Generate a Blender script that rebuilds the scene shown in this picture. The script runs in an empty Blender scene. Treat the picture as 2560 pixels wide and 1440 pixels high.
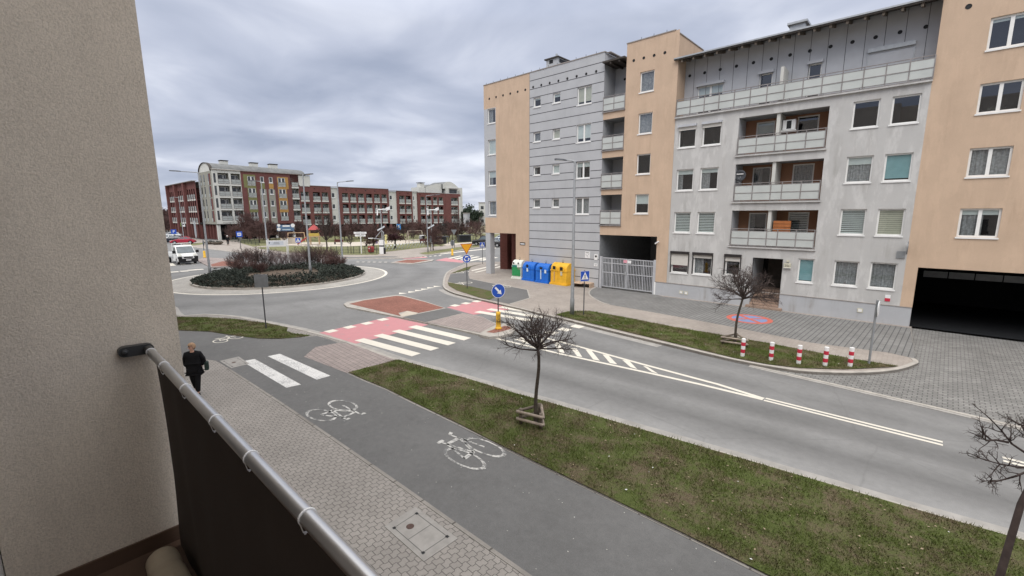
import bpy, bmesh, math, random
import numpy as np
from mathutils import Vector, Matrix

# ---------------------------------------------------------------- camera, sky, sun
SC = bpy.context.scene
COL = SC.collection
CAM_H = 5.85
FOC = 1111.14                      # focal length in pixels of the 2560 px wide photograph
RC = np.array([[0.73690314, 0.67598832, -0.00368248],
               [0.10952168, -0.12476287, -0.98612333],
               [-0.66706729, 0.72627407, -0.16597353]])   # camera axes: right, down, forward
cd = bpy.data.cameras.new('camera')
cam = bpy.data.objects.new('camera', cd); COL.objects.link(cam)
cd.sensor_width = 36.0; cd.lens = 36.0 * FOC / 2560.0
cd.clip_start = 0.05; cd.clip_end = 5000
M = Matrix.Identity(4)
for i in range(3):
    M[i][0] = RC[0][i]; M[i][1] = -RC[1][i]; M[i][2] = -RC[2][i]
M[2][3] = CAM_H
cam.matrix_world = M
SC.camera = cam

SUN_EL, SUN_AZ = 48.0, 150.0       # azimuth clockwise from +Y
world = bpy.data.worlds.new('World'); SC.world = world; world.use_nodes = True
wn, wl = world.node_tree.nodes, world.node_tree.links
wn.clear()
def wnode(t, **k):
    n = wn.new(t)
    for a, b in k.items(): setattr(n, a, b)
    return n
def wmath(op, a, b=None):
    n = wnode('ShaderNodeMath', operation=op)
    for i, x in enumerate((a, b)):
        if x is None: continue
        if isinstance(x, (int, float)): n.inputs[i].default_value = x
        else: wl.new(x, n.inputs[i])
    return n.outputs[0]
wo = wnode('ShaderNodeOutputWorld'); bg = wnode('ShaderNodeBackground'); wl.new(bg.outputs[0], wo.inputs[0])
bg.inputs[1].default_value = 0.1
sky = wnode('ShaderNodeTexSky'); sky.sky_type = 'NISHITA'; sky.sun_disc = False
sky.sun_elevation = math.radians(SUN_EL); sky.sun_rotation = math.radians(SUN_AZ)
tc = wnode('ShaderNodeTexCoord'); sp = wnode('ShaderNodeSeparateXYZ'); wl.new(tc.outputs['Generated'], sp.inputs[0])
zc = wmath('MAXIMUM', sp.outputs[2], 0.0)
zd = wmath('ADD', zc, 0.16)
cx = wnode('ShaderNodeCombineXYZ')
wl.new(wmath('DIVIDE', sp.outputs[0], zd), cx.inputs[0]); wl.new(wmath('DIVIDE', sp.outputs[1], zd), cx.inputs[1])
cx.inputs[2].default_value = 3.7
n1 = wnode('ShaderNodeTexNoise'); n1.inputs['Scale'].default_value = 1.5; n1.inputs['Detail'].default_value = 6
n1.inputs['Roughness'].default_value = 0.45; n1.inputs['Distortion'].default_value = 0.35
n2 = wnode('ShaderNodeTexNoise'); n2.inputs['Scale'].default_value = 0.33; n2.inputs['Detail'].default_value = 3
wl.new(cx.outputs[0], n1.inputs['Vector']); wl.new(cx.outputs[0], n2.inputs['Vector'])
ns = wmath('ADD', wmath('MULTIPLY', n1.outputs[0], 0.65), wmath('MULTIPLY', n2.outputs[0], 0.35))
cr = wnode('ShaderNodeValToRGB'); wl.new(ns, cr.inputs[0])
els = cr.color_ramp.elements
els[0].position = 0.375; els[0].color = (0.35, 0.395, 0.51, 1)
els[1].position = 0.64; els[1].color = (0.78, 0.81, 0.90, 1)
e = els.new(0.50); e.color = (0.505, 0.545, 0.66, 1)
# overcast sky: brighter towards the zenith
gain = wmath('MULTIPLY', wmath('ADD', wmath('MULTIPLY', wmath('MAXIMUM', wmath('SUBTRACT', zc, 0.36), 0.0), 4.2), 1.08), 10.0)
nz_ = wnode('ShaderNodeMapRange'); wl.new(zc, nz_.inputs[0]); nz_.inputs[1].default_value = 0.38; nz_.inputs[2].default_value = 0.75
neu = wnode('ShaderNodeMixRGB'); wl.new(nz_.outputs[0], neu.inputs[0]); wl.new(cr.outputs[0], neu.inputs[1]); neu.inputs[2].default_value = (0.62, 0.61, 0.60, 1)
sc = wnode('ShaderNodeVectorMath', operation='SCALE'); wl.new(neu.outputs[0], sc.inputs[0]); wl.new(gain, sc.inputs['Scale'])
mx = wnode('ShaderNodeMixRGB'); mx.inputs[0].default_value = 0.95
wl.new(sky.outputs[0], mx.inputs[1]); wl.new(sc.outputs[0], mx.inputs[2]); wl.new(mx.outputs[0], bg.inputs[0])

sd = bpy.data.lights.new('sun', 'SUN'); sd.energy = 1.5; sd.angle = math.radians(45); sd.color = (1.0, 0.955, 0.90)
sun = bpy.data.objects.new('sun', sd); COL.objects.link(sun)
ea, aa = math.radians(SUN_EL), math.radians(SUN_AZ)
sdir = Vector((math.sin(aa) * math.cos(ea), math.cos(aa) * math.cos(ea), math.sin(ea)))
sun.rotation_euler = sdir.to_track_quat('Z', 'Y').to_euler()
sun.location = (5, -20, 40)

SC.view_settings.view_transform = 'Standard'; SC.view_settings.look = 'None'
SC.view_settings.gamma = 1.0; SC.view_settings.exposure = 0.08
SC.cycles.max_bounces = 6; SC.cycles.diffuse_bounces = 3; SC.cycles.glossy_bounces = 3
SC.cycles.transparent_max_bounces = 8; SC.cycles.transmission_bounces = 2

# ---------------------------------------------------------------- survey helpers (photograph pixel -> place)
def ray(px, py):
    return RC.T @ np.array([(px - 1280) / FOC, (py - 720) / FOC, 1.0])
def G(px, py, z=0.0):              # point of the ground plane z seen at that pixel
    d = ray(px, py); t = (z - CAM_H) / d[2]
    return Vector((d[0] * t, d[1] * t, z))
def proj(p):
    c = RC @ np.array([p[0], p[1], p[2] - CAM_H])
    return 1280 + FOC * c[0] / c[2], 720 + FOC * c[1] / c[2]
def height(base, py):              # height of a vertical line over base whose top is seen in pixel row py
    lo, hi = 0.0, 40.0
    for _ in range(50):
        m = (lo + hi) / 2
        if proj((base[0], base[1], m))[1] > py: lo = m
        else: hi = m
    return lo
def depth(p): return float(RC[2] @ np.array([p[0], p[1], p[2] - CAM_H]))

# ---------------------------------------------------------------- mesh helpers
class MB:
    def __init__(s): s.v = []; s.f = []; s.m = []; s.mats = []
    def mi(s, mat):
        if mat not in s.mats: s.mats.append(mat)
        return s.mats.index(mat)
    def face(s, pts, mat):
        b = len(s.v); s.v += [tuple(p) for p in pts]; s.f.append(tuple(range(b, b + len(pts)))); s.m.append(s.mi(mat)); return s
    def add(s, vs, fs, mat):
        b = len(s.v); s.v += [tuple(p) for p in vs]; k = s.mi(mat)
        for f in fs: s.f.append(tuple(b + i for i in f)); s.m.append(k)
        return s
    def box(s, x0, x1, y0, y1, z0, z1, mat):
        vs = [(x, y, z) for z in (z0, z1) for y in (y0, y1) for x in (x0, x1)]
        return s.add(vs, [(0, 2, 3, 1), (4, 5, 7, 6), (0, 1, 5, 4), (2, 6, 7, 3), (0, 4, 6, 2), (1, 3, 7, 5)], mat)
    def obox(s, c, a, b, d, mat):
        c, a, b, d = Vector(c), Vector(a), Vector(b), Vector(d)
        vs = [c + i * a + j * b + k * d for k in (-1, 1) for j in (-1, 1) for i in (-1, 1)]
        return s.add(vs, [(0, 2, 3, 1), (4, 5, 7, 6), (0, 1, 5, 4), (2, 6, 7, 3), (0, 4, 6, 2), (1, 3, 7, 5)], mat)
    def bar(s, a, b, w, h, mat, up=(0, 0, 1)):
        a, b = Vector(a), Vector(b); d = (b - a) / 2; n = d.normalized(); u = Vector(up)
        r = n.cross(u)
        if r.length < 1e-4: r = n.cross(Vector((1, 0, 0)))
        r.normalize(); u2 = r.cross(n).normalized()
        return s.obox((a + b) / 2, r * w / 2, d, u2 * h / 2, mat)
    def tube(s, pts, rs, mat, n=6, cap=True):
        pts = [Vector(p) for p in pts]; b = len(s.v); k = s.mi(mat); prev = None
        if not hasattr(rs, '__len__'): rs = [rs] * len(pts)
        for i, p in enumerate(pts):
            t = (pts[min(i + 1, len(pts) - 1)] - pts[max(i - 1, 0)]).normalized()
            if prev is None:
                a = Vector((0, 0, 1)) if abs(t.z) < 0.9 else Vector((1, 0, 0))
                x = t.cross(a).normalized()
            else:
                x = (prev - t * prev.dot(t)); x = x.normalized() if x.length > 1e-6 else t.orthogonal().normalized()
            prev = x; y = t.cross(x)
            for j in range(n):
                an = 2 * math.pi * j / n
                q = p + (x * math.cos(an) + y * math.sin(an)) * rs[i]; s.v.append((q.x, q.y, q.z))
        for i in range(len(pts) - 1):
            for j in range(n):
                j2 = (j + 1) % n
                s.f.append((b + i * n + j, b + i * n + j2, b + (i + 1) * n + j2, b + (i + 1) * n + j)); s.m.append(k)
        if cap:
            s.f.append(tuple(b + j for j in reversed(range(n)))); s.m.append(k)
            e = b + (len(pts) - 1) * n; s.f.append(tuple(e + j for j in range(n))); s.m.append(k)
        return s
    def lathe(s, prof, c, mat, n=16, axis='z'):
        b = len(s.v); k = s.mi(mat)
        for r, z in prof:
            for j in range(n):
                an = 2 * math.pi * j / n; x, y = r * math.cos(an), r * math.sin(an)
                q = (x, y, z) if axis == 'z' else ((z, x, y) if axis == 'x' else (x, z, y))
                s.v.append((c[0] + q[0], c[1] + q[1], c[2] + q[2]))
        for i in range(len(prof) - 1):
            for j in range(n):
                j2 = (j + 1) % n
                s.f.append((b + i * n + j, b + i * n + j2, b + (i + 1) * n + j2, b + (i + 1) * n + j)); s.m.append(k)
        s.f.append(tuple(b + j for j in reversed(range(n)))); s.m.append(k)
        e = b + (len(prof) - 1) * n; s.f.append(tuple(e + j for j in range(n))); s.m.append(k)
        return s
    def extr(s, poly, vec, mat, side=None):      # a planar polygon and its extrusion by vec
        poly = [Vector(p) for p in poly]; vec = Vector(vec); n = len(poly); b = len(s.v)
        s.v += [tuple(p) for p in poly] + [tuple(p + vec) for p in poly]
        k = s.mi(mat); k2 = s.mi(side or mat)
        s.f.append(tuple(b + i for i in range(n))); s.m.append(k)
        s.f.append(tuple(b + n + i for i in reversed(range(n)))); s.m.append(k)
        for i in range(n):
            j = (i + 1) % n; s.f.append((b + i, b + j, b + n + j, b + n + i)); s.m.append(k2)
        return s
    def mesh(s, name, smooth=False, fix=True):
        me = bpy.data.meshes.new(name); me.from_pydata(s.v, [], s.f)
        for m in s.mats: me.materials.append(m)
        me.polygons.foreach_set('material_index', s.m)
        if smooth: me.polygons.foreach_set('use_smooth', [True] * len(s.f))
        me.update()
        if fix:
            bm = bmesh.new(); bm.from_mesh(me); bmesh.ops.recalc_face_normals(bm, faces=bm.faces); bm.to_mesh(me); bm.free()
        return me
    def build(s, name, parent=None, smooth=False, label=None, fix=True):
        return link(name, s.mesh(name, smooth, fix), parent, label)
def link(name, me, parent=None, label=None):
    o = bpy.data.objects.new(name, me); COL.objects.link(o)
    if parent: o.parent = parent
    if label: o['label'] = label
    return o
def thing(name, label, cat, loc=(0, 0, 0), rotz=0.0, group=None):
    o = bpy.data.objects.new(name, None); COL.objects.link(o); o.empty_display_size = 0.3
    o.location = loc; o.rotation_euler = (0, 0, rotz)
    return tag(o, label, cat, group)
def tag(o, label, cat, group=None):
    o['label'] = label; o['category'] = cat
    if group: o['group'] = group
    return o
def struct(o, kind='structure'): o['kind'] = kind; return o
KIDS = {}
def dup(root, loc, rotz=0.0, label=None, scale=None):
    r = root.copy(); COL.objects.link(r); r.location = loc; r.rotation_euler = (0, 0, rotz)
    if label: r['label'] = label
    if scale: r.scale = scale if hasattr(scale, '__len__') else (scale,) * 3
    if root.name not in KIDS: KIDS[root.name] = [(c, list(c.children)) for c in root.children]
    for c, gs in KIDS[root.name]:
        c2 = c.copy(); COL.objects.link(c2); c2.parent = r
        for g in gs:
            g2 = g.copy(); COL.objects.link(g2); g2.parent = c2
    return r

# ---------------------------------------------------------------- materials
class NT:
    def __init__(s, name):
        s.mat = bpy.data.materials.new(name); s.mat.use_nodes = True
        s.t = s.mat.node_tree; s.n = s.t.nodes; s.l = s.t.links
        s.p = s.n['Principled BSDF']; s.out = s.n['Material Output']
    def node(s, t, ins=None, **k):
        n = s.n.new(t)
        for a, b in k.items(): setattr(n, a, b)
        for a, b in (ins or {}).items():
            if hasattr(b, 'is_output'): s.l.new(b, n.inputs[a])
            else: n.inputs[a].default_value = b
        return n
    def math(s, op, a, b=0.0, c=None):
        n = s.node('ShaderNodeMath', {0: a, 1: b}, operation=op)
        if c is not None:
            if hasattr(c, 'is_output'): s.l.new(c, n.inputs[2])
            else: n.inputs[2].default_value = c
        return n.outputs[0]
    def pos(s, obj=False):
        return s.node('ShaderNodeTexCoord').outputs['Object'] if obj else s.node('ShaderNodeNewGeometry').outputs['Position']
    def map(s, v, scale=(1, 1, 1), rot=0.0, loc=(0, 0, 0)):
        return s.node('ShaderNodeMapping', {'Vector': v, 'Scale': scale, 'Rotation': (0, 0, rot), 'Location': loc}).outputs[0]
    def noise(s, v, scale, detail=4, rough=0.55, dist=0.0):
        return s.node('ShaderNodeTexNoise', {'Vector': v, 'Scale': scale, 'Detail': detail, 'Roughness': rough, 'Distortion': dist}).outputs[0]
    def ramp(s, f, stops):
        n = s.node('ShaderNodeValToRGB', {0: f}); e = n.color_ramp.elements
        while len(e) < len(stops): e.new(0.5)
        for i, (p, c) in enumerate(stops):
            e[i].position = p; e[i].color = (c[0], c[1], c[2], 1) if hasattr(c, '__len__') else (c, c, c, 1)
        return n.outputs[0]
    def mix(s, f, a, b, mode='MIX'):
        n = s.node('ShaderNodeMixRGB', blend_type=mode)
        for i, x in enumerate((f, a, b)):
            if hasattr(x, 'is_output'): s.l.new(x, n.inputs[i])
            elif i == 0: n.inputs[0].default_value = x
            else: n.inputs[i].default_value = (x[0], x[1], x[2], 1) if hasattr(x, '__len__') else (x, x, x, 1)
        return n.outputs[0]
    def col(s, c): s.l.new(c, s.p.inputs['Base Color']) if hasattr(c, 'is_output') else setattr(s.p.inputs['Base Color'], 'default_value', (*c, 1))
    def bump(s, h, strength=0.3, dist=0.02):
        b = s.node('ShaderNodeBump', {'Height': h, 'Strength': strength, 'Distance': dist}); s.l.new(b.outputs[0], s.p.inputs['Normal'])
    def set(s, rough=0.8, metal=0.0, spec=0.3):
        s.p.inputs['Roughness'].default_value = rough; s.p.inputs['Metallic'].default_value = metal
        s.p.inputs['Specular IOR Level'].default_value = spec
        return s.mat
def basic(name, c, rough=0.7, metal=0.0, spec=0.35, var=0.12, vs=4.0, obj=True, bump=0.0, bs=60.0):
    t = NT(name); p = t.pos(obj)
    f = t.noise(p, vs, 4)
    lo = [x * (1 - var) for x in c]; hi = [min(1, x * (1 + var)) for x in c]
    t.col(t.ramp(f, [(0.3, lo), (0.7, hi)]))
    if bump: t.bump(t.noise(p, bs, 3), bump, 0.01)
    return t.set(rough, metal, spec)

def plaster(name, c, stain=(0.5, 0.48, 0.45), amt=0.35, light=0.0, gran=0.06):
    t = NT(name); p = t.pos(True)
    base = t.ramp(t.noise(p, 0.7, 5, 0.6), [(0.3, [x * 0.93 for x in c]), (0.7, [x * 1.05 for x in c])])
    streak = t.noise(t.map(p, (2.2, 2.2, 0.22)), 1.0, 5, 0.65)
    blot = t.noise(p, 0.45, 5, 0.65)
    f = t.math('MULTIPLY', t.ramp(streak, [(0.50, 0), (0.72, 1)]), t.ramp(blot, [(0.42, 0), (0.62, 1)]))
    col = t.mix(t.math('MULTIPLY', f, amt), base, [a * b for a, b in zip(c, stain)])
    if light:
        f2 = t.math('MULTIPLY', t.ramp(t.noise(t.map(p, (1.6, 1.6, 0.5), loc=(7, 3, 1)), 1.1, 6, 0.7), [(0.5, 0), (0.6, 1)]), light)
        col = t.mix(f2, col, [min(0.8, x * 1.22) for x in c])
    g = t.noise(p, 45, 2)
    col = t.mix(1.0, col, t.ramp(g, [(0.2, 1 - gran), (0.8, 1 + gran)]), 'MULTIPLY')
    t.col(col); t.bump(t.noise(p, 70, 2), 0.12, 0.01)
    return t.set(0.9, 0, 0.15)

def asphalt(name, c, road=False, scale=1.0):
    t = NT(name); p = t.pos()
    fine = t.noise(p, 90, 2); med = t.noise(p, 6, 4); big = t.noise(p, 0.5, 4)
    v = t.ramp(big, [(0.3, 0.90), (0.7, 1.08)])
    v = t.mix(1, v, t.ramp(med, [(0.3, 0.94), (0.7, 1.06)]), 'MULTIPLY')
    v = t.mix(1, v, t.ramp(fine, [(0.25, 0.80), (0.75, 1.2)]), 'MULTIPLY')
    if road:
        # worn wheel lanes and dusty edges across the straight street (n = distance over the street)
        sx = t.node('ShaderNodeSeparateXYZ', {0: t.pos()})
        st = t.noise(t.map(p, (0.05, 0.9, 1), rot=0), 1.0, 4, 0.6)
        hw_ = t.math('SUBTRACT', 3.85, t.math('MULTIPLY', sx.outputs[0], 0.1))
        n = t.math('ADD', t.math('SUBTRACT', sx.outputs[1], 15.66), t.math('MULTIPLY', st, 0.38))
        f = t.math('ADD', t.math('MULTIPLY', t.math('DIVIDE', n, hw_), 0.5), 0.5)
        r = t.ramp(f, [(0.0, 1.42), (0.055, 1.30), (0.11, 1.02), (0.175, 0.74), (0.24, 0.95), (0.30, 1.10), (0.36, 0.78), (0.42, 0.76), (0.48, 1.0),
                       (0.56, 1.0), (0.62, 0.88), (0.68, 1.02), (0.75, 1.06), (0.82, 0.86), (0.90, 1.0), (0.96, 1.16), (1.0, 1.28)])
        m = t.ramp(t.math('MULTIPLY', t.math('ADD', sx.outputs[0], 22.0), 0.1), [(0, 0), (1, 1)])
        v = t.mix(t.math('MULTIPLY', m, 0.9), v, t.mix(1, v, r, 'MULTIPLY'))
        # tyre-polished rings round the roundabout
        rr = t.node('ShaderNodeVectorMath', {0: t.map(t.pos(), loc=(44.6, -16.3, 0.1))}, operation='LENGTH').outputs['Value']
        rn = t.math('ADD', rr, t.math('MULTIPLY', t.noise(p, 0.25, 3), 2.0))
        r2 = t.ramp(t.math('DIVIDE', t.math('SUBTRACT', rn, 9.5), 10.0), [(0, 1.15), (0.18, 0.88), (0.32, 1.04), (0.5, 0.87), (0.65, 1.08), (0.8, 1.16), (1, 1.0)])
        v = t.mix(t.math('SUBTRACT', 1.0, m), v, t.mix(1, v, r2, 'MULTIPLY'))
        pat = t.ramp(t.noise(t.map(p, (0.22, 1.0, 1), loc=(5, 2, 0)), 0.9, 6, 0.7), [(0.56, 0), (0.68, 1)]); v = t.mix(t.math('MULTIPLY', pat, 0.25), v, 0.62)
        v = t.mix(t.math('MULTIPLY', t.ramp(t.noise(p, 5.5, 3, 0.6), [(0.68, 0), (0.74, 1)]), 0.22), v, 0.6)
        crk = t.node('ShaderNodeTexVoronoi', {'Vector': t.mix(0.25, p, t.node('ShaderNodeTexNoise', {'Vector': p, 'Scale': 0.6}).outputs[1]), 'Scale': 0.28}, feature='DISTANCE_TO_EDGE').outputs[0]
        v = t.mix(t.math('MULTIPLY', t.ramp(crk, [(0.0, 1), (0.006, 0)]), 0.22), v, 0.55)
    else:
        spk = t.ramp(t.noise(p, 14, 2), [(0.70, 0), (0.76, 1)])
        v = t.mix(t.math('MULTIPLY', spk, 0.35), v, 1.7)
        st_ = t.math('MULTIPLY', t.ramp(t.noise(p, 2.6, 5, 0.7), [(0.56, 0), (0.66, 1)]), 0.12); v = t.mix(st_, v, 1.6)
        v = t.mix(t.math('MULTIPLY', t.ramp(t.noise(t.map(p, loc=(3, 9, 0)), 0.9, 5, 0.7), [(0.55, 0), (0.7, 1)]), 0.22), v, 0.55)
    t.col(t.mix(1, v, c, 'MULTIPLY')); t.bump(fine, 0.25, 0.01)
    return t.set(0.88, 0, 0.25)

def pavers(name, c1, c2, cm, bw, bh, ms=0.006, rot=0.0, wave=0.0, offset=0.5, bias=0.0, dirt=0.15, swap=False, dark_rows=0.0):
    t = NT(name); p = t.map(t.pos(), rot=rot)
    s = t.node('ShaderNodeSeparateXYZ', {0: p}); u, v = s.outputs[0], s.outputs[1]
    if swap: u, v = v, u
    if wave:
        sn = t.math('SINE', t.math('MULTIPLY', u, 2 * math.pi / bw))
        sn = t.math('MULTIPLY', t.node('ShaderNodeClamp', {0: t.math('MULTIPLY', sn, 2.6), 1: -1.0, 2: 1.0}).outputs[0], wave)
        v = t.math('ADD', v, sn)
    cv = t.node('ShaderNodeCombineXYZ', {0: u, 1: v, 2: 0.0}).outputs[0]
    b = t.node('ShaderNodeTexBrick', {'Vector': cv, 'Color1': (*c1, 1), 'Color2': (*c2, 1), 'Mortar': (*cm, 1), 'Scale': 1.0,
        'Mortar Size': ms, 'Mortar Smooth': 0.15, 'Bias': bias, 'Brick Width': bw, 'Row Height': bh}, offset=offset, squash=1.0)
    col = b.outputs[0]
    if dark_rows:
        fr = t.math('FRACT', t.math('DIVIDE', v, bh * 1.0))
        col = t.mix(t.math('MULTIPLY', t.ramp(fr, [(0.0, 1), (0.13, 1), (0.17, 0)]), dark_rows), col, cm)
    P = t.pos()
    col = t.mix(1, col, t.ramp(t.noise(P, 0.6, 5, 0.6), [(0.3, 1 - dirt), (0.7, 1 + dirt * 0.6)]), 'MULTIPLY')
    col = t.mix(1, col, t.ramp(t.noise(P, 40, 2), [(0.25, 0.9), (0.75, 1.1)]), 'MULTIPLY')
    t.col(col); t.bump(t.math('SUBTRACT', 1.0, b.outputs[1]), 0.35, 0.008)
    return t.set(0.9, 0, 0.2)

def paint(name, c, under, wear=0.5, scale=9.0):
    t = NT(name); p = t.pos()
    f = t.math('ADD', t.math('MULTIPLY', t.noise(p, scale, 6, 0.7), 0.7), t.math('MULTIPLY', t.noise(p, 1.3, 3), 0.3))
    m = t.ramp(f, [(wear - 0.05, 1), (wear + 0.04, 0)])
    cc = t.mix(t.noise(p, 3, 4), [x * 0.86 for x in c], c)
    t.col(t.mix(m, cc, under))
    return t.set(0.75, 0, 0.3)

def grass_mat(name, g1, g2, brown, blend=0.5, obj=False):
    t = NT(name); p = t.pos()
    f = t.noise(p, 1.1, 5, 0.62); f2 = t.noise(p, 9, 4, 0.7)
    col = t.mix(f2, g1, g2)
    fb = t.math('ADD', t.math('MULTIPLY', f, 0.62), t.math('MULTIPLY', f2, 0.38))
    col = t.mix(t.ramp(fb, [(blend - 0.09, 1), (blend + 0.07, 0)]), col, brown)
    col = t.mix(1, col, t.ramp(t.noise(p, 38, 3, 0.7), [(0.28, 0.42), (0.72, 1.6)]), 'MULTIPLY')
    t.col(col); t.bump(t.noise(p, 50, 3), 0.5, 0.03)
    return t.set(0.95, 0, 0.1)

def glass_mat(name, tint=(0.84, 0.88, 0.89), refl=0.07, rough=0.015):
    t = NT(name)
    tr = t.node('ShaderNodeBsdfTransparent', {0: (*tint, 1)}); gl = t.node('ShaderNodeBsdfGlossy', {0: (0.9, 0.93, 1, 1), 'Roughness': rough})
    fr = t.node('ShaderNodeLayerWeight', {0: 0.5}).outputs['Facing']
    f = t.math('ADD', t.math('MULTIPLY', t.math('POWER', fr, 4.0), 0.75), refl + 0.04)
    ms = t.node('ShaderNodeMixShader', {0: f}); t.l.new(tr.outputs[0], ms.inputs[1]); t.l.new(gl.outputs[0], ms.inputs[2])
    t.l.new(ms.outputs[0], t.out.inputs[0])
    return t.mat

M_ = {}
M_['asphalt'] = asphalt('asphalt_road', (0.205, 0.204, 0.202), road=True)
M_['cycle'] = asphalt('asphalt_cycle', (0.15, 0.149, 0.147))
M_['behaton'] = pavers('paving_interlocking', (0.335, 0.312, 0.288), (0.298, 0.277, 0.256), (0.105, 0.096, 0.09), 0.166, 0.138, 0.0062, 0.03, wave=0.016, swap=True)
M_['tan'] = pavers('paving_tan', (0.37, 0.33, 0.295), (0.33, 0.295, 0.265), (0.235, 0.205, 0.18), 0.2, 0.165, 0.004, 0.0, wave=0.015, swap=True)
M_['pink'] = pavers('paving_pinkish', (0.36, 0.305, 0.285), (0.31, 0.265, 0.25), (0.165, 0.14, 0.13), 0.22, 0.2, 0.010, 0.06, swap=False)
M_['greypave'] = pavers('paving_grey', (0.255, 0.252, 0.245), (0.22, 0.217, 0.21), (0.09, 0.09, 0.09), 0.2, 0.21, 0.011, 0.04, swap=True, dark_rows=0.55)
M_['greypave2'] = pavers('paving_grey_drive', (0.27, 0.265, 0.255), (0.20, 0.197, 0.19), (0.10, 0.098, 0.092), 0.24, 0.15, 0.014, 0.03, swap=False)
M_['redbrick'] = pavers('paving_red', (0.325, 0.148, 0.112), (0.265, 0.12, 0.092), (0.13, 0.065, 0.055), 0.2, 0.14, 0.012, 0.06, swap=False)
M_['apron'] = pavers('paving_setts', (0.42, 0.40, 0.37), (0.35, 0.335, 0.31), (0.27, 0.255, 0.235), 0.16, 0.16, 0.012)
M_['kerb'] = basic('kerb_concrete', (0.40, 0.375, 0.34), 0.9, var=0.18, vs=2.5, obj=False)
M_['dust'] = basic('dusty_gutter', (0.34, 0.325, 0.305), 0.95, var=0.15, vs=3, obj=False)
M_['red_paint'] = paint('red_lane_paint', (0.56, 0.255, 0.27), (0.38, 0.29, 0.285), 0.40, 3.0)
M_['white_paint'] = paint('white_road_paint', (0.74, 0.70, 0.615), (0.44, 0.42, 0.39), 0.37, 12)
M_['worn_white'] = paint('worn_white_paint', (0.62, 0.61, 0.58), (0.17, 0.17, 0.168), 0.495, 7)
M_['stripe_worn'] = paint('worn_stripe_paint', (0.76, 0.75, 0.73), (0.36, 0.36, 0.36), 0.47, 20)
M_['blue_paint'] = paint('blue_ground_paint', (0.22, 0.29, 0.50), (0.2, 0.2, 0.2), 0.42, 6)
M_['red_ground'] = paint('red_ground_paint', (0.58, 0.15, 0.11), (0.24, 0.22, 0.215), 0.42, 6)
M_['grass'] = grass_mat('grass_soil', (0.07, 0.092, 0.028), (0.10, 0.117, 0.040), (0.128, 0.102, 0.067), 0.49)
M_['grass_far'] = grass_mat('grass_park', (0.15, 0.165, 0.075), (0.19, 0.185, 0.10), (0.21, 0.18, 0.125), 0.44)
M_['ground'] = grass_mat('ground_dirt', (0.16, 0.16, 0.09), (0.2, 0.19, 0.12), (0.2, 0.175, 0.13), 0.5)
M_['sand'] = basic('play_sand', (0.50, 0.45, 0.38), 0.95, var=0.08, obj=False)
M_['soil'] = basic('soil', (0.10, 0.075, 0.055), 0.95, var=0.3, vs=6, obj=False)
M_['orange'] = plaster('orange_render', (0.56, 0.42, 0.31), (0.72, 0.68, 0.66), 0.55, 0.25)
M_['grey'] = plaster('grey_render', (0.46, 0.47, 0.488), (0.75, 0.74, 0.73), 0.4)
M_['stained'] = plaster('stained_render', (0.50, 0.495, 0.485), (0.64, 0.62, 0.59), 0.65, 0.65)
M_['plinth'] = plaster('plinth_render', (0.44, 0.45, 0.47), (0.58, 0.52, 0.44), 0.8)
M_['rust'] = plaster('loggia_render', (0.35, 0.19, 0.12), (0.8, 0.75, 0.7), 0.4)
M_['metalgrey'] = basic('grey_cladding', (0.47, 0.485, 0.515), 0.6, var=0.06, vs=1.5)
M_['eave'] = basic('eave_dark', (0.06, 0.052, 0.045), 0.8, var=0.25)
M_['coping'] = basic('coping', (0.30, 0.27, 0.25), 0.6, var=0.15)
M_['groove'] = basic('groove_dark', (0.10, 0.10, 0.11), 0.9)
M_['dark'] = basic('dark_interior', (0.018, 0.019, 0.021), 0.95, spec=0.05)  # near-black colour stands in for the unlit depth behind openings
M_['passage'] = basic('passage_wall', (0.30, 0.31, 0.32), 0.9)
M_['pvc'] = basic('white_frame', (0.82, 0.82, 0.80), 0.4, var=0.04)
M_['sill'] = basic('white_sill', (0.80, 0.80, 0.79), 0.45, var=0.06)
M_['glass'] = glass_mat('window_glass')
M_['darkglass'] = glass_mat('dark_glass', (0.12, 0.13, 0.14), 0.13)
M_['curtain'] = basic('net_curtain', (0.30, 0.30, 0.30), 0.9, var=0.35, vs=9)
M_['blind'] = basic('roller_blind', (0.62, 0.66, 0.63), 0.8, var=0.05)
M_['blindteal'] = basic('teal_blind', (0.24, 0.42, 0.44), 0.8, var=0.06)
M_['blindcream'] = basic('cream_blind', (0.55, 0.53, 0.42), 0.8, var=0.05)
M_['shutter'] = basic('shutter_slats', (0.62, 0.60, 0.56), 0.6, var=0.04)
M_['shutterdark'] = basic('shutter_case', (0.03, 0.026, 0.026), 0.5)
M_['railing'] = basic('railing_steel', (0.27, 0.25, 0.245), 0.55, 0.2, var=0.2)
M_['railpanel'] = basic('railing_panel', (0.50, 0.525, 0.51), 0.5, var=0.07, vs=1.0)
M_['galv'] = basic('galvanised', (0.42, 0.44, 0.455), 0.45, 0.45, var=0.12)
M_['gate'] = basic('gate_steel', (0.48, 0.49, 0.515), 0.5, 0.1, var=0.08)
M_['polegrey'] = basic('pole_grey', (0.33, 0.345, 0.36), 0.5, 0.4, var=0.1)
M_['darkpole'] = basic('dark_pole', (0.075, 0.08, 0.09), 0.5, 0.3, var=0.1)
M_['signblue'] = basic('sign_blue', (0.02, 0.085, 0.45), 0.4, var=0.05)
M_['signback'] = basic('sign_back', (0.22, 0.235, 0.25), 0.5, 0.4, var=0.15)
M_['white'] = basic('plain_white', (0.80, 0.80, 0.80), 0.5, var=0.03)
M_['black'] = basic('plain_black', (0.015, 0.015, 0.016), 0.5, var=0.1)
M_['signyellow'] = basic('sign_yellow', (0.75, 0.36, 0.02), 0.4, var=0.06)
M_['signred'] = basic('sign_red', (0.36, 0.03, 0.03), 0.4, var=0.05)
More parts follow.
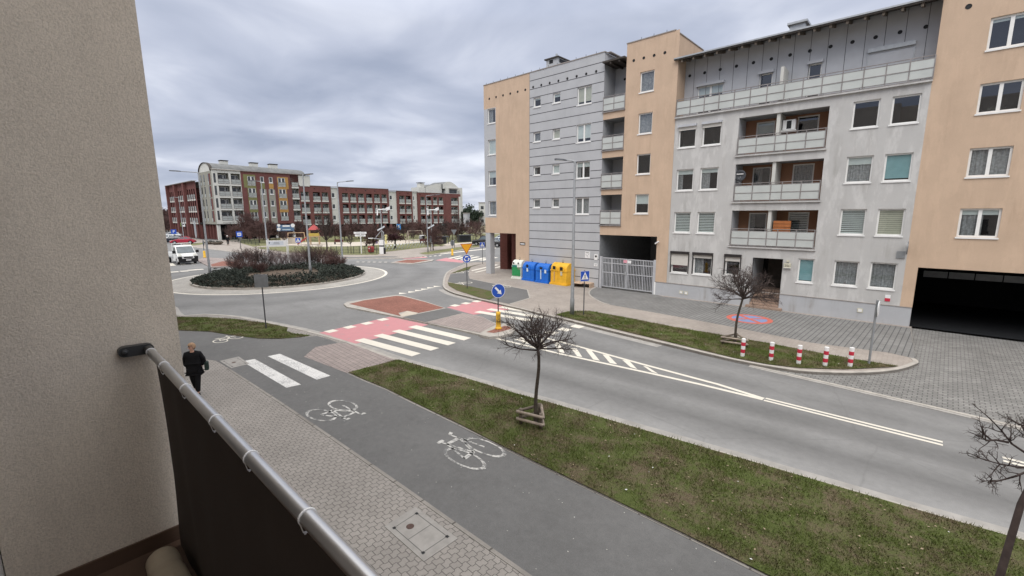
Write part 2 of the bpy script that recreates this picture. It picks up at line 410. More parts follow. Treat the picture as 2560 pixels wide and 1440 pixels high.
M_['bollard_y'] = basic('yellow_plastic', (0.78, 0.46, 0.045), 0.5, var=0.08)
M_['bollard_r'] = basic('bollard_red', (0.52, 0.03, 0.06), 0.5, var=0.08)
M_['bin_blue'] = basic('blue_plastic', (0.02, 0.15, 0.58), 0.45, var=0.12, vs=3)
M_['bin_yellow'] = basic('yellow_bin', (0.78, 0.44, 0.035), 0.5, var=0.12, vs=3)
M_['bin_white'] = basic('white_bin', (0.72, 0.74, 0.68), 0.5, var=0.08)
M_['bin_green'] = basic('green_panel', (0.03, 0.27, 0.09), 0.5, var=0.12)
M_['sticker'] = basic('sticker', (0.62, 0.72, 0.76), 0.5, var=0.05)
M_['card'] = basic('cardboard', (0.50, 0.37, 0.27), 0.9, var=0.1)
M_['bark'] = basic('bark', (0.075, 0.062, 0.05), 0.95, var=0.35, vs=14, bump=0.4)
M_['twig'] = basic('twig', (0.062, 0.046, 0.042), 0.95, var=0.25, vs=8)
M_['twigred'] = basic('twig_red', (0.105, 0.062, 0.056), 0.95, var=0.3, vs=8)
M_['twiggrey'] = basic('twig_grey', (0.17, 0.13, 0.13), 0.95, var=0.3, vs=8)
M_['darkred_leaf'] = basic('dark_red_leaf', (0.045, 0.016, 0.018), 0.9, var=0.4, vs=5)
M_['juniper'] = basic('juniper_needles', (0.040, 0.049, 0.040), 0.95, var=0.55, vs=1.6, obj=False)
M_['pine'] = basic('pine_needles', (0.035, 0.05, 0.032), 0.95, var=0.5, vs=0.8)
M_['log'] = basic('peeled_log', (0.34, 0.285, 0.235), 0.9, var=0.3, vs=7)
M_['oldwood'] = basic('old_wood', (0.15, 0.125, 0.10), 0.9, var=0.3, vs=6)
M_['stair'] = basic('stair_tile', (0.34, 0.245, 0.19), 0.7, var=0.1)
M_['brick'] = None
def brick_mat(name, c, m):
    t = NT(name); p = t.pos(True); s = t.node('ShaderNodeSeparateXYZ', {0: p})
    cv = t.node('ShaderNodeCombineXYZ', {0: t.math('ADD', s.outputs[0], s.outputs[1]), 1: s.outputs[2], 2: 0.0}).outputs[0]
    b = t.node('ShaderNodeTexBrick', {'Vector': cv, 'Color1': (*c, 1), 'Color2': (*[x * 0.8 for x in c], 1), 'Mortar': (*m, 1), 'Scale': 1.0, 'Mortar Size': 0.006, 'Brick Width': 0.25, 'Row Height': 0.075})
    t.col(t.mix(1, b.outputs[0], t.ramp(t.noise(p, 0.5, 4), [(0.3, 0.88), (0.7, 1.1)]), 'MULTIPLY'))
    return t.set(0.9, 0, 0.15)
M_['brick'] = brick_mat('red_brick', (0.18, 0.072, 0.066), (0.17, 0.10, 0.09))
M_['brickdark'] = brick_mat('dark_brick', (0.085, 0.032, 0.028), (0.06, 0.04, 0.035))
M_['cream'] = plaster('cream_render', (0.60, 0.60, 0.565), (0.75, 0.74, 0.7), 0.35)
M_['olive'] = plaster('olive_render', (0.30, 0.295, 0.255), (0.8, 0.8, 0.78), 0.3)
M_['green'] = plaster('green_render', (0.205, 0.205, 0.095), (0.8, 0.8, 0.7), 0.3)
M_['amber'] = plaster('amber_render', (0.43, 0.255, 0.09), (0.8, 0.8, 0.7), 0.3)
M_['rooftile'] = basic('roof_sheet', (0.16, 0.165, 0.165), 0.8, var=0.25, vs=0.8)
M_['farpanel'] = basic('far_railing', (0.36, 0.385, 0.375), 0.6, var=0.12, vs=0.6)
M_['farglass'] = basic('far_glass', (0.06, 0.065, 0.07), 0.2, spec=0.6, var=0.5, vs=0.9)
M_['skin'] = basic('skin', (0.55, 0.32, 0.235), 0.6, var=0.05)
M_['hair'] = basic('fair_hair', (0.36, 0.23, 0.14), 0.7, var=0.25, vs=30)
M_['blackcloth'] = basic('black_cloth', (0.012, 0.012, 0.0135), 0.9, spec=0.1, var=0.2)
M_['greycloth'] = basic('grey_cloth', (0.25, 0.25, 0.27), 0.9, var=0.2)
M_['greenbag'] = basic('dark_green_bag', (0.012, 0.028, 0.022), 0.7, var=0.2)
M_['banner_blue'] = basic('banner_blue', (0.06, 0.30, 0.72), 0.6, var=0.15, vs=2)
M_['tyre'] = basic('tyre', (0.02, 0.02, 0.021), 0.8)
M_['hub'] = basic('wheel_hub', (0.55, 0.56, 0.58), 0.35, 0.6)
M_['carglass'] = basic('car_glass', (0.10, 0.125, 0.14), 0.08, spec=0.7, var=0.3, vs=2)
M_['lamp_clear'] = basic('headlight', (0.80, 0.80, 0.72), 0.2, spec=0.6)
M_['play_red'] = basic('play_red', (0.36, 0.05, 0.05), 0.5)
M_['play_yellow'] = basic('play_yellow', (0.48, 0.35, 0.08), 0.5)
M_['play_wood'] = basic('play_wood', (0.52, 0.36, 0.22), 0.8, var=0.15)
M_['fence'] = basic('fence_green', (0.06, 0.075, 0.06), 0.6, 0.1)
def carpaint(name, c):
    return basic(name, c, 0.22, 0.0, 0.6, var=0.03)
# ---------------------------------------------------------------- ground, roads, pavements
Z_ROAD = -0.10
M_['edging'] = pavers('edging_stone', (0.33, 0.31, 0.285), (0.27, 0.25, 0.23), (0.12, 0.11, 0.10), 1.0, 0.5, 0.02, 0.0, dirt=0.3)
def prism(name, pts, z0, z1, mat, side=None):
    b = MB(); b.extr([(p[0], p[1], z1) for p in pts], (0, 0, z0 - z1), mat, side)
    return struct(b.build(name))
def sheet(name, polys, z, mat):
    b = MB()
    for poly in polys: b.face([(p[0], p[1], z) for p in poly], mat)
    return struct(b.build(name, fix=False))
def PX(pts, z=0.0): return [G(x, y, z) for x, y in pts]
def offs(line, d):                 # polyline moved sideways by d (left of its direction is positive)
    out = []
    for i, p in enumerate(line):
        a = line[max(i - 1, 0)]; b = line[min(i + 1, len(line) - 1)]
        t = Vector((b[0] - a[0], b[1] - a[1])).normalized()
        out.append(Vector((p[0] - t.y * d, p[1] + t.x * d, 0)))
    return out
def smooth(line, n=4):             # Catmull-Rom
    out = []
    for i in range(len(line) - 1):
        p0, p1, p2, p3 = line[max(i - 1, 0)], line[i], line[i + 1], line[min(i + 2, len(line) - 1)]
        for k in range(n):
            t = k / n
            q = [0.5 * (2 * p1[j] + (p2[j] - p0[j]) * t + (2 * p0[j] - 5 * p1[j] + 4 * p2[j] - p3[j]) * t * t + (-p0[j] + 3 * p1[j] - 3 * p2[j] + p3[j]) * t ** 3) for j in (0, 1)]
            out.append(Vector((q[0], q[1], 0)))
    out.append(Vector((line[-1][0], line[-1][1], 0)))
    return out
def kerb(name, line, w, z0, z1, mat, d0=0.0, gap=1.0):
    a, c = offs(line, d0), offs(line, d0 + w); b = MB()
    for i in range(len(line) - 1):
        q = [a[i], a[i + 1], c[i + 1], c[i]]
        b.face([(p.x, p.y, z1) for p in q], mat)
        b.face([(a[i].x, a[i].y, z0), (a[i + 1].x, a[i + 1].y, z0), (a[i + 1].x, a[i + 1].y, z1), (a[i].x, a[i].y, z1)], mat)
        b.face([(c[i].x, c[i].y, z0), (c[i + 1].x, c[i + 1].y, z0), (c[i + 1].x, c[i + 1].y, z1), (c[i].x, c[i].y, z1)], mat)
    return struct(b.build(name))
def strip(line, w, d0=0.0):
    a, c = offs(line, d0), offs(line, d0 + w)
    return [[a[i], a[i + 1], c[i + 1], c[i]] for i in range(len(line) - 1)]

sheet('ground', [[(-1500, -600), (900, -600), (900, 1800), (-1500, 1800)]], -0.16, M_['ground'])
sheet('asphalt_road', [[(-240, -14), (60, -14), (60, 26), (-30, 40), (-30, 120), (-60, 120), (-75, 70), (-150, 60), (-240, 60)]], Z_ROAD, M_['asphalt'])

# near side
near_kerb = PX([(440, 787), (513, 785), (586, 790), (648, 801), (721, 815), (794, 832.5), (890, 860), (995, 897), (1083, 921), (1180, 948), (1286, 980), (1365, 1001.5), (1560, 1058), (2300, 1274), (2530, 1339)])
d = (near_kerb[-1] - near_kerb[-2]).normalized()
near_kerb = [near_kerb[0] + Vector((-14, -1.5, 0)), near_kerb[0] + Vector((-5, 0.2, 0))] + near_kerb + [near_kerb[-1] + d * 24]
near_kerb = smooth(near_kerb[:16], 3) + near_kerb[16:]
prism('near_pavement', near_kerb + [Vector((32, -4, 0)), Vector((-60, -4, 0)), Vector((-60, 5, 0))], -0.14, 0.0, M_['behaton'])
kerb('near_kerb', near_kerb, 0.17, -0.13, 0.012, M_['kerb'], -0.17)
sheet('gutter_dust', strip(near_kerb, 0.42, 0.006), Z_ROAD + 0.003, M_['dust'])
cyc_in = [(443, 900), (470, 893), (540, 902), (573, 921), (700, 1003), (850, 1105), (1010, 1215), (1170, 1328), (1330, 1440)]
cyc_in_w = PX(cyc_in); dd = (cyc_in_w[-1] - cyc_in_w[-3]).normalized(); cyc_in_w += [cyc_in_w[-1] + dd * 12, cyc_in_w[-1] + dd * 26]
cyc_out = [(443, 824), (446, 827), (523, 830), (586, 840), (648, 847.5), (700, 848), (752, 844), (792, 840), (822, 848), (845, 857.5), (789, 868), (760, 892), (867, 933), (900, 948.5), (957, 971.7), (1033, 1010), (1143, 1063), (1247, 1117), (1300, 1143), (1500, 1240), (1700, 1338), (1900, 1438)]
cyc_out_w = PX(cyc_out); dd = (cyc_out_w[-1] - cyc_out_w[-3]).normalized(); cyc_out_w += [cyc_out_w[-1] + dd * 12, cyc_out_w[-1] + dd * 26]
far_left = [Vector((-60, 3.0, 0)), Vector((-60, 6.5, 0))]
sheet('cycle_path', [cyc_in_w[::-1] + far_left + cyc_out_w], 0.005, M_['cycle'])
kerb('path_edging', cyc_in_w[3:], 0.08, -0.02, 0.009, M_['edging'], -0.08)
verge_in = cyc_out_w[12:]
kerb('verge_edging', verge_in[2:], 0.05, -0.02, 0.012, M_['edging'], 0.0)
ki = PX([(995, 900), (1083, 924), (1180, 951), (1286, 984), (1365, 1005), (1560, 1062), (2300, 1279), (2530, 1345)]); ki += [ki[-1] + (ki[-1] - ki[-2]).normalized() * 24]
near_verge = offs(verge_in, 0.07) + ki[::-1] + PX([(922, 919)])
sheet('near_verge', [near_verge], 0.028, M_['grass'])
sheet('crossing_apron', [PX([(760, 892), (789, 868), (845, 857.5), (893, 862), (992, 899), (922, 919), (867, 933)])], 0.009, M_['pink'])
left_verge = PX([(380, 797), (444, 793), (523, 794.5), (586, 798), (628, 804), (669, 809), (719, 820), (717, 829), (735, 835), (778, 839), (752, 843.5), (700, 847.5), (648, 847), (586, 839.5), (523, 829.5), (446, 826.5), (380, 824)])
sheet('left_verge', [left_verge], 0.028, M_['grass'])

# far side of the street
fk = PX([(1187, 656), (1158, 662), (1123, 676.5), (1112, 688), (1107, 706), (1110, 720), (1133, 732), (1175, 743), (1220, 753), (1250, 760), (1300, 771.5), (1350, 784), (1419, 800), (1528, 827), (1700, 868), (1837, 900), (1973, 924), (2055, 931), (2165, 932), (2247, 924), (2288, 911), (2296, 905), (2288, 897)])
fk = [fk[0] + Vector((2.5, 3.2, 0))] + fk
far_kerb = smooth(fk, 4)
drive_edge = PX([(1875, 909), (2280, 1000), (2560, 1064)]); dd = (drive_edge[-1] - drive_edge[-2]).normalized(); drive_edge += [drive_edge[-1] + dd * 25]
prism('far_pavement', far_kerb + [Vector((0.12, 29.3, 0)), Vector((0.12, 31.5, 0)), Vector((-18.4, 31.5, 0)), Vector((-18.4, 46, 0)), Vector((-37, 46, 0)), Vector((-37.6, 40, 0))], -0.14, 0.0, M_['tan'])
kerb('far_kerb', far_kerb, 0.16, -0.13, 0.018, M_['kerb'], 0.0)
sheet('gutter_dust', strip(far_kerb[24:60], 0.45, -0.46), Z_ROAD + 0.003, M_['dust'])
sheet('driveway_paving', [drive_edge + [Vector((28, 40, 0)), Vector((0.1, 40, 0)), Vector((0.1, 29.3, 0))] + [far_kerb[i] for i in range(len(far_kerb) - 2, 54, -2)]], Z_ROAD + 0.012, M_['greypave2'])
kerb('flush_kerb', drive_edge, 0.14, Z_ROAD - 0.02, Z_ROAD + 0.02, M_['kerb'], 0.0)
kerb('flush_kerb', drive_edge, 0.14, Z_ROAD - 0.02, Z_ROAD + 0.018, M_['dust'], -0.17)
far_cyc = PX([(1119, 704), (1126, 686), (1150, 681), (1173, 674), (1171, 687), (1174, 697), (1238, 710), (1317, 724.5), (1323, 745), (1273, 760), (1224, 750), (1240, 741), (1227, 728), (1183, 718), (1140, 709)])
sheet('far_cycle_path', [far_cyc], 0.005, M_['cycle'])
kerb('path_edging', PX([(1174, 697), (1238, 710), (1317, 724.5), (1323, 745), (1273, 760)]), 0.10, -0.02, 0.012, M_['kerb'], 0.0)
sheet('corner_verge', [PX([(1119, 706.5), (1130, 708), (1183, 718), (1227, 728), (1240, 741), (1224, 750), (1200, 745), (1142, 726.5), (1122, 715)])], 0.028, M_['grass'])
sheet('corner_verge', [PX([(1127, 684), (1162, 669.5), (1206, 659.5), (1178, 667), (1173, 674), (1150, 680)])], 0.028, M_['grass'])
far_strip = PX([(1389, 787.5), (1419, 779.5), (1473, 778), (1528, 788), (1665, 814.5), (1836, 844.4), (1900, 855.5), (2000, 874), (2130, 898), (2245, 917), (2219, 919.5), (2110, 924.5), (2001, 921), (1919, 911.5), (1837, 896), (1700, 862.5), (1528, 821), (1419, 795.5)])
sheet('far_verge', [far_strip], 0.03, M_['grass'])
bay = smooth(PX([(1492, 716.5), (1474, 726), (1473, 738), (1498, 754), (1522, 761.5)]), 4) + PX([(1600, 775), (1700, 793), (1837, 818.5), (2029, 857), (2220, 881.5), (2289, 897)])
sheet('parking_paving', [bay + [Vector((0.1, 29.3, 0)), Vector((0.1, 29.95, 0)), Vector((-13.0, 29.95, 0)), Vector((-13.8, 30.4, 0)), Vector((-18.5, 30.4, 0))]], 0.004, M_['greypave'])
kerb('parking_edging', bay[:17], 0.10, -0.02, 0.016, M_['kerb'], 0.0)
sheet('driveway_paving', [[(-18.5, 30.4), (-13.8, 30.4), (-13.8, 42), (-18.5, 42)]], 0.003, M_['greypave2'])
# no-parking roundel painted on the bay
c = G(1873, 797.5); b = MB(); R0, R1 = 1.02, 0.78
ring = lambda r, n=40: [(c.x + r * math.cos(2 * math.pi * i / n), c.y + r * math.sin(2 * math.pi * i / n), 0.009) for i in range(n)]
o_, i_ = ring(1.15), ring(0.88)
b.face(ring(0.88), M_['blue_paint'])
for i in range(40): b.face([o_[i], o_[(i + 1) % 40], i_[(i + 1) % 40], i_[i]], M_['red_ground'])
for a in (0.75, -0.75):
    u = Vector((math.cos(a), math.sin(a), 0)); w = Vector((-u.y, u.x, 0)) * 0.11
    p = Vector((c.x, c.y, 0.012 if a > 0 else 0.0135)); b.face([p - u * 0.9 - w, p + u * 0.9 - w, p + u * 0.9 + w, p - u * 0.9 + w], M_['red_ground'])
struct(b.build('road_marking', fix=False))

# splitter island with red paving
isl = PX([(859, 759), (869, 753.5), (910, 748), (963, 740), (991, 737), (1008, 738), (1064, 753), (1115, 769.5), (1156, 782), (1206, 791), (1227, 802), (1270, 815), (1199.5, 835), (1064, 805), (1001, 792), (867, 766)], 0.0)
prism('traffic_island', isl, -0.14, -0.02, M_['kerb'])
sheet('island_paving', [PX([(873, 759), (911, 750), (991, 739), (1006, 740), (1062, 754), (1110, 769), (1045, 782), (1018, 776.5), (996, 781.5), (1002, 789.5)])], -0.014, M_['redbrick'])
b = MB(); b.extr(PX([(1000, 787.5), (1018, 777), (1045, 782), (1040, 786), (1005, 791)], -0.011), (0, 0, 0.001), M_['sand']); struct(b.build('bare_sand'))
sheet('island_path', [PX([(1006, 792.5), (1045, 784), (1115, 770), (1156, 782), (1064, 804.5)])], -0.010, M_['cycle'])
sheet('island_paving', [PX([(1066, 805), (1157, 783), (1206, 792), (1226, 803), (1240, 810), (1200, 831)])], -0.008, M_['pink'])
tip = PX([(1199, 837), (1222, 842), (1250, 840.5), (1278, 834), (1290, 823), (1285, 812), (1262, 808), (1232, 818)], 0.02)
prism('island_tip', tip, -0.13, 0.03, M_['kerb'])
sheet('island_paving', [PX([(1215, 831), (1235, 833), (1256, 829), (1277, 823), (1275, 817.5), (1262, 815), (1240, 822)], 0.02)], 0.036, M_['redbrick'])

# road markings
def quads(polys, z=Z_ROAD + 0.006, mat=None, name='road_marking'):
    return sheet(name, [[(p[0], p[1]) for p in q] for q in polys], z, mat or M_['white_paint'])
zr = Z_ROAD
sheet('red_cycle_crossing', [PX([(798, 832), (975, 792), (1071, 812), (889.5, 859.5)], zr), PX([(1117, 768.5), (1203, 751.5), (1292, 771), (1184, 787)], zr)], zr + 0.004, M_['red_paint'])
st = [[(885.6, 851.3), (910, 845.8), (1052, 883.8), (1029.9, 891.3)], [(933.4, 839.7), (955.7, 834.5), (1098, 870.6), (1076.6, 877)],
      [(979, 828.6), (998.4, 824), (1139.5, 857.4), (1120, 863.7)], [(1020, 818), (1041, 813.3), (1177.7, 845), (1159.9, 851.5)]]
quads([PX(q, zr) for q in st], zr + 0.008)
ax = (G(1029.9, 891.3, zr) - G(885.6, 851.3, zr)).normalized()
sq = []
for (x, y) in [(1185, 780.8), (1215, 774.5), (1244, 769)]:
    p = G(x, y, zr); w = G(1195, 778.3, zr) - G(1185, 780.8, zr); w = w.normalized() * 0.5
    sq.append([p, p + w, p + w + ax * 4.0, p + ax * 4.0])
quads(sq, zr + 0.008)
sq = []
for (x, y) in [(828, 828), (874, 818), (918, 808.5), (957.5, 799), (1137.5, 764), (1165, 758.5), (1192, 753.5)]:
    p = G(x, y, zr); w = Vector((-ax.y, ax.x, 0)) * 0.26; u = ax * 0.26
    sq.append([p - w - u, p + w - u, p + w + u, p - w + u])
quads(sq, zr + 0.009)
# give-way triangles at the roundabout entry
tri = []
for x, y in [(1008, 734.5), (1031, 731), (1048, 727.3), (1063, 724), (1078, 720.5), (1094, 717)]:
    p = G(x, y, zr); u = Vector((0.05, 0.34, 0)); w = Vector((-0.62, 0.06, 0)); tri.append([p - u, p + u, p + w])
for x, y in [(434, 679), (458, 677), (477, 674.5), (496, 673)]:
    p = G(x, y, zr); u = Vector((0.05, 0.35, 0)); w = Vector((0.9, 0.0, 0)); tri.append([p - u, p + u, p + u + w, p - u + w])
for x in range(889, 970, 14):
    p = G(x, 655.3 + (x - 889) * 0.008, zr); e_ = G(x + 7, 655.3 + (x - 882) * 0.008, zr) - p; w = Vector((-e_.y, e_.x, 0)).normalized() * 0.4; tri.append([p, p + e_, p + e_ + w, p + w])
quads(tri, zr + 0.008)
# hatching and double centre line
lo = PX([(1237, 846.5), (1400, 886), (1635, 937), (1747, 962), (1906, 1000.5)], zr)
hi_ = PX([(1366, 845), (1454, 868), (1610, 911), (1796, 960.5), (1911, 996.5)], zr)
quads(strip(lo, 0.16, -0.02), zr + 0.007); quads(strip(hi_, 0.16, -0.12), zr + 0.009)
hs = [[(1427, 870), (1442, 872), (1456, 893), (1443, 891)], [(1464, 874), (1478, 876), (1499.5, 902), (1483, 899)], [(1506, 886), (1521, 888.5), (1543, 911), (1525, 908)],
      [(1555.5, 900), (1573, 902.5), (1593, 923), (1576, 918)], [(1607.5, 915), (1618, 916.7), (1646, 935), (1629, 930)],
      [(1382, 852), (1396, 854), (1412, 883), (1397, 880)], [(1340, 840), (1354, 844), (1368, 872), (1352, 869)], [(1300, 846), (1314, 846), (1322, 860), (1306, 857)]]
quads([PX(q, zr) for q in hs], zr + 0.005)
sq = []
p0 = G(1443, 816.5, zr)
for k in range(5):
    p = p0 + Vector((-0.13, -0.95, 0)) * k; sq.append([p + Vector((-0.3, -0.27, 0)), p + Vector((0.3, -0.27, 0)), p + Vector((0.3, 0.27, 0)), p + Vector((-0.3, 0.27, 0))])
quads(sq, zr + 0.008)
dl = PX([(1912, 998.5), (2357, 1109.5)], zr); d2 = PX([(2507, 1148), (2560, 1161.5)], zr); d2 = [d2[0], d2[0] + (d2[1] - d2[0]).normalized() * 5]
for L in (dl, d2):
    quads(strip(L, 0.11, -0.16), zr + 0.007); quads(strip(L, 0.11, 0.05), zr + 0.007)
# cycle path markings
quads([PX([(605, 904), (637, 898), (752.5, 962), (716, 970)], 0), PX([(669, 891), (700, 885), (826.5, 940), (792, 950)], 0)], 0.011, M_['stripe_worn'])
def bike(c1, c2, flip, stretch=1.55, name='cycle_symbol', mat=None):
    """cycle symbol painted across the path: wheel centres c1, c2, stretched along the path"""
    b = MB(); mat = mat or M_['worn_white']; c = (c1 + c2) / 2; s = (c2 - c1).length / 1.1; u = (c2 - c1).normalized(); v = Vector((-u.y, u.x, 0)) * flip * stretch
    def P(x, y): return Vector((c[0], c[1], 0.0115)) + u * x * s + v * y * s
    def ln(a, e, w=0.075):
        a, e = Vector(a), Vector(e); d = (e - a).normalized(); n = Vector((-d.y, d.x)) * w / 2
        b.face([P(*(a - n)), P(*(e - n)), P(*(e + n)), P(*(a + n))], mat)
    for cx_ in (-0.55, 0.55):
        for i in range(24):
            a0, a1 = 2 * math.pi * i / 24, 2 * math.pi * (i + 1) / 24
            b.face([P(cx_ + r * math.cos(a), r * math.sin(a)) for r, a in ((0.44, a0), (0.44, a1), (0.36, a1), (0.36, a0))], mat)
    for a, e in [((-0.55, 0), (-0.25, 0.52)), ((-0.25, 0.52), (0.36, 0.52)), ((-0.55, 0), (0.0, 0.02)), ((0.0, 0.02), (0.38, 0.5)), ((0.0, 0.02), (-0.3, 0.62)), ((0.55, 0), (0.33, 0.72)), ((-0.45, 0.66), (-0.15, 0.66)), ((0.33, 0.72), (0.52, 0.76))]: ln(a, e)
    return struct(b.build(name, fix=False))
bike(G(1161, 1147), G(1211, 1118), 1, 2.5)
bike(G(803, 1038), G(857, 1014), -1, 1.95)
bike(G(551, 853), G(590, 843.5), 1, 1.3, mat=M_['white_paint'])
bike(G(1147, 711.5), G(1168, 707), 1, 1.0, mat=M_['white_paint']); bike(G(1243, 714), G(1266, 717), 1, 1.0, mat=M_['white_paint']); bike(G(1150, 682), G(1163, 679), 1, 1.0, mat=M_['white_paint'])
quads([PX(q) for q in ([(1177, 676.5), (1240, 661), (1247, 662.5), (1181, 678)], [(1185, 681), (1262, 662.5), (1270, 664), (1191, 681.5)])], 0.011)

# roundabout island
RCX, RCY = -44.6, 16.3
def disc(name, r0, r1, z, mat, n=72):
    b = MB()
    for i in range(n):
        a0, a1 = 2 * math.pi * i / n, 2 * math.pi * (i + 1) / n
        b.face([(RCX + r * math.cos(a), RCY + r * math.sin(a), z) for r, a in ((r1, a0), (r1, a1), (r0, a1), (r0, a0))], mat)
    return struct(b.build(name, fix=False))
disc('road_marking', 9.28, 9.55, zr + 0.008, M_['white_paint'])
disc('roundabout_apron', 7.2, 9.28, zr + 0.02, M_['apron'])
circ = [Vector((RCX + 7.35 * math.cos(a), RCY + 7.35 * math.sin(a), 0)) for a in np.linspace(0, 2 * math.pi, 73)]
kerb('roundabout_kerb', circ, 0.16, -0.1, 0.06, M_['kerb'])
b = MB(); b.lathe([(7.3, -0.1), (7.3, 0.03), (4.0, 0.16), (0.5, 0.2)], (RCX, RCY, 0), M_['soil'], 48); struct(b.build('planting_bed'))

# far roads, islands, pavements and the park
prism('far_island', PX([(977, 655.8), (1015, 648), (1085, 648.5), (1080, 652), (1033, 659), (1000, 658)], 0), -0.14, -0.01, M_['kerb'])
sheet('island_paving', [PX([(985, 655.5), (1017, 649), (1078, 649.5), (1032, 657.5)])], -0.004, M_['redbrick'])
sheet('red_cycle_crossing', [PX([(1088, 651), (1116, 644.5), (1162, 652.5), (1156, 657)], zr), PX([(995, 645.5), (1060, 641.5), (1070, 644), (1012, 647.5)], zr)], zr + 0.004, M_['red_paint'])
quads([PX(q, zr) for q in ([(1119, 645.5), (1150, 639.5), (1157, 640), (1127, 646.5)], [(1134, 647), (1178, 638.8), (1186, 639.3), (1143, 648.3)], [(1150, 649.5), (1192, 641.5), (1201, 642), (1159, 651)], [(1166, 652), (1208, 644), (1218, 645), (1176, 653.5)], [(1196, 650.5), (1236, 643), (1246, 644), (1207, 652)])], zr + 0.008)
quads([PX([(965, 641), (972, 640), (1001, 644.5), (993, 645)], zr), PX([(982, 639.5), (988, 639), (1014, 643), (1006, 643.5)], zr), PX([(1100, 634), (1240, 619), (1240, 620.5), (1100, 636)], zr)], zr + 0.008)
sq = []
for k in range(9):
    x = 1000 + k * 12; sq.append(PX([(x, 646 - k * 0.9), (x + 6, 645.3 - k * 0.9), (x + 8, 646.2 - k * 0.9), (x + 2, 646.9 - k * 0.9)], zr))
quads(sq, zr + 0.009)
park = PX([(545, 602), (640, 622), (700, 633), (760, 636), (819, 641), (880, 641.5), (960, 639.5), (1000, 632), (1100, 621), (1190, 609.5)])
prism('park_pavement', [G(470, 616), G(520, 622), G(580, 629), G(655, 636), G(760, 645), G(880, 646), G(960, 645.5), G(997, 645.5), G(1047, 641), G(1070, 637.5), G(1203, 617.5), G(1240, 613), Vector((-44, 92, 0)), Vector((-60, 92, 0)), Vector((-118, 96, 0)), Vector((-118, 28, 0)), Vector((-150, 28, 0)), Vector((-150, 24.5, 0))], -0.14, -0.01, M_['tan'])
kerb('park_kerb', smooth([G(470, 616), G(520, 622), G(580, 629), G(655, 636), G(760, 645), G(880, 646), G(960, 645.8), G(997, 645.5), G(1047, 641.3), G(1070, 637.8), G(1203, 617.8), G(1240, 613.3)], 3), 0.3, -0.13, 0.0, M_['kerb'], -0.02)
sheet('park_cycle_path', [PX([(655, 632), (760, 639.5), (819, 642.2), (890, 642.2), (960, 640.5), (990, 641), (1000, 643), (890, 644.6), (819, 644.6), (756, 642.8), (655, 635)])], -0.004, M_['cycle'])
sheet('park_grass', [[G(600, 607), G(650, 622), G(720, 631), G(819, 637), G(942, 637), G(960, 630), G(1067, 618), G(1183, 608), Vector((-62, 88, 0)), Vector((-117, 94, 0)), Vector((-117, 34, 0))]], 0.004, M_['grass_far'])
sheet('park_grass', [PX([(1048, 632.5), (1187, 611.5), (1203, 616), (1071, 636.5), (1056, 635.5)]), PX([(455, 613), (497, 607), (520, 606), (500, 612), (470, 615)])], 0.003, M_['grass_far'])
sheet('play_sand', [PX([(770, 605.5), (870, 606), (1010, 600), (1062, 598), (1078, 602.5), (1060, 606.5), (940, 612.5), (870, 616), (800, 617), (700, 613), (690, 609)])], 0.009, M_['sand'])
sheet('park_path', [PX([(597, 620), (654, 615), (760, 611.5), (830, 612), (830, 613), (760, 613), (655, 617.5), (608, 624)])], 0.011, M_['tan'])
sheet('park_path', [PX([(1107, 613), (1135, 600), (1141, 596), (1134, 604), (1128, 609), (1180, 605), (1188, 607), (1120, 614)])], 0.012, M_['sand'])
# left street island
prism('left_island', PX([(489, 649), (494, 647.5), (520, 643), (560, 646), (600, 653), (600, 664), (582, 665), (528, 668)], 0), -0.14, -0.01, M_['pink'])
sheet('island_paving', [PX([(530, 666), (527, 661), (556, 653), (590, 654), (590, 663.5)])], -0.004, M_['redbrick'])
quads([PX(q, zr) for q in ([(424, 658.5), (432, 658), (440, 664), (426, 665)], [(450, 659), (462, 658.5), (466, 662), (454, 663)], [(475, 657), (486, 656), (491, 660), (480, 661)], [(560, 648), (585, 649), (584, 650.5), (562, 650)])], zr + 0.008)
# ---------------------------------------------------------------- building kit (local frame: x along the facade, y inwards, z up)
def wall(mb, x0, x1, z0, z1, holes, mat, y=0.0, rev=0.15, deep=0.6, dark=True, revmat=None):
    xs = sorted({x0, x1} | {v for h in holes for v in h[:2] if x0 < v < x1})
    zs = sorted({z0, z1} | {v for h in holes for v in h[2:4] if z0 < v < z1})
    for j in range(len(zs) - 1):
        run = None
        for i in range(len(xs) - 1):
            cx_, cz = (xs[i] + xs[i + 1]) / 2, (zs[j] + zs[j + 1]) / 2
            inside = any(h[0] < cx_ < h[1] and h[2] < cz < h[3] for h in holes)
            if not inside:
                if run is None: run = xs[i]
            if inside or i == len(xs) - 2:
                if run is not None:
                    e = xs[i] if inside else xs[i + 1]
                    mb.face([(run, y, zs[j]), (e, y, zs[j]), (e, y, zs[j + 1]), (run, y, zs[j + 1])], mat)
                    run = None
    rm = revmat or mat
    for h in holes:
        a, b, c, d = h[:4]
        for (p, q) in (((a, c), (a, d)), ((a, d), (b, d)), ((b, d), (b, c)), ((b, c), (a, c))):
            mb.face([(p[0], y, p[1]), (q[0], y, q[1]), (q[0], y + rev, q[1]), (p[0], y + rev, p[1])], rm)
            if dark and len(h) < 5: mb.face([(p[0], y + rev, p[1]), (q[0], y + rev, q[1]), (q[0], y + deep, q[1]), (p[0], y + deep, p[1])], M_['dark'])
        if dark and len(h) < 5: mb.face([(a, y + deep, c), (b, y + deep, c), (b, y + deep, d), (a, y + deep, d)], M_['dark'])
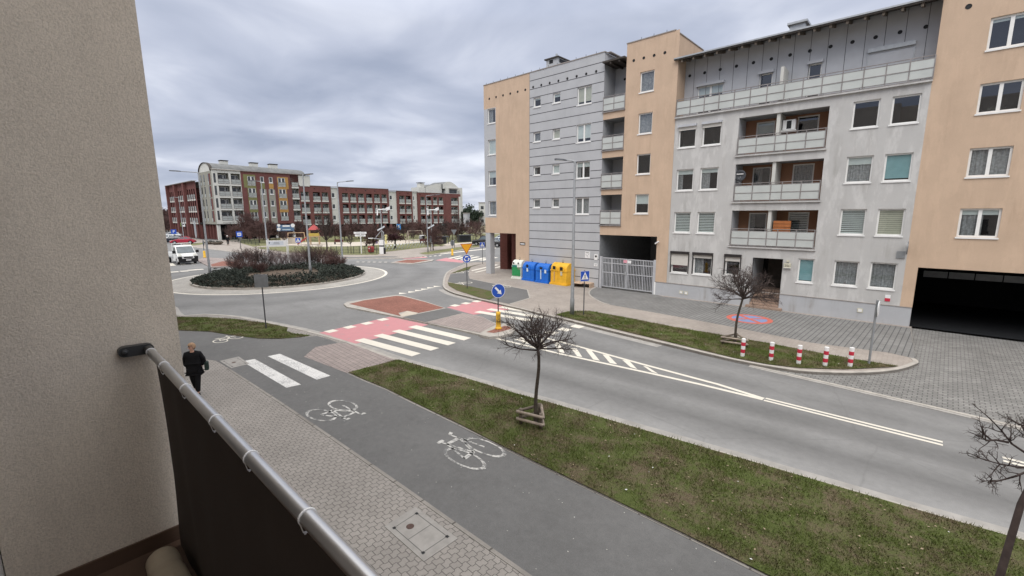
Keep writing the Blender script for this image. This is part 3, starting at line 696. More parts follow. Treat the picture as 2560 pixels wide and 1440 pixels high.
def window(par, x0, x1, z0, z1, y=0.0, mull=0, fill='dark', rec=0.10, fw=0.075, sill=True, rnd=random):
    b = MB(); f = M_['pvc']; ya, yb = y + rec, y + rec + 0.06
    b.box(x0, x0 + fw, ya, yb, z0, z1, f); b.box(x1 - fw, x1, ya, yb, z0, z1, f)
    b.box(x0 + fw, x1 - fw, ya, yb, z1 - fw, z1, f); b.box(x0 + fw, x1 - fw, ya, yb, z0, z0 + fw, f)
    if mull: 
        xm = (x0 + x1) / 2; b.box(xm - 0.065, xm + 0.065, ya - 0.003, yb, z0 + fw, z1 - fw, f)
    o = b.build('window', par)
    g = MB(); yg = yb - 0.022; a_, b_, c_, d_ = x0 + fw * 0.8, x1 - fw * 0.8, z0 + fw * 0.8, z1 - fw * 0.8; g.face([(a_, yg, c_), (b_, yg, c_), (b_, yg, d_), (a_, yg, d_)], M_['glass']); g.build('glass_pane', o, fix=False)
    if sill:
        s = MB(); s.box(x0 - 0.04, x1 + 0.03, y - 0.05, ya - 0.002, z0 - 0.07, z0 - 0.002, M_['sill']); s.build('sill', o)
    yc = yb + 0.06; kinds = fill.split('+')
    for k in kinds:
        k, _, arg = k.partition(':'); fr = float(arg or 1)
        if k in ('blind', 'teal', 'cream'):
            m = {'blind': 'blind', 'teal': 'blindteal', 'cream': 'blindcream'}[k]
            c = MB(); c.box(x0 + 0.05, x1 - 0.05, yb + 0.01, yb + 0.02, z1 - 0.05 - (z1 - z0 - 0.1) * fr, z1 - 0.05, M_[m]); c.build('blind', o)
        elif k == 'slats':
            c = MB(); n = int((z1 - z0) / 0.105)
            for i in range(n):
                zz = z1 - 0.08 - i * 0.105; c.box(x0 + 0.05, x1 - 0.05, yb + 0.012, yb + 0.018, zz - 0.062 - 0.03 * (fr > 1), zz, M_['blind' if fr < 2 else 'blindcream'])
            c.build('blind', o)
        elif k == 'curtain':
            c = MB(); n = 26; w = x1 - x0 - 0.1; top = z1 - 0.08
            vs = []
            for i in range(n + 1):
                xx = x0 + 0.05 + w * i / n; yy = yc + 0.025 * math.sin(i * 1.9 + x0) + 0.015 * math.sin(i * 0.7)
                vs += [(xx, yy, z0 + 0.04), (xx, yy, top)]
            c.add(vs, [(2 * i, 2 * i + 2, 2 * i + 3, 2 * i + 1) for i in range(n)], M_['curtain']); c.build('curtain', o)
        elif k == 'half':
            c = MB(); n = 14; w = (x1 - x0 - 0.1) * fr; vs = []
            for i in range(n + 1):
                xx = x0 + 0.05 + w * i / n; yy = yc + 0.03 * math.sin(i * 1.9)
                vs += [(xx, yy, z0 + 0.04), (xx, yy, z1 - 0.08)]
            c.add(vs, [(2 * i, 2 * i + 2, 2 * i + 3, 2 * i + 1) for i in range(n)], M_['curtain']); c.build('curtain', o)
        elif k == 'plant':
            c = MB(); rg = random.Random(x0 * 7 + z0)
            for i in range(14):
                xx = rg.uniform(x0 + 0.15, x1 - 0.15); hh = rg.uniform(0.12, 0.34)
                c.face([(xx, yc, z0 + 0.06), (xx + rg.uniform(-0.12, 0.12), yc + 0.02, z0 + hh), (xx + rg.uniform(0.02, 0.12), yc + 0.04, z0 + hh * 0.8)], M_['juniper'])
            c.build('pot_plant', o)
    return o
def shutterbox(par, x0, x1, z1, h, mat, down=0.0, side=None, z0=0.0, y=0.0):
    b = MB(); b.box(x0 - 0.05, x1 + 0.05, y - 0.16, y + 0.03, z1 - h, z1, mat)
    if side:
        b.box(x0 - 0.055, x0 + 0.0, y - 0.05, y + 0.02, z0, z1 - h, mat); b.box(x1, x1 + 0.055, y - 0.05, y + 0.02, z0, z1 - h, mat)
    o = b.build('shutter_box', par)
    if down:
        s = MB(); n = max(3, int(down / 0.045))
        for i in range(n): s.box(x0 + 0.0, x1 - 0.0, y - 0.035 + 0.006 * (i % 2), y - 0.012, z1 - h - down * (i + 1) / n, z1 - h - down * i / n, M_['shutter'])
        s.build('shutter', o)
    return o
def railing(par, x0, x1, z0, z1, y, bays, mid=True, top_gap=0.10, pm=None, ends=0.0, name='balcony_railing'):
    r = M_['railing']; b = MB()
    b.box(x0, x1, y - 0.022, y + 0.022, z1 - 0.04, z1, r); zt = z1 - top_gap
    b.box(x0, x1, y - 0.016, y + 0.016, zt - 0.03, zt, r); b.box(x0, x1, y - 0.016, y + 0.016, z0 + 0.06, z0 + 0.09, r)
    if mid: zm = (zt + z0 + 0.06) / 2; b.box(x0, x1, y - 0.024, y + 0.016, zm - 0.02, zm + 0.02, r)
    xs = bays if hasattr(bays, '__len__') else [x0 + (x1 - x0) * i / bays for i in range(bays + 1)]
    for x in xs: b.box(x - 0.022, x + 0.022, y - 0.027, y + 0.027, z0, z1 - 0.04, r)
    if ends:
        for x in (x0, x1): b.box(x - 0.02, x + 0.02, y, y + ends, z1 - 0.04, z1 - 0.002, r); b.box(x - 0.02, x + 0.02, y, y + ends, z0 + 0.06, z0 + 0.09, r)
    o = b.build(name, par)
    for i in range(len(xs) - 1):
        p = MB(); p.box(xs[i] + 0.024, xs[i + 1] - 0.024, y - 0.006, y + 0.006, z0 + 0.095, zt - 0.035, pm or M_['railpanel']); p.build('railing_panel', o)
    return o
VENT = {}
def vent(par, x, z, y=0.0, r=0.085):
    if r not in VENT: b = MB(); b.lathe([(r * 1.15, 0.004), (r * 1.15, -0.012), (r, -0.012), (r, -0.002)], (0, 0, 0), M_['black'], 14, 'y'); VENT[r] = b.mesh('vent')
    o = link('vent', VENT[r], par); o.location = (x, y, z); return o

# ================================================================ long apartment building across the street
A = thing('apartment_building', 'orange and grey apartment building with gated passage, balconies and roof terrace across the street', 'building', (0, 30.35, 0))
ROWS = [(5.75, 7.05), (8.55, 9.83), (11.30, 12.66), (14.10, 15.40)]
TOP = 17.45
M_['browncore'] = brick_mat('brown_tiles', (0.16, 0.062, 0.052), (0.12, 0.06, 0.05))
def attl(px, py): q = G(px, py); return q.x, q.y - 30.35
# -- left block: orange corner, grey ribbed part
holes = []
crn = [(-30.87, -29.87, a, b) for a, b in [(5.66, 6.99), (8.42, 9.77), (11.24, 12.58), (14.03, 15.30)]]
w = MB(); wall(w, -31.35, -29.82, 5.45, 15.35, crn, M_['grey']); w.build('grey_corner_wall', A)
w = MB()
wall(w, -31.35, -25.76, 15.35, TOP, [], M_['orange']); wall(w, -29.82, -25.76, 4.0, 15.35, [], M_['orange']); wall(w, -31.35, -29.82, 4.0, 5.45, [], M_['orange'])
wall(w, -27.38, -25.76, 0, 4.0, [], M_['orange'])
w.face([(-31.35, 0, 4.0), (-27.38, 0, 4.0), (-27.38, 12, 4.0), (-31.35, 12, 4.0)], M_['orange'])
w.face([(-27.38, 0, 0), (-27.38, 0, 4), (-27.38, 0.5, 4), (-27.38, 0.5, 0)], M_['orange'])
w.face([(-31.35, 0, 4.0), (-31.35, 12, 4.0), (-31.35, 12, TOP), (-31.35, 0, TOP)], M_['grey'])
w.build('orange_corner_wall', A)
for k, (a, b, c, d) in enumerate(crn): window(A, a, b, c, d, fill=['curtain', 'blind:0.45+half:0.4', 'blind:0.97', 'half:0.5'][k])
small1 = [(-25.34, -24.56, a, b) for a, b in [(6.31, 7.04), (9.06, 9.80), (11.81, 12.60), (14.62, 15.38)]]
small2 = [(-23.29, -22.53, a, b) for a, b in [(6.31, 7.04), (9.06, 9.80), (11.81, 12.60), (14.62, 15.38)]]
dbl = [(-20.92, -19.61, a, b) for a, b in ROWS]
ZG = [16.80, 16.11, 15.43, 14.72, 14.06, 13.36, 12.62, 11.82, 11.27, 10.60, 9.85, 9.07, 8.50, 7.83, 7.08, 6.33, 5.70, 5.04, 4.32, 3.63, 2.92, 2.21, 1.45, 0.70]
w = MB(); allw = small1 + small2 + dbl
wall(w, -25.75, -18.55, 0, TOP, allw, M_['grey'])
for z in ZG:            # dark joints of the ribbed render, stopping at the windows
    segs = [(-25.74, -18.56)]
    for (a, b, c, d) in allw:
        if c - 0.1 < z < d + 0.02:
            ns_ = []
            for s, e in segs:
                if a - 0.05 > s: ns_.append((s, min(e, a - 0.05)))
                if b + 0.05 < e: ns_.append((max(s, b + 0.05), e))
            segs = [q for q in ns_ if q[1] > q[0]]
    for s, e in segs: w.box(s, e, -0.004, 0.0, z - 0.028, z + 0.028, M_['groove'])
w.box(-25.79, -25.745, -0.006, 0.002, 0, TOP, M_['coping'])
w.build('grey_ribbed_wall', A)
F1 = ['curtain', 'dark+half:0.3', 'curtain', 'blind:0.2']; F2 = ['curtain', 'blind:0.96', 'cream:0.97', 'blind:0.35']; F3 = ['curtain', 'blind:0.3+half:0.25', 'blind:0.8', 'cream:0.85']
for k in range(4):
    window(A, *small1[k], fill=F1[k], fw=0.09); window(A, *small2[k], fill=F2[k], fw=0.09); window(A, *dbl[k], mull=1, fill=F3[k])
for i in range(6): vent(A, -30.61 + i * 0.872, 16.2)
for i in range(8): vent(A, -25.38 + i * 0.874, 16.26)
# column of the open corner and the brown core behind it
w = MB(); w.box(-31.35, -30.72, 0.02, 0.6, 0, 3.998, M_['grey']); w.build('corner_column', A)
w = MB(); w.box(-31.3, -30.8, 11.4, 11.95, 0, 3.998, M_['grey']); w.build('corner_column', A)
qa, qb, qc, qd = (attl(1250.5, 672.5), attl(1268.5, 673.3), attl(1281, 675), attl(1291, 676))
w = MB(); w.extr([(qa[0], qa[1], 0), (qb[0], qb[1], 0), (qb[0] + 0.5, 9.5, 0), (qa[0] - 0.35, 9.5, 0)], (0, 0, 3.99), M_['browncore']); w.extr([(qc[0] - 0.1, qc[1], 0), (qd[0] + 1.5, qd[1], 0), (qd[0] + 1.5, 9.5, 0), (qc[0] - 0.1, 9.5, 0)], (0, 0, 3.99), M_['browncore']); w.box(qb[0] + 0.52, qc[0] - 0.12, 3.9, 9.4, 0, 3.98, M_['dark']); w.build('brown_core', A)
# -- loggia column between ribbed part and stair tower
LG = [(4.92, 6.05, 7.2), (7.66, 8.79, 9.93), (10.47, 11.54, 12.70), (13.24, 14.32, 16.55)]
w = MB()
for k in range(3): wall(w, -18.55, -16.75, LG[k][2], LG[k + 1][0], [], M_['orange'])
wall(w, -18.55, -16.75, 4.17, LG[0][0], [], M_['orange'])
for k, (z0, zr_, zt) in enumerate(LG):
    z0s = z0 - 0.02
    w.face([(-18.55, 0, z0s), (-18.55, 1.6, z0s), (-18.55, 1.6, zt), (-18.55, 0, zt)], M_['grey'])
    w.face([(-16.75, 0, z0s), (-16.75, 1.6, z0s), (-16.75, 1.6, zt), (-16.75, 0, zt)], M_['grey'])
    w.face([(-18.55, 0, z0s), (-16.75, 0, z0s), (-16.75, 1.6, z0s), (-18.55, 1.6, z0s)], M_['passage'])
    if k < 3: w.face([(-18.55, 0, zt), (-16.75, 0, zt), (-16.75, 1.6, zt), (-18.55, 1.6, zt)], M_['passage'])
    wall(w, -18.55, -16.75, z0s, zt if k < 3 else 17.0, [(-17.62, -16.9, z0 + 0.06, z0 + 2.02)], M_['grey'], y=1.6)
w.build('loggia_wall', A)
for k, (z0, zr_, zt) in enumerate(LG):
    window(A, -17.62, -16.9, z0 + 0.06, z0 + 2.02, y=1.6, fill=['blind:0.4', 'dark', 'half:0.4', 'dark'][k], sill=False, rec=0.06)
    railing(A, -18.53, -16.77, z0, zr_, -0.05, 2, top_gap=0.11)
    s = MB(); s.box(-18.6, -16.72, -0.1, 0.05, z0 - 0.07, z0 - 0.003, M_['railing']); s.build('balcony_edge', A)
w = MB(); w.box(-18.54, -16.76, -0.35, 2.2, 16.6, 16.72, M_['eave'])
for x in (-17.9, -17.2): w.box(x - 0.05, x + 0.05, -0.3, 1.5, 16.45, 16.597, M_['eave'])
w.build('loggia_roof', A)
for x in (-17.75, -17.15): vent(A, x, 15.75, 1.598)
# -- stair tower over the gated passage
TWR = [(-15.67, -14.62, a, b) for a, b in [(5.79, 7.17), (8.57, 9.95), (11.33, 12.72), (14.11, 15.46)]]
TT = 17.55
w = MB(); wall(w, -16.75, -13.0, 4.17, TT, TWR, M_['orange'], y=-0.03, rev=0.18); wall(w, -13.85, -13.0, 0.95, 4.17, [], M_['orange'], y=-0.03)
w.face([(-16.75, -0.03, 4.17), (-16.75, -0.03, TT), (-16.75, 1.7, TT), (-16.75, 1.7, 4.17)], M_['orange'])
w.face([(-13.3, -0.03, 15.85), (-13.3, -0.03, TT), (-13.3, 5, TT), (-13.3, 5, 15.85)], M_['orange'])
w.face([(-13.0, -0.03, 0), (-13.0, -0.03, 15.85), (-13.0, 2.0, 15.85), (-13.0, 2.0, 0)], M_['orange'])
w.face([(-13.3, -0.03, 15.85), (-13.0, -0.03, 15.85), (-13.0, 5, 15.85), (-13.3, 5, 15.85)], M_['coping'])
w.face([(-13.0, -0.03, 15.85), (-13.3, -0.03, 15.85), (-13.3, -0.03, TT), (-13.0, -0.03, TT)], M_['orange']) if False else None
w.build('stair_tower_wall', A)
for k, q in enumerate(TWR): window(A, *q, y=-0.03, fill=['blind:0.5', 'dark', 'curtain', 'curtain'][k])
for x in (-16.2, -15.45, -14.7, -13.95): vent(A, x, 16.35, -0.03)
w = MB()    # the passage: side walls, ceiling and far end
w.face([(-18.55, 0, 0), (-18.55, 9, 0), (-18.55, 9, 4.17), (-18.55, 0, 4.17)], M_['passage'])
w.face([(-13.85, 0, 0), (-13.85, 9, 0), (-13.85, 9, 4.17), (-13.85, 0, 4.17)], M_['passage'])
w.face([(-18.55, 0, 4.17), (-13.85, 0, 4.17), (-13.85, 9, 4.17), (-18.55, 9, 4.17)], M_['passage'])
w.face([(-18.55, 9, 0), (-13.85, 9, 0), (-13.85, 9, 4.17), (-18.55, 9, 4.17)], M_['plinth'])
w.build('passage', A)
for x in (-17.6, -15.0): 
    b = MB(); b.box(x - 0.5, x + 0.5, 8.85, 8.97, 3.2, 3.4, M_['polegrey']); b.build('passage_light', A)
# -- middle block
mids = []
for (a, b) in ((4.50, 5.88), (7.31, 8.70)): mids += [(-12.70, -11.57, a, b), (-11.14, -10.0, a, b)]
top2 = [(-12.72, -11.57, 10.10, 11.4), (-11.16, -10.0, 10.10, 11.4)]
gnd = [(-12.74, -11.56, 1.72, 3.05), (-11.22, -10.0, 1.74, 3.05), (-9.18, -8.28, 1.87, 3.05)]
rgt = []
for (a, b) in ((4.62, 6.0), (7.39, 8.76), (10.19, 11.55)): rgt += [(-3.42, -2.30, a, b), (-1.84, -0.75, a, b)]
rg1 = [(-5.16, -4.36, 1.81, 3.19), (-3.44, -2.33, 1.82, 3.19), (-1.86, -0.76, 1.82, 3.21)]
LOG = [(3.76, 4.86, 5.96), (6.50, 7.61, 8.78), (9.31, 10.40, 11.52)]
lh = [(-9.0, -4.45, a, c) for a, b, c in LOG]
ent = (-7.56, -5.94, 0.0, 3.09)
w = MB()
solid = mids + top2 + gnd + rgt + rg1
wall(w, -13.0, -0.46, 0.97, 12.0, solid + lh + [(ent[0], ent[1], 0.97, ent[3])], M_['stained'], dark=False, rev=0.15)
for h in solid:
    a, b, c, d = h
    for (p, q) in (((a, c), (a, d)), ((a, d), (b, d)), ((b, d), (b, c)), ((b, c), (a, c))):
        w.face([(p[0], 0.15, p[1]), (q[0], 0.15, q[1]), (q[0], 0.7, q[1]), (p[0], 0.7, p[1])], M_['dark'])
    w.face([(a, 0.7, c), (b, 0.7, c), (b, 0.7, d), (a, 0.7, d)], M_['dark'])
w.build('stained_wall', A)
fl = ['slats', 'slats', 'blind:0.22+half:0.3', 'blind:0.2+half:0.5']
for k, h in enumerate(mids): window(A, *h, fill=fl[k])
for k, h in enumerate(top2): window(A, *h, fill=['plant', 'plant'][k]); shutterbox(A, h[0] + 0.02, h[1] - 0.02, 11.55, 0.14, M_['metalgrey'], 0.22)
for k, h in enumerate(gnd): window(A, *h, fill=['dark', 'half:0.5', 'dark+plant'][k]); shutterbox(A, h[0], h[1], 3.22, 0.17, M_['shutterdark'], [0.78, 0.20, 0.28][k], True, h[2])
fr = ['slats:1', 'slats:2', 'blind:0.3+curtain', 'teal:0.92', 'dark', 'dark']
for k, h in enumerate(rgt): window(A, *h, fill=fr[k])
for k, h in enumerate(rg1): window(A, *h, fill=['teal:0.95', 'curtain', 'curtain'][k])
w = MB()
wall(w, -13.85, ent[0] - 0.0, 0, 0.95, [], M_['plinth'], y=-0.045); wall(w, ent[1], 0.02, 0, 1.0, [], M_['plinth'], y=-0.045)
w.face([(-13.85, -0.045, 0.95), (ent[0], -0.045, 0.95), (ent[0], 0.0, 0.97), (-13.85, 0.0, 0.97)], M_['coping']); w.face([(ent[1], -0.045, 1.0), (0.02, -0.045, 1.0), (0.02, 0, 1.0), (ent[1], 0, 1.0)], M_['coping'])
w.box(-13.84, ent[0], -0.07, -0.046, 0.93, 0.965, M_['coping']); w.box(ent[1], 0.02, -0.07, -0.046, 0.975, 1.01, M_['coping'])
w.box(-13.9, -13.78, -0.05, 0.3, 0, 0.93, M_['sill'])
w.build('plinth', A)
for x, z in ((-11.9, 0.4), (-11.55, 0.38), (-2.05, 0.55)):
    b = MB(); b.box(x - 0.12, x + 0.12, -0.075, -0.04, z - 0.11, z + 0.11, M_['blindcream']); b.box(x - 0.08, x + 0.08, -0.08, -0.074, z - 0.07, z + 0.07, M_['sill']); b.build('vent_cover', A)
# loggias of the middle block
for k, (z0, zr_, zt) in enumerate(LOG):
    w = MB(); x0, x1 = -9.0, -4.45; yb = 1.5; zf = z0 + 0.002
    wins = [(-8.4, -7.35, z0 + 0.55, zt - 0.14), (-6.2, -5.1, z0 + 0.55, zt - 0.1)]
    wall(w, x0, x1, zf, zt, wins, M_['rust'], y=yb)
    w.face([(x0, 0.15, zf), (x0, yb, zf), (x0, yb, zt), (x0, 0.15, zt)], M_['grey']); w.face([(x1, 0.15, zf), (x1, yb, zf), (x1, yb, zt), (x1, 0.15, zt)], M_['rust'])
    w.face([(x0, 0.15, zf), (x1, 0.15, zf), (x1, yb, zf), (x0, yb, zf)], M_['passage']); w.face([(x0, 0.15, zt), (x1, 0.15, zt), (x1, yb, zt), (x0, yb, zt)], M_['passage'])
    w.box(-6.98, -6.80, 0.10, 1.45, z0 + 0.01, zt - 0.003, M_['cream'])
    w.build('loggia', A)
    fx = [('dark+half:0.3', 'slats'), ('half:0.5', 'curtain'), ('blind:0.45', 'dark')][k]
    for q, f_ in zip(wins, fx): window(A, *q, y=yb, fill=f_, rec=0.04)
    railing(A, -8.95, -4.47, z0, zr_, -0.06, [-8.93, -7.92, -6.93, -6.35, -5.4, -4.5], top_gap=0.13)
    s = MB(); s.box(-9.08, -4.38, -0.12, 0.02, z0 - 0.09, z0 - 0.004, M_['stained']); s.box(-9.06, -4.4, -0.125, -0.06, z0 - 0.012, z0 + 0.02, M_['railing']); s.build('balcony_edge', A)
# entrance recess with stairs
w = MB(); a, b, _, t_ = ent
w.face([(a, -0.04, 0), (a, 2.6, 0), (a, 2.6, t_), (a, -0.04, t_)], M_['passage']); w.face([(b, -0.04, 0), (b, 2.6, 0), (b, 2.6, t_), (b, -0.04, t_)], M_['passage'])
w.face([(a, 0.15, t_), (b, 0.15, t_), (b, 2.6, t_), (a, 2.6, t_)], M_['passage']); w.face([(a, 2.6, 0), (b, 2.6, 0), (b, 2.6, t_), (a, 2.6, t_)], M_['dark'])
w.box(a + 0.3, b - 0.25, 2.5, 2.57, 0.98, 3.0, M_['eave'])
w.build('entrance_recess', A)
w = MB()
for k in range(7):
    w.box(a + (0.01 if k else -0.15), b - (0.01 if k else -0.2), -0.33 + k * 0.28, 2.55, 0.001 + 0.14 * k, 0.14 * (k + 1), M_['stair'])
    w.box(a + 0.012 if k else a - 0.14, b - 0.012 if k else b + 0.19, -0.332 + k * 0.28, -0.329 + k * 0.28, 0.14 * k + 0.01, 0.14 * k + 0.028, M_['oldwood'])
w.build('entrance_stairs', A)
# roof terrace and set-back attic
w = MB(); w.box(-12.99, -0.44, -0.16, 1.2, 12.0, 12.085, M_['stained']); w.box(-12.98, -0.45, -0.17, 0.3, 12.086, 12.12, M_['railing']); w.build('terrace_slab', A)
xs = [-12.9 + 12.45 * i / 14 for i in range(15)]
railing(A, -12.92, -0.44, 12.12, 13.2, -0.1, xs, top_gap=0.13)
AY = 1.25
att = [(-10.95, -8.85, 12.2, 14.25), (-6.05, -5.05, 12.2, 14.28), (-4.2 + 0.35, -2.95, 12.2, 14.35)]
def attx(px, py):
    d_ = ray(px, py); t_ = (30.35 + AY) / d_[1]; return d_[0] * t_, d_[2] * t_ + CAM_H
q = [attx(1743, 240), attx(1810, 200), attx(1897, 210), attx(1933, 180), attx(2019, 185), attx(2056, 160)]
att = [(q[0][0], q[1][0], 12.2, attx(1775, 212)[1]), (q[2][0], q[3][0], 12.2, attx(1915, 183)[1]), (q[4][0], q[5][0], 12.2, attx(2038, 158)[1])]
w = MB(); wall(w, -13.0, -0.46, 12.1, 16.2, att, M_['metalgrey'], y=AY)
xx = -12.4
while xx < -0.6: w.box(xx - 0.012, xx + 0.012, AY - 0.006, AY, 12.1, 16.2, M_['groove']); xx += 0.82
w.build('attic_wall', A)
window(A, *att[0], y=AY, mull=1, fill='blind:0.3', sill=False); window(A, *att[1], y=AY, fill='dark', sill=False); window(A, *att[2], y=AY, fill='dark', sill=False)
for h in att: shutterbox(A, h[0], h[1], h[3] + 0.14, 0.16, M_['metalgrey'], y=AY)
s0, s1 = attx(2172, 140), attx(2287, 105); zt = attx(2230, 113)[1]
shutterbox(A, s0[0], s1[0], zt, 0.2, M_['galv'], 0, True, 12.2, y=AY)
s = MB(); s.box(s0[0], s1[0], AY - 0.03, AY - 0.005, 12.2, zt - 0.2, M_['metalgrey']); s.build('closed_shutter', A)
b = MB(); p_ = attx(1969, 170); b.box(p_[0] - 0.08, p_[0] + 0.08, 0.1, AY - 0.003, 12.13, 14.05, M_['cream']); b.build('terrace_divider', A)
for i in range(13):
    p_ = attx(1720 + i * 51.5, 185 - i * 11.1); vent(A, -12.7 + 0.975 * i, 14.92, AY)
w = MB()     # sloping roof with exposed rafters
w.add([(-13.2, -0.25, 15.62), (-0.44, -0.25, 15.62), (-0.44, 7, 17.5), (-13.2, 7, 17.5), (-13.2, -0.25, 15.76), (-0.44, -0.25, 15.76), (-0.44, 7, 17.64), (-13.2, 7, 17.64)],
      [(0, 1, 2, 3), (4, 5, 6, 7), (0, 1, 5, 4), (0, 3, 7, 4), (1, 2, 6, 5)], M_['eave'])
w.box(-13.2, -0.44, -0.29, -0.252, 15.70, 15.78, M_['galv'])
rf = w.build('roof', A)
w = MB(); xx = -12.7
while xx < -0.6:
    w.add([(xx - 0.05, -0.18, 15.47), (xx + 0.05, -0.18, 15.47), (xx + 0.05, AY, 15.84), (xx - 0.05, AY, 15.84), (xx - 0.05, -0.18, 15.635), (xx + 0.05, -0.18, 15.635), (xx + 0.05, AY, 16.0), (xx - 0.05, AY, 16.0)],
          [(0, 1, 2, 3), (0, 1, 5, 4), (0, 3, 7, 4), (1, 2, 6, 5)], M_['oldwood']); xx += 0.72
w.build('rafters', rf)
b = MB(); b.box(-7.3, -6.5, 2.6, 3.5, 16.0, 17.0, M_['galv']); b.box(-7.42, -6.38, 2.45, 3.65, 17.0, 17.12, M_['galv']); b.build('chimney', rf)
# -- right orange block
rw = [(0.62, 1.88, a, b) for a, b in [(4.64, 5.99), (7.44, 8.75), (10.27, 11.58), (13.0, 14.36)]]
rw = [(1.21, 2.58, a, b) for _, _, a, b in rw]
w = MB(); more = [(a + 5.0, b + 5.0, c, d) for a, b, c, d in rw]
wall(w, -0.46, 14.0, 3.07, TOP, rw + more, M_['orange'], y=-0.004); wall(w, -0.46, 0.03, 1.0, 3.07, [], M_['orange'], y=-0.004)
w.face([(-0.46, -0.004, 12.1), (-0.46, -0.004, TOP), (-0.46, 6, TOP), (-0.46, 6, 12.1)], M_['orange'])
w.build('orange_wall', A)
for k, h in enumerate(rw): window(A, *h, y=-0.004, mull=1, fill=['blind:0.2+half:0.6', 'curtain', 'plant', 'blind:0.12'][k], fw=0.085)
for k, h in enumerate(more): window(A, *h, y=-0.004, mull=1, fill='curtain')
for i in range(5): vent(A, 0.42 + 1.9 * i, 15.05, -0.004, 0.1)
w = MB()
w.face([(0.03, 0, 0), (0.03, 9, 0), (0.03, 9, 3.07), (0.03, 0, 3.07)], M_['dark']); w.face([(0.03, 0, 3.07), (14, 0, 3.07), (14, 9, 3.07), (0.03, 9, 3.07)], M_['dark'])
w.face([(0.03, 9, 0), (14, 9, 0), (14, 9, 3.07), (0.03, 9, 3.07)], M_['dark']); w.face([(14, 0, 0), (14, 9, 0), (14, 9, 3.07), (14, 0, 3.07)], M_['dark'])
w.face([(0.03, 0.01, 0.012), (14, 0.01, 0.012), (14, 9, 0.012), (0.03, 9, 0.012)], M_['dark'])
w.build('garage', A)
for i in range(5):
    b = MB(); b.box(0.3 + i * 1.05, 1.3 + i * 1.05, 4.4, 4.45, 2.15, 2.5, M_['passage']); b.build('transom_pane', A)
b = MB(); b.box(5.7, 5.95, 3.9, 4.3, 0.05, 3.0, M_['browncore']); b.build('garage_pillar', A)
# -- flat roofs, back and copings
w = MB()
w.face([(-31.35, 0, TOP - 0.1), (-18.55, 0, TOP - 0.1), (-18.55, 12, TOP - 0.1), (-31.35, 12, TOP - 0.1)], M_['rooftile']); w.face([(-31.35, 12, 4), (-18.55, 12, 4), (-18.55, 12, TOP), (-31.35, 12, TOP)], M_['grey'])
w.face([(-18.57, 1.7, 4.2), (-18.57, 12, 4.2), (-18.57, 12, TOP), (-18.57, 0.004, TOP), (-18.57, 0.004, 16.55)], M_['grey'])
w.face([(-16.75, 0, TT - 0.1), (-13.3, 0, TT - 0.1), (-13.3, 5, TT - 0.1), (-16.75, 5, TT - 0.1)], M_['rooftile'])
w.face([(-18.55, 12, 0), (14, 12, 0), (14, 12, TOP), (-18.55, 12, TOP)], M_['grey']); w.face([(-0.46, 0, TOP - 0.1), (14, 0, TOP - 0.1), (14, 12, TOP - 0.1), (-0.46, 12, TOP - 0.1)], M_['rooftile'])
w.build('flat_roof', A)
w = MB()
for (x0, x1, z, y0) in ((-31.38, -18.52, TOP, -0.04), (-16.79, -13.26, TT, -0.07), (-0.5, 14, TOP, -0.05)): w.box(x0, x1, y0, 0.3, z, z + 0.06, M_['coping']); w.build('coping', A); w = MB()
w.box(-18.55, -18.25, 0.3, 4, TOP, TOP + 0.06, M_['coping']); w.build('coping', A); w = MB(); w.box(-13.56, -13.26, 0.3, 5, TT, TT + 0.06, M_['coping']); w.build('coping', A)
xx = -31
while xx < -13.3:
    zt_ = TOP if xx < -18.6 else TT
    if xx < -18.6 or xx > -16.6: w = MB(); w.box(xx - 0.012, xx + 0.012, 0.0, 0.02, zt_ + 0.06, zt_ + 0.2, M_['darkpole']); w.build('wire_clip', A)
    xx += 0.9

ch = thing('roof_chimney', 'squat grey chimney with a flat cap on the ribbed grey roof', 'chimney', (-25.0, 32.4, TOP + 0.06))
w = MB(); cxx = 0; w.box(-0.62, 0.62, 0, 1.6, -0.2, 1.35, M_['grey']); w.box(-0.3, 0.1, -0.01, 0.0, 1.0, 1.28, M_['black']); w.box(0.62, 0.632, 0.2, 1.3, 1.0, 1.28, M_['black']); w.build('stack', ch)
w = MB(); w.box(-0.75, 0.75, -0.15, 1.75, 1.35, 1.44, M_['eave']); w.build('cap', ch)
w = MB(); w.tube([(0.1, 0.5, 1.44), (0.1, 0.5, 1.85)], 0.09, M_['galv'], 8); w.build('flue', ch)

# things on and in the building
def text_mesh(txt, size, mat, name='lettering', parent=None, loc=(0, 0, 0), rot=(math.pi / 2, 0, 0)):
    cu = bpy.data.curves.new('lettering', 'FONT'); cu.body = txt; cu.size = size; cu.align_x = 'CENTER'; cu.align_y = 'CENTER'; cu.extrude = 0.002
    tmp = bpy.data.objects.new('tmp', cu); COL.objects.link(tmp); dg = bpy.context.evaluated_depsgraph_get(); dg.update()
    me = bpy.data.meshes.new_from_object(tmp.evaluated_get(dg)); bpy.data.objects.remove(tmp); me.materials.clear(); me.materials.append(mat)
    o = link(name, me, parent); o.location = loc; o.rotation_euler = rot; return o
FY = 30.35
def plate(name, label, x, z, w, h, mat, cat='sign', y=FY, t=0.025):
    o = thing(name, label, cat, (x, y, z)); b = MB(); b.box(-w / 2, w / 2, -t, -0.003, -h / 2, h / 2, mat); b.build('plate', o); return o
o = plate('street_sign', 'small black street name board with a white strip on the orange corner wall', -26.55, 3.12, 0.62, 0.24, M_['black'])
b = MB(); b.box(-0.25, 0.25, -0.028, -0.025, -0.055, 0.035, M_['white']); b.build('name_strip', o)
o = plate('wall_notice', 'square white dog notice on the ribbed grey wall left of the gate', -19.62, 2.53, 0.46, 0.54, M_['white'], 'notice')
text_mesh('Sejska', 0.14, M_['black'], 'lettering', o, (0, -0.027, 0.19))
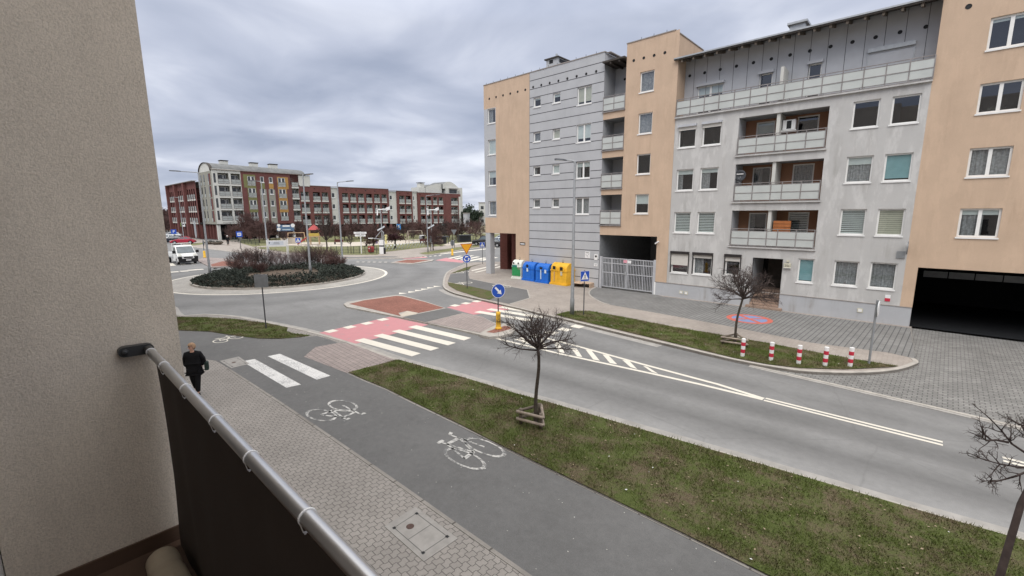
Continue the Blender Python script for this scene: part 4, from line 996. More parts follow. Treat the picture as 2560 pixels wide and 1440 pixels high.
b = MB(); b.tube([(-0.12, -0.028, 0.06), (-0.12, -0.028, -0.05), (0.02, -0.028, -0.08), (0.08, -0.028, 0.02), (0.12, -0.028, 0.08)], 0.012, M_['greycloth'], 4); b.tube([(0.05, -0.028, -0.05), (-0.05, -0.028, -0.15), (0.1, -0.028, -0.17)], 0.01, M_['greycloth'], 4); b.build('drawing', o)
o = plate('alarm_plate', 'tall white plate with a round emblem beside the gate post', -18.83, 2.4, 0.3, 0.45, M_['sill'], 'notice')
b = MB(); b.lathe([(0.09, -0.028), (0.09, -0.026), (0.05, -0.026), (0.05, -0.028)], (0, 0, 0.06), M_['black'], 12, 'y'); b.build('emblem', o)
o = plate('wall_notice', 'small white rectangular plate under the alarm plate by the gate', -18.83, 1.78, 0.32, 0.22, M_['white'], 'notice')
b = MB(); b.box(-0.11, 0.11, -0.028, -0.025, 0.02, 0.05, M_['greycloth']); b.box(-0.08, 0.09, -0.028, -0.025, -0.04, -0.015, M_['greycloth']); b.build('lettering', o)
o = thing('number_lamp', 'cream house number lamp reading 25a right of the entrance', 'lamp', (-5.68, FY, 2.75)); b = MB(); b.box(-0.17, 0.17, -0.15, 0.0, -0.14, 0.12, M_['blindcream']); b.box(-0.19, 0.19, -0.17, 0.0, -0.16, -0.14, M_['sill']); b.box(-0.06, 0.06, -0.1, 0, 0.2, 0.3, M_['blindcream']); b.build('case', o)
text_mesh('25a', 0.17, M_['black'], 'lettering', o, (0, -0.153, -0.02))
o = plate('flag_sticker', 'small white and red flag plate under the far right ground floor window', -0.98, 1.36, 0.22, 0.34, M_['white'], 'flag')
b = MB(); b.box(-0.11, 0.11, -0.028, -0.0255, -0.17, 0.0, M_['bollard_r']); b.build('red_half', o)
o = thing('projecting_sign', 'grey round sign sticking out of the orange wall edge seen edge-on', 'sign', (-0.42, FY, 3.75)); b = MB(); b.lathe([(0.33, -0.02), (0.33, 0.02)], (-0.05, -0.35, 0.3), M_['signback'], 20, 'x'); b.build('disc', o); b = MB(); b.box(-0.45, -0.1, -0.06, -0.02, -0.25, 0.1, M_['polegrey']); b.build('bracket', o)
o = thing('satellite_dish', 'dark grey satellite dish on the middle loggia railing', 'satellite dish', (-8.75, FY + 0.25, 7.75)); b = MB(); b.lathe([(0.02, 0.0), (0.2, -0.03), (0.34, -0.10), (0.345, -0.09), (0.2, -0.01), (0.02, 0.02)], (0, 0, 0.35), M_['darkpole'], 20, 'y'); b.build('dish', o, True); b = MB(); b.box(-0.2, 0.2, -0.115, -0.11, 0.42, 0.47, M_['white']); b.build('lettering', o); b = MB(); b.tube([(0, 0, -0.15), (0, 0.0, 0.3)], 0.02, M_['galv']); b.tube([(0, 0, 0.1), (0, -0.4, 0.2)], 0.012, M_['galv']); b.build('bracket', o)
o = thing('air_conditioner', 'white air conditioning unit hanging in the top loggia', 'air conditioner', (-6.42, FY + 0.55, 10.85)); b = MB(); b.box(-0.32, 0.32, 0, 0.3, -0.25, 0.3, M_['sill']); b.box(-0.38, 0.38, -0.02, 0.32, -0.33, -0.27, M_['sill']); b.build('case', o); b = MB(); b.box(-0.12, 0.12, -0.006, 0.0, -0.2, 0.25, M_['black']); b.build('grille', o)
o = thing('wooden_chest', 'orange wooden slatted chest of drawers standing on the lowest loggia', 'cabinet', (-6.25, FY + 0.35, 3.77)); b = MB(); M_['chest'] = basic('orange_wood', (0.42, 0.15, 0.05), 0.6, var=0.2); b.box(-0.44, 0.44, 0, 0.4, 0.0, 1.58, M_['eave'])
for k in range(5): b.box(-0.46, 0.46, -0.03, 0.0, 0.62 + k * 0.195, 0.79 + k * 0.195, M_['chest'])
b.build('drawers', o)
# driveway gate
g = thing('driveway_gate', 'light grey barred steel double gate closing the passage under the stair tower', 'gate', (0, FY + 0.05, 0))
for x in (-18.38, -13.92): b = MB(); b.box(x - 0.09, x + 0.09, -0.09, 0.09, 0, 2.5, M_['gate']); b.build('gate_post', g)
def gleaf(x0, x1, sub):
    b = MB(); m = M_['gate']; t = 0.035
    for x in (x0 + t, x1 - t): b.box(x - t, x + t, -0.03, 0.03, 0.12, 2.42, m)
    for z in (0.16, 1.27, 2.0, 2.39): b.box(x0 + 2 * t, x1 - 2 * t, -0.028, 0.028, z - 0.03, z + 0.03, m)
    b.box(sub - 0.03, sub + 0.03, -0.033, 0.033, 0.19, 2.36, m)
    o = b.build('gate_leaf', g); b = MB(); x = x0 + 0.15
    while x < x1 - 0.1: b.box(x - 0.02, x + 0.02, -0.014, 0.014, 0.18, 2.37, m); x += 0.128
    b.build('bars', o); return o
L1 = gleaf(-18.26, -16.16, -17.42); L2 = gleaf(-16.12, -14.02, -14.82)
b = MB(); b.box(-16.32, -16.18, -0.06, -0.03, 1.2, 1.42, M_['galv']); b.build('lock', L1)
b = MB(); b.box(-16.42, -16.12, -0.045, -0.035, 2.12, 2.34, basic('pink_plate', (0.75, 0.35, 0.42))); b.build('pink_plate', L1)
b = MB(); b.box(-16.10, -15.78, -0.045, -0.035, 2.1, 2.32, M_['white']); b.build('white_plate', L2)
o = thing('security_camera', 'white camera on the orange wall right of the passage', 'camera', (-13.75, FY - 0.03, 3.75)); b = MB(); b.tube([(0, 0.05, 0), (-0.02, -0.15, 0.02)], 0.02, M_['white']); b.tube([(-0.15, -0.16, -0.08), (0.12, -0.16, 0.1)], 0.05, M_['white'], 8); b.build('case', o)

# ================================================================ far red brick buildings, face seen across the roundabout
O1 = Vector((-118.77, 29.97, 0)); ROT = math.radians(91.67)
def far_win(par, x0, x1, z0, z1, y=0.0):
    b = MB(); b.box(x0, x1, y + 0.05, y + 0.12, z0, z1, M_['pvc']); n = 2 if x1 - x0 > 1.2 else 1; w_ = (x1 - x0) / n
    for i in range(n): b.box(x0 + i * w_ + 0.12, x0 + (i + 1) * w_ - 0.12, y + 0.04, y + 0.049, z0 + 0.12, z1 - 0.1, M_['farglass'])
    b.box(x0 - 0.05, x1 + 0.05, y - 0.08, y + 0.05, z0 - 0.14, z0, M_['sill']); return b.build('window', par)
def far_rail(par, x0, x1, z0, h=1.1, y=-0.05):
    b = MB(); b.box(x0, x1, y, y + 0.03, z0 + 0.1, z0 + h, M_['farpanel'])
    for z in (z0 + 0.1, z0 + h * 0.5, z0 + h): b.box(x0, x1, y - 0.03, y, z - 0.03, z + 0.03, M_['railing'])
    n = max(1, round((x1 - x0) / 0.9))
    for i in range(n + 1): x = x0 + (x1 - x0) * i / n; b.box(x - 0.02, x + 0.02, y - 0.04, y - 0.001, z0, z0 + h, M_['railing'])
    return b.build('balcony_railing', par)
BALC = {}
def far_bay(par, x0, x1, z0, z1, slabmat, backmat, seed, rail=1.1):
    """recessed balcony: back wall with window and door, slab edge and railing"""
    rg = random.Random(seed); b = MB(); y = 1.2
    b.face([(x0, y, z0), (x1, y, z0), (x1, y, z1), (x0, y, z1)], backmat)
    for x in (x0, x1): b.face([(x, 0, z0), (x, y, z0), (x, y, z1), (x, 0, z1)], backmat)
    for z in (z0, z1): b.face([(x0, 0, z), (x1, 0, z), (x1, y, z), (x0, y, z)], M_['passage'])
    w_ = x1 - x0; a = x0 + w_ * rg.uniform(0.06, 0.14)
    b.box(a, a + w_ * 0.55, y - 0.08, y - 0.002, z0 + 0.8, z1 - 0.3, M_['pvc']); b.box(a + 0.09, a + w_ * 0.55 - 0.09, y - 0.09, y - 0.081, z0 + 0.9, z1 - 0.4, M_['farglass'])
    b.box(a + w_ * 0.6, a + w_ * 0.82, y - 0.08, y - 0.002, z0 + 0.05, z1 - 0.3, M_['pvc']); b.box(a + w_ * 0.6 + 0.08, a + w_ * 0.82 - 0.08, y - 0.09, y - 0.081, z0 + 0.2, z1 - 0.4, M_['farglass'])
    b.box(x0 - 0.06, x1 + 0.06, -0.12, 0.0, z0 - 0.38, z0 + 0.0, slabmat)
    o = b.build('balcony', par); 
    if rail: far_rail(o, x0 + 0.02, x1 - 0.02, z0, rail, -0.09)
    return o
FL5 = [4.35, 7.12, 9.92, 12.68]; FL4 = [3.35, 6.40, 9.40]
B1 = thing('corner_building', 'five storey corner block with a curved grey roof, cream balconies and green and amber panels', 'building', O1, ROT)
x2 = 22.2
w = MB(); bays = [(1.15, 3.35, z, z + 2.45) for z in FL5] + [(3.8, 5.72, z, z + 2.45) for z in FL5]
slit = [(0.3, 0.75, z + 0.2, z + 2.3) for z in FL5]
wall(w, 0, 5.85, 3.65, 16.0, bays + slit, M_['cream'], dark=False, rev=0.05)
for a, b_, c, d in slit: w.face([(a, 0.05, c), (b_, 0.05, c), (b_, 0.05, d), (a, 0.05, d)], M_['farglass'])
bays2 = [(17.4, 19.05, z, z + 2.4) for z in FL5] + [(19.45, 21.9, z, z + 2.4) for z in (12.68,)]
w.build('cream_wall', B1); w = MB(); wall(w, 17.1, 22.2, 13.25, 15.6, [q for q in bays2 if q[2] > 12.7] , M_['cream'], dark=False, rev=0.05)
w.build('cream_wall', B1)
for i, q in enumerate(bays): far_bay(B1, *q, M_['cream'], M_['olive'], i)
wn4 = [(7.25, 8.85, z + 0.05, z + 2.05) for z in FL5] + [(14.15, 15.85, z + 0.05, z + 2.05) for z in FL5] + [(10.05, 10.9, z + 0.75, z + 2.1) for z in FL5] + [(12.05, 12.9, z + 0.75, z + 2.1) for z in FL5]
w = MB(); wall(w, 5.85, 19.2, 3.5, 15.8, wn4 + [(17.4, 19.05, z, z + 2.4, 0) for z in FL5[:3]], M_['brick'], rev=0.1, deep=0.11); wall(w, 17.1, 17.4, 13, 15.8, [], M_['brick'], y=0.01); w.build('brick_wall', B1)
w = MB()
for a, b_, c, d in ((6.4, 9.0, 12.05, 15.1), (7.05, 9.0, 6.3, 12.05)): wall(w, a, b_, c, d, [q for q in wn4 if q[0] == 7.25 and c < q[2] < d], M_['green'], y=-0.02, rev=0.02, dark=False)
wall(w, 9.95, 11.0, 11.9, 13.35, [], M_['green'], y=-0.02); w.build('green_panel', B1)
w = MB()
for a, b_, c, d in ((13.95, 16.6, 12.05, 14.95), (13.95, 16.1, 6.3, 12.05)): wall(w, a, b_, c, d, [q for q in wn4 if q[0] == 14.15 and c < q[2] < d], M_['amber'], y=-0.02, rev=0.02, dark=False)
wall(w, 11.95, 13.0, 12.0, 13.35, [], M_['amber'], y=-0.02); w.build('amber_panel', B1)
w = MB(); gw = [q for q in wn4 if q[0] in (10.05, 12.05) and q[2] < 12]
for x in (9.75, 11.75): wall(w, x, x + 1.5, 3.6, 11.8, [q for q in gw if x < q[0] < x + 1.5], M_['olive'], y=-0.018, rev=0.02, dark=False)
w.build('grey_panel', B1)
for q in wn4: far_win(B1, *q, y=0.0)
for z in FL5:
    far_rail(B1, 7.2, 8.9, z, 0.95, -0.12); far_rail(B1, 14.1, 15.9, z, 0.95, -0.12)
for i, z in enumerate(FL5): far_bay(B1, 17.4, 19.05, z, z + 2.4, M_['cream'], M_['olive'], 40 + i)
far_bay(B1, 19.45, 21.9, 13.3, 15.2, M_['cream'], M_['olive'], 50, 0)
w = MB()   # end wall towards the left street
ew = [(z + 0.6, z + 2.2) for z in FL5]
w.face([(0, 0, 3.6), (0, 9.0, 3.6), (0, 9.0, 15.5), (0, 0, 15.5)], M_['olive'])
for k, (a, b_) in enumerate(ew):
    for yy in (2.2, 5.4, 7.6): w.box(-0.05, 0, yy, yy + 0.55, a, b_, M_['farglass']); w.box(-0.09, -0.05, yy - 0.05, yy + 0.62, a - 0.75, a - 0.02, M_['farpanel'])
    w.box(-0.04, 0, 1.1, 2.1, a - 0.8, b_ + 0.1, M_['brick'])
w.build('olive_end_wall', B1)
w = MB()   # curved gable and barrel roof
pts = [(-0.02, 0.3 + 8.4 * (0.5 - 0.5 * math.cos(math.pi * i / 14)), 15.5 + 2.0 * math.sin(math.pi * i / 14)) for i in range(15)]
w.extr(pts, (0.3, 0, 0), M_['cream']); w.build('curved_gable', B1)
w = MB(); w.extr([(p[0] + 0.3, p[1], p[2] + 0.02) for p in pts] + [(0.28, 8.7, 15.3), (0.28, 0.3, 15.3)], (21.0, 0, -0.25), M_['rooftile'])
w.extr([(-0.25, 0.2 + 8.6 * (0.5 - 0.5 * math.cos(math.pi * i / 14)), 15.5 + 2.1 * math.sin(math.pi * i / 14)) for i in range(15)] + [(-0.25, 0.3 + 8.4 * (0.5 - 0.5 * math.cos(math.pi * i / 14)), 15.5 + 2.0 * math.sin(math.pi * i / 14)) for i in range(14, -1, -1)], (0.6, 0, 0), M_['eave'])
w.box(0.0, 22.2, -0.25, 1.0, 15.78, 15.9, M_['coping']); w.build('barrel_roof', B1)
for x, s in ((3.9, 1.5), (10.4, 1.6), (14.9, 1.8), (6.8, 0.9)):
    b = MB(); zz = 16.9 if s > 1 else 16.4; b.box(x - s / 2, x + s / 2, 3.5, 5.0, zz - 1.0, zz + 1.2 * min(1, s / 1.5), M_['cream']); b.box(x - s / 2 - 0.1, x + s / 2 + 0.1, 3.4, 5.1, zz + 1.2 * min(1, s / 1.5) + 0.1, zz + 1.35 * min(1, s / 1.5) + 0.1, M_['eave'])
    for q in (-1, 1): b.box(x + q * s * 0.42 - 0.06, x + q * s * 0.42 + 0.06, 3.45, 5.05, zz + 1.2 * min(1, s / 1.5), zz + 1.2 * min(1, s / 1.5) + 0.1, M_['eave'])
    b.build('chimney', B1)
w = MB(); w.box(0.02, 22.2, 0.02, 9, 3.5, 3.62, M_['eave'])
for i in range(11): x = 0.4 + i * 2.1; w.box(x - 0.3, x + 0.3, 0.3, 0.9, 0, 3.5, M_['brick'] if i % 2 else M_['cream'])
for i in range(4): y = 2.2 + i * 2.2; w.box(0.3, 0.8, y - 0.2, y + 0.2, 0, 3.5, M_['brick'])
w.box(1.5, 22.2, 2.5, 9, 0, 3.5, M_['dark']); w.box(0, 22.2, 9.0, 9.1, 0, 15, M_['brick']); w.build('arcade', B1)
# long four storey wing
def wing(name, label, x0, x1, cols, top, z_off, strips=(), wins=(), seed=0, lowbrick=False):
    o = thing(name, label, 'building', O1, ROT); w = MB(); hl = []
    for a, b_ in cols:
        for z in FL4: hl.append((a, b_, z + z_off, z + z_off + 2.15))
    wl_ = [(a, b_, z + z_off + 0.8, z + z_off + 2.15) for a, b_ in wins for z in FL4]
    segs = []; cur = x0
    for a, b_ in sorted(strips): segs.append((cur, a, 'brick')); segs.append((a, b_, 'cream')); cur = b_
    segs.append((cur, x1, 'brick'))
    for a, b_, m in segs:
        if b_ - a < 0.05: continue
        yy = 0.0 if m == 'brick' else 0.35
        wall(w, a, b_, 3.0 + z_off, top - (0.15 if m == 'cream' else 0), [q for q in hl + wl_ if a <= q[0] and q[1] <= b_], M_[m], y=yy, rev=0.05, dark=False)
        if m == 'cream': w.face([(a, yy, 3), (a, 0, 3), (a, 0, top), (a, yy, top)], M_['brick']); w.face([(b_, yy, 3), (b_, 0, 3), (b_, 0, top), (b_, yy, top)], M_['brick'])
    w.box(x0, x1, 0.5, 9, top - 0.25, top - 0.2, M_['rooftile']); w.build('wall', o)
    for i, q in enumerate(hl): far_bay(o, *q, M_['cream'], M_['brickdark'] if (i * 7 + seed) % 5 == 0 else M_['olive'], seed + i, 1.05)
    for q in wl_: far_win(o, *q, y=0.32)
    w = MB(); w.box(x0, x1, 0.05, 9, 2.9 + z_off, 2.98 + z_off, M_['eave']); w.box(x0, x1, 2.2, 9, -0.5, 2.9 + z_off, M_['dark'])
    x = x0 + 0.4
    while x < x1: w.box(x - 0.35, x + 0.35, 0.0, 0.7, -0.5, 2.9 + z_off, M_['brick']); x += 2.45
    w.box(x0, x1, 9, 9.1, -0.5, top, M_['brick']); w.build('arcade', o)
    b = MB(); b.box(x0, x1, -0.1, 0.3, top, top + 0.12, M_['coping']); b.build('coping', o)
    for i in range(int((x1 - x0) / 3)): vent(o, x0 + 1 + i * 3.0, top - 0.7, 0.0, 0.14) if not any(a - 0.3 < x0 + 1 + i * 3.0 < b_ + 0.3 for a, b_ in strips) else None
    return o
wing('brick_apartments', 'long dark red brick block with a pale window strip beside the curved roof corner', 19.2, 45.9, [(19.5, 21.6), (22.7, 24.6), (25.1, 26.8), (30.9, 32.6), (33.3, 35.0), (35.7, 37.5), (38.3, 40.1), (40.9, 42.7), (43.4, 45.1)], 13.12, 0.0, [(27.7, 29.85)], [(27.95, 28.95)], 100)
wing('brick_apartments', 'short dark red brick balcony block between two pale strips of the far row', 45.92, 56.6, [(49.6, 51.5), (52.1, 53.9)], 12.72, -0.2, [(45.93, 48.8), (54.55, 56.59)], [(46.3, 47.3), (55.0, 55.6)], 200)
wing('brick_apartments', 'dark red brick balcony block of the far row beside the vaulted roof', 56.62, 68.2, [(57.7, 59.4), (60.0, 62.0), (62.9, 64.5), (65.3, 67.1)], 12.5, -0.35, [], [], 300)
E1 = thing('vaulted_building', 'pale end block with a vaulted roof and chimney above dark red brick, far right', 'building', O1, ROT)
w = MB(); eb = [(70.8, 73.8, z - 0.4, z + 1.8) for z in FL4]
wall(w, 68.25, 75.2, 2.6, 12.5, eb, M_['brick'], dark=False, rev=0.05); w.face([(75.2, 0, -0.5), (75.2, 9, -0.5), (75.2, 9, 12.5), (75.2, 0, 12.5)], M_['brick']); w.box(74.3, 75.15, -0.1, -0.003, -0.5, 11.6, M_['cream']); w.build('brick_wall', E1)
for i, q in enumerate(eb): far_bay(E1, *q, M_['cream'], M_['olive'], 400 + i)
w = MB(); w.box(69.5, 75.4, 1.0, 9, 12.5, 14.7, M_['cream']); w.box(75.25, 76.4, 0.3, 9, 6.5, 14.7, M_['cream'])
w.box(70.9, 74.3, 0.9, 0.998, 12.8, 14.0, M_['farglass']); w.box(70.7, 74.5, 0.2, 1.0, 14.1, 14.4, M_['railing'])
w.extr([(68.3 + 7.2 * i / 16, 1.2, 14.7 + 1.9 * math.sin(math.pi * (0.18 + 0.82 * i / 16)) ) for i in range(17)] + [(75.5, 1.2, 14.2), (68.3, 1.2, 14.2)], (0, 7, 0), M_['cream'], M_['rooftile'])
w.extr([(61.5 + 7 * i / 16, 2.0, 14.2 + 1.6 * math.sin(math.pi * (0.05 + 0.45 * i / 16))) for i in range(17)] + [(68.5, 2.0, 12.4), (61.5, 2.0, 12.4)], (0, 6, 0), M_['cream'], M_['rooftile'])
w.box(58.7, 61.4, 2.0, 6, 12.4, 14.3, M_['cream']); w.box(59.6, 61.2, 2.2, 4, 14.3, 15.6, M_['cream']); w.box(59.4, 61.4, 2.0, 4.2, 15.75, 15.9, M_['eave']); w.build('vaulted_top', E1)
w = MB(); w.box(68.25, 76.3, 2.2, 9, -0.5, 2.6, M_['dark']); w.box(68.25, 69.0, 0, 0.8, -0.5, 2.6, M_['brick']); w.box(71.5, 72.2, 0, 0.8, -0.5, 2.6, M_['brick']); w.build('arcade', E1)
# left wing along the side street (faces the camera side)
L = thing('brick_side_wing', 'dark red brick wing with narrow white balcony strips, left of the curved roof corner', 'building', (-156.5, 28.7, 0))
w = MB(); W_ = 28.8; hl = []
for s0 in (1.0, 10.8, 20.4):
    for k in range(4):
        for z in (3.9, 6.7, 9.5): hl.append((s0 + k * 2.0, s0 + k * 2.0 + 1.1, z, z + 2.4))
wall(w, 0, W_, 3.6, 13.6, hl, M_['brick'], dark=False, rev=0.05)
for a, b_ in ((0, 0.8), (9.2, 10.4), (18.9, 20.1)): w.box(a, b_, -0.7, 0, 0, 13.6, M_['brick'])
w.box(0, W_, 0.5, 10, 13.4, 13.5, M_['rooftile']); w.build('wall', L)
for i, q in enumerate(hl): far_bay(L, *q, M_['cream'], M_['brickdark'], 500 + i, 1.1)
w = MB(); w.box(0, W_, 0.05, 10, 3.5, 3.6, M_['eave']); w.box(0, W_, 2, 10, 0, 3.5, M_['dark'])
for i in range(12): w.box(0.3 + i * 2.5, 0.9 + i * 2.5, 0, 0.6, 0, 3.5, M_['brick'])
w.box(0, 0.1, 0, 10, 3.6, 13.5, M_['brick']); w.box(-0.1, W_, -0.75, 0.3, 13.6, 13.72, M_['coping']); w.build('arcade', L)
o = thing('shop_sign', 'lime green shop sign under the arcade of the brick side wing', 'sign', (-147.5, 28.55, 3.2)); b = MB(); b.box(-1.6, 1.6, -0.1, 0, -0.55, 0.45, basic('lime_sign', (0.33, 0.50, 0.14))); b.build('panel', o)
o = thing('shop_sign', 'white shop sign under the arcade of the brick side wing', 'sign', (-143.2, 28.55, 3.2)); b = MB(); b.box(-1.6, 1.6, -0.1, 0, -0.5, 0.3, M_['white']); b.box(-0.9, 1.2, -0.11, -0.1, -0.1, 0.2, M_['black']); b.build('panel', o)
# distant pale block at the right and pale low block
def far_block(name, label, pa, pb, dist, ztop, mat, zb=0):
    def at(px): 
        r_ = ray(px, 536); return Vector((r_[0] * dist, r_[1] * dist, 0))
    a, b_ = at(pa), at(pb); o = thing(name, label, 'building', a, math.atan2(b_.y - a.y, b_.x - a.x)); Lg = (b_ - a).length
    w = MB(); w.box(0, Lg, 0, 12, zb, ztop, mat); w.build('wall', o); w = MB(); w.box(-0.2, Lg + 0.2, -0.2, 12, ztop, ztop + 0.3, M_['coping']); w.build('roof', o)
    for i in range(max(1, int(Lg / 3.4))):
        for k in range(max(1, int(ztop / 3.3))): b = MB(); b.box(1 + i * 3.4, 2.4 + i * 3.4, -0.04, -0.002, 1.4 + k * 3.2, 2.9 + k * 3.2, M_['farglass']); b.build('window', o)
    return o
far_block('apartment_block', 'pale concrete apartment block seen between the trees and the orange corner', 1197, 1222, 215, 10.8, M_['cream'])
far_block('low_building', 'low pinkish house seen beyond the park right of the far row', 1158, 1168, 190, 5.8, M_['plinth'])
far_block('low_building', 'pale blue hall roof beyond the park trees', 1186, 1199, 230, 2.8, basic('pale_blue', (0.35, 0.46, 0.62)))
far_block('brick_house', 'small orange brick house with bare trees at the far left', 405, 427, 165, 4.5, M_['rust'])
# ---------------------------------------------------------------- the balcony the photograph was taken from
def stucco(name, c):
    t = NT(name); p = t.pos(True)
    n = t.noise(p, 105, 4, 0.6, 0.6); n2 = t.noise(p, 260, 2)
    base = t.ramp(t.noise(t.map(p, (1, 1, 0.5)), 2.2, 5, 0.65), [(0.3, [x * 0.86 for x in c]), (0.7, [x * 1.06 for x in c])])
    t.col(t.mix(1, base, t.ramp(n, [(0.3, 0.82), (0.6, 1.06)]), 'MULTIPLY'))
    h = t.math('ADD', n, t.math('MULTIPLY', n2, 0.35)); t.bump(h, 0.7, 0.007)
    return t.set(0.95, 0, 0.1)
M_['stucco'] = stucco('beige_stucco', (0.68, 0.605, 0.515))
M_['tile'] = basic('brown_tile', (0.085, 0.052, 0.036), 0.45, var=0.3, vs=3)
M_['steel'] = basic('brushed_steel', (0.58, 0.575, 0.57), 0.34, 0.9, var=0.06, vs=6)
M_['screen'] = None
t = NT('screen_fabric'); p = t.pos(True)
wv = t.node('ShaderNodeTexWave', {'Vector': p, 'Scale': 150.0}, wave_type='BANDS', bands_direction='Z').outputs[1]
t.col(t.mix(wv, (0.065, 0.055, 0.05), (0.11, 0.094, 0.086))); t.bump(t.noise(p, 4, 3), 0.15, 0.03); M_['screen'] = t.set(0.85, 0, 0.15)
XW, YE, ZF = -2.95, 0.505, 4.02
H_ = thing('home_building', 'beige stucco building wall at the left with the photographer balcony', 'building', (XW, YE, 0))
H_.location = (0, 0, 0)
w = MB()
w.box(-6.6, XW, -0.255, YE, -0.05, 16.5, M_['stucco'])
w.box(-60, -6.6, -0.6, -0.25, -0.05, 16.5, M_['stucco'])
w.build('balcony_wall', H_)
w = MB(); w.box(-6.6, -3.05, -9, -0.256, -0.05, 16.5, M_['stucco']); w.box(-6.6, 30, -9, -1.75, -0.05, ZF - 0.3, M_['stucco']); w.box(-3.05, 30, -9, -1.75, ZF - 0.3, 16.5, M_['stucco']); w.build('back_wall', H_)
w = MB(); w.box(XW + 0.002, 4.5, -1.75, 0.40, ZF - 0.25, ZF, M_['tile']); w.build('balcony_floor', H_)
w = MB(); w.box(XW + 0.002, XW + 0.014, -0.256, YE - 0.06, ZF + 0.001, ZF + 0.085, M_['tile']); w.build('skirting', H_)
w = MB(); w.box(XW + 0.002, 4.5, -1.75, -0.25, ZF + 3.15, ZF + 3.35, M_['stucco']); w.build('unseen_balcony_ceiling', H_)  # unseen slab overhead, added to shade the wall, cut short to light its top
w = MB(); x_ = -3.05    # white door in the recess beside the wall
w.box(x_ - 0.001, x_ + 0.06, -1.4, -0.262, ZF + 0.16, ZF + 0.25, M_['pvc']); w.box(x_ - 0.001, x_ + 0.06, -0.335, -0.262, ZF + 0.251, ZF + 2.3, M_['pvc']); fr_ = w.build('balcony_door', H_)
w = MB(); w.box(x_ + 0.001, x_ + 0.02, -1.4, -0.336, ZF + 0.251, ZF + 2.3, M_['darkglass']); w.build('glass_pane', fr_)
w = MB(); w.box(x_ + 0.001, x_ + 0.03, -1.75, -0.262, ZF + 0.001, ZF + 0.158, M_['tile']); w.build('door_threshold', fr_)

R_ = thing('balcony_railing', 'steel balcony handrail with dark fabric screen tied below it', 'railing', (0, 0.36, ZF)); R_.location = (0, 0, 0)
YR, ZR, RR = 0.36, CAM_H - 0.69, 0.0195
w = MB(); xs = [XW + 0.115, -2.0, -1.0, 0, 1.5, 4.4]
w.lathe([(RR * 0.2, xs[0] - 0.006), (RR * 0.8, xs[0] - 0.004), (RR, xs[0])] + [(RR, x) for x in xs[1:]], (0, YR, ZR), M_['steel'], 24, 'x'); w.build('handrail', R_, True)
M_['bracket'] = basic('dark_bracket', (0.045, 0.046, 0.048), 0.45, 0.3)
w = MB()   # bracket from the wall to the rail end: a flat rounded arm
def stadium(c0, c1, r, x0, x1):
    c0, c1 = Vector(c0), Vector(c1); d_ = (c1 - c0).normalized(); n_ = Vector((-d_.y, d_.x)); pts = []
    for i in range(13): a = math.pi / 2 + math.pi * i / 12; pts.append(c0 + (d_ * math.cos(a) + n_ * math.sin(a)) * r)
    for i in range(13): a = -math.pi / 2 + math.pi * i / 12; pts.append(c1 + (d_ * math.cos(a) + n_ * math.sin(a)) * r)
    w.extr([(x0, p_.x, p_.y) for p_ in pts], (x1 - x0, 0, 0), M_['bracket'])
stadium((0.268, ZR + 0.003), (YR, ZR), 0.026, XW + 0.004, XW + 0.045); w.lathe([(0.021, XW + 0.046), (0.021, XW + 0.116)], (0, YR, ZR), M_['bracket'], 16, 'x')
w.lathe([(0.017, XW + 0.046), (0.013, XW + 0.056), (0.004, XW + 0.06)], (0, 0.268, ZR + 0.003), M_['bracket'], 12, 'x')
w.build('wall_bracket', R_)
w = MB(); nx = 60; vs = []; ca = [(0.03, 0.0), (0.0, 0.0)]
def sx0(z): 
    u = (ZR - z) / (ZR - ZF); return XW + 0.05 + 0.11 * math.sin(math.pi * min(1, u)) ** 1.5 * 0.55 + 0.02 * u
nz = 16; xsr = 4.4
for j in range(nz + 1):
    z = ZR - 0.035 - (ZR - 0.035 - ZF - 0.0) * j / nz; x0 = sx0(z)
    for i in range(nx + 1):
        x = x0 + (xsr - x0) * (i / nx) ** 1.6; vs.append((x, YR + 0.012 + 0.008 * math.sin(x * 5 + z * 2) + 0.004 * math.sin(x * 17), z))
w.add(vs, [(j * (nx + 1) + i, j * (nx + 1) + i + 1, (j + 1) * (nx + 1) + i + 1, (j + 1) * (nx + 1) + i) for j in range(nz) for i in range(nx)], M_['screen'])
w.build('fabric_screen', R_, True)
w = MB(); w.box(XW + 0.09, XW + 0.12, YR + 0.026, YR + 0.05, ZF - 0.05, ZR - 0.1, M_['bracket']); w.build('railing_post', R_)
tie = MB(); 
for i in range(20):
    a0, a1 = 2 * math.pi * i / 20, 2 * math.pi * (i + 1) / 20
    q = [(math.cos(a), math.sin(a)) for a in (a0, a1)]
    for r0, r1, xa, xb in ((RR + 0.0022, RR + 0.0022, -0.0025, 0.0025), (RR, RR + 0.0022, -0.0025, -0.0025), (RR, RR + 0.0022, 0.0025, 0.0025)):
        tie.face([(xa, q[0][0] * r0, q[0][1] * r0 - (0.016 if q[0][1] < -0.6 else 0)), (xa, q[1][0] * r0, q[1][1] * r0 - (0.016 if q[1][1] < -0.6 else 0)), (xb, q[1][0] * r1, q[1][1] * r1 - (0.016 if q[1][1] < -0.6 else 0)), (xb, q[0][0] * r1, q[0][1] * r1 - (0.016 if q[0][1] < -0.6 else 0))], M_['white'])
tie.box(-0.002, 0.002, -0.010, -0.006, -RR - 0.020, -RR - 0.016, M_['white']); tm = tie.mesh('cable_tie')
def rail_x(px, py):
    d_ = ray(px, py); t_ = (ZR + RR * 0.7 - CAM_H) / d_[2]; return d_[0] * t_
for px, py in ((378, 874), (408, 908), (455, 966), (533, 1044), (622, 1135), (766, 1280)):
    o = link('cable_tie', tm, R_); o.location = (rail_x(px, py), YR, ZR); o.rotation_euler = (0, 0, random.Random(px).uniform(-0.08, 0.08))
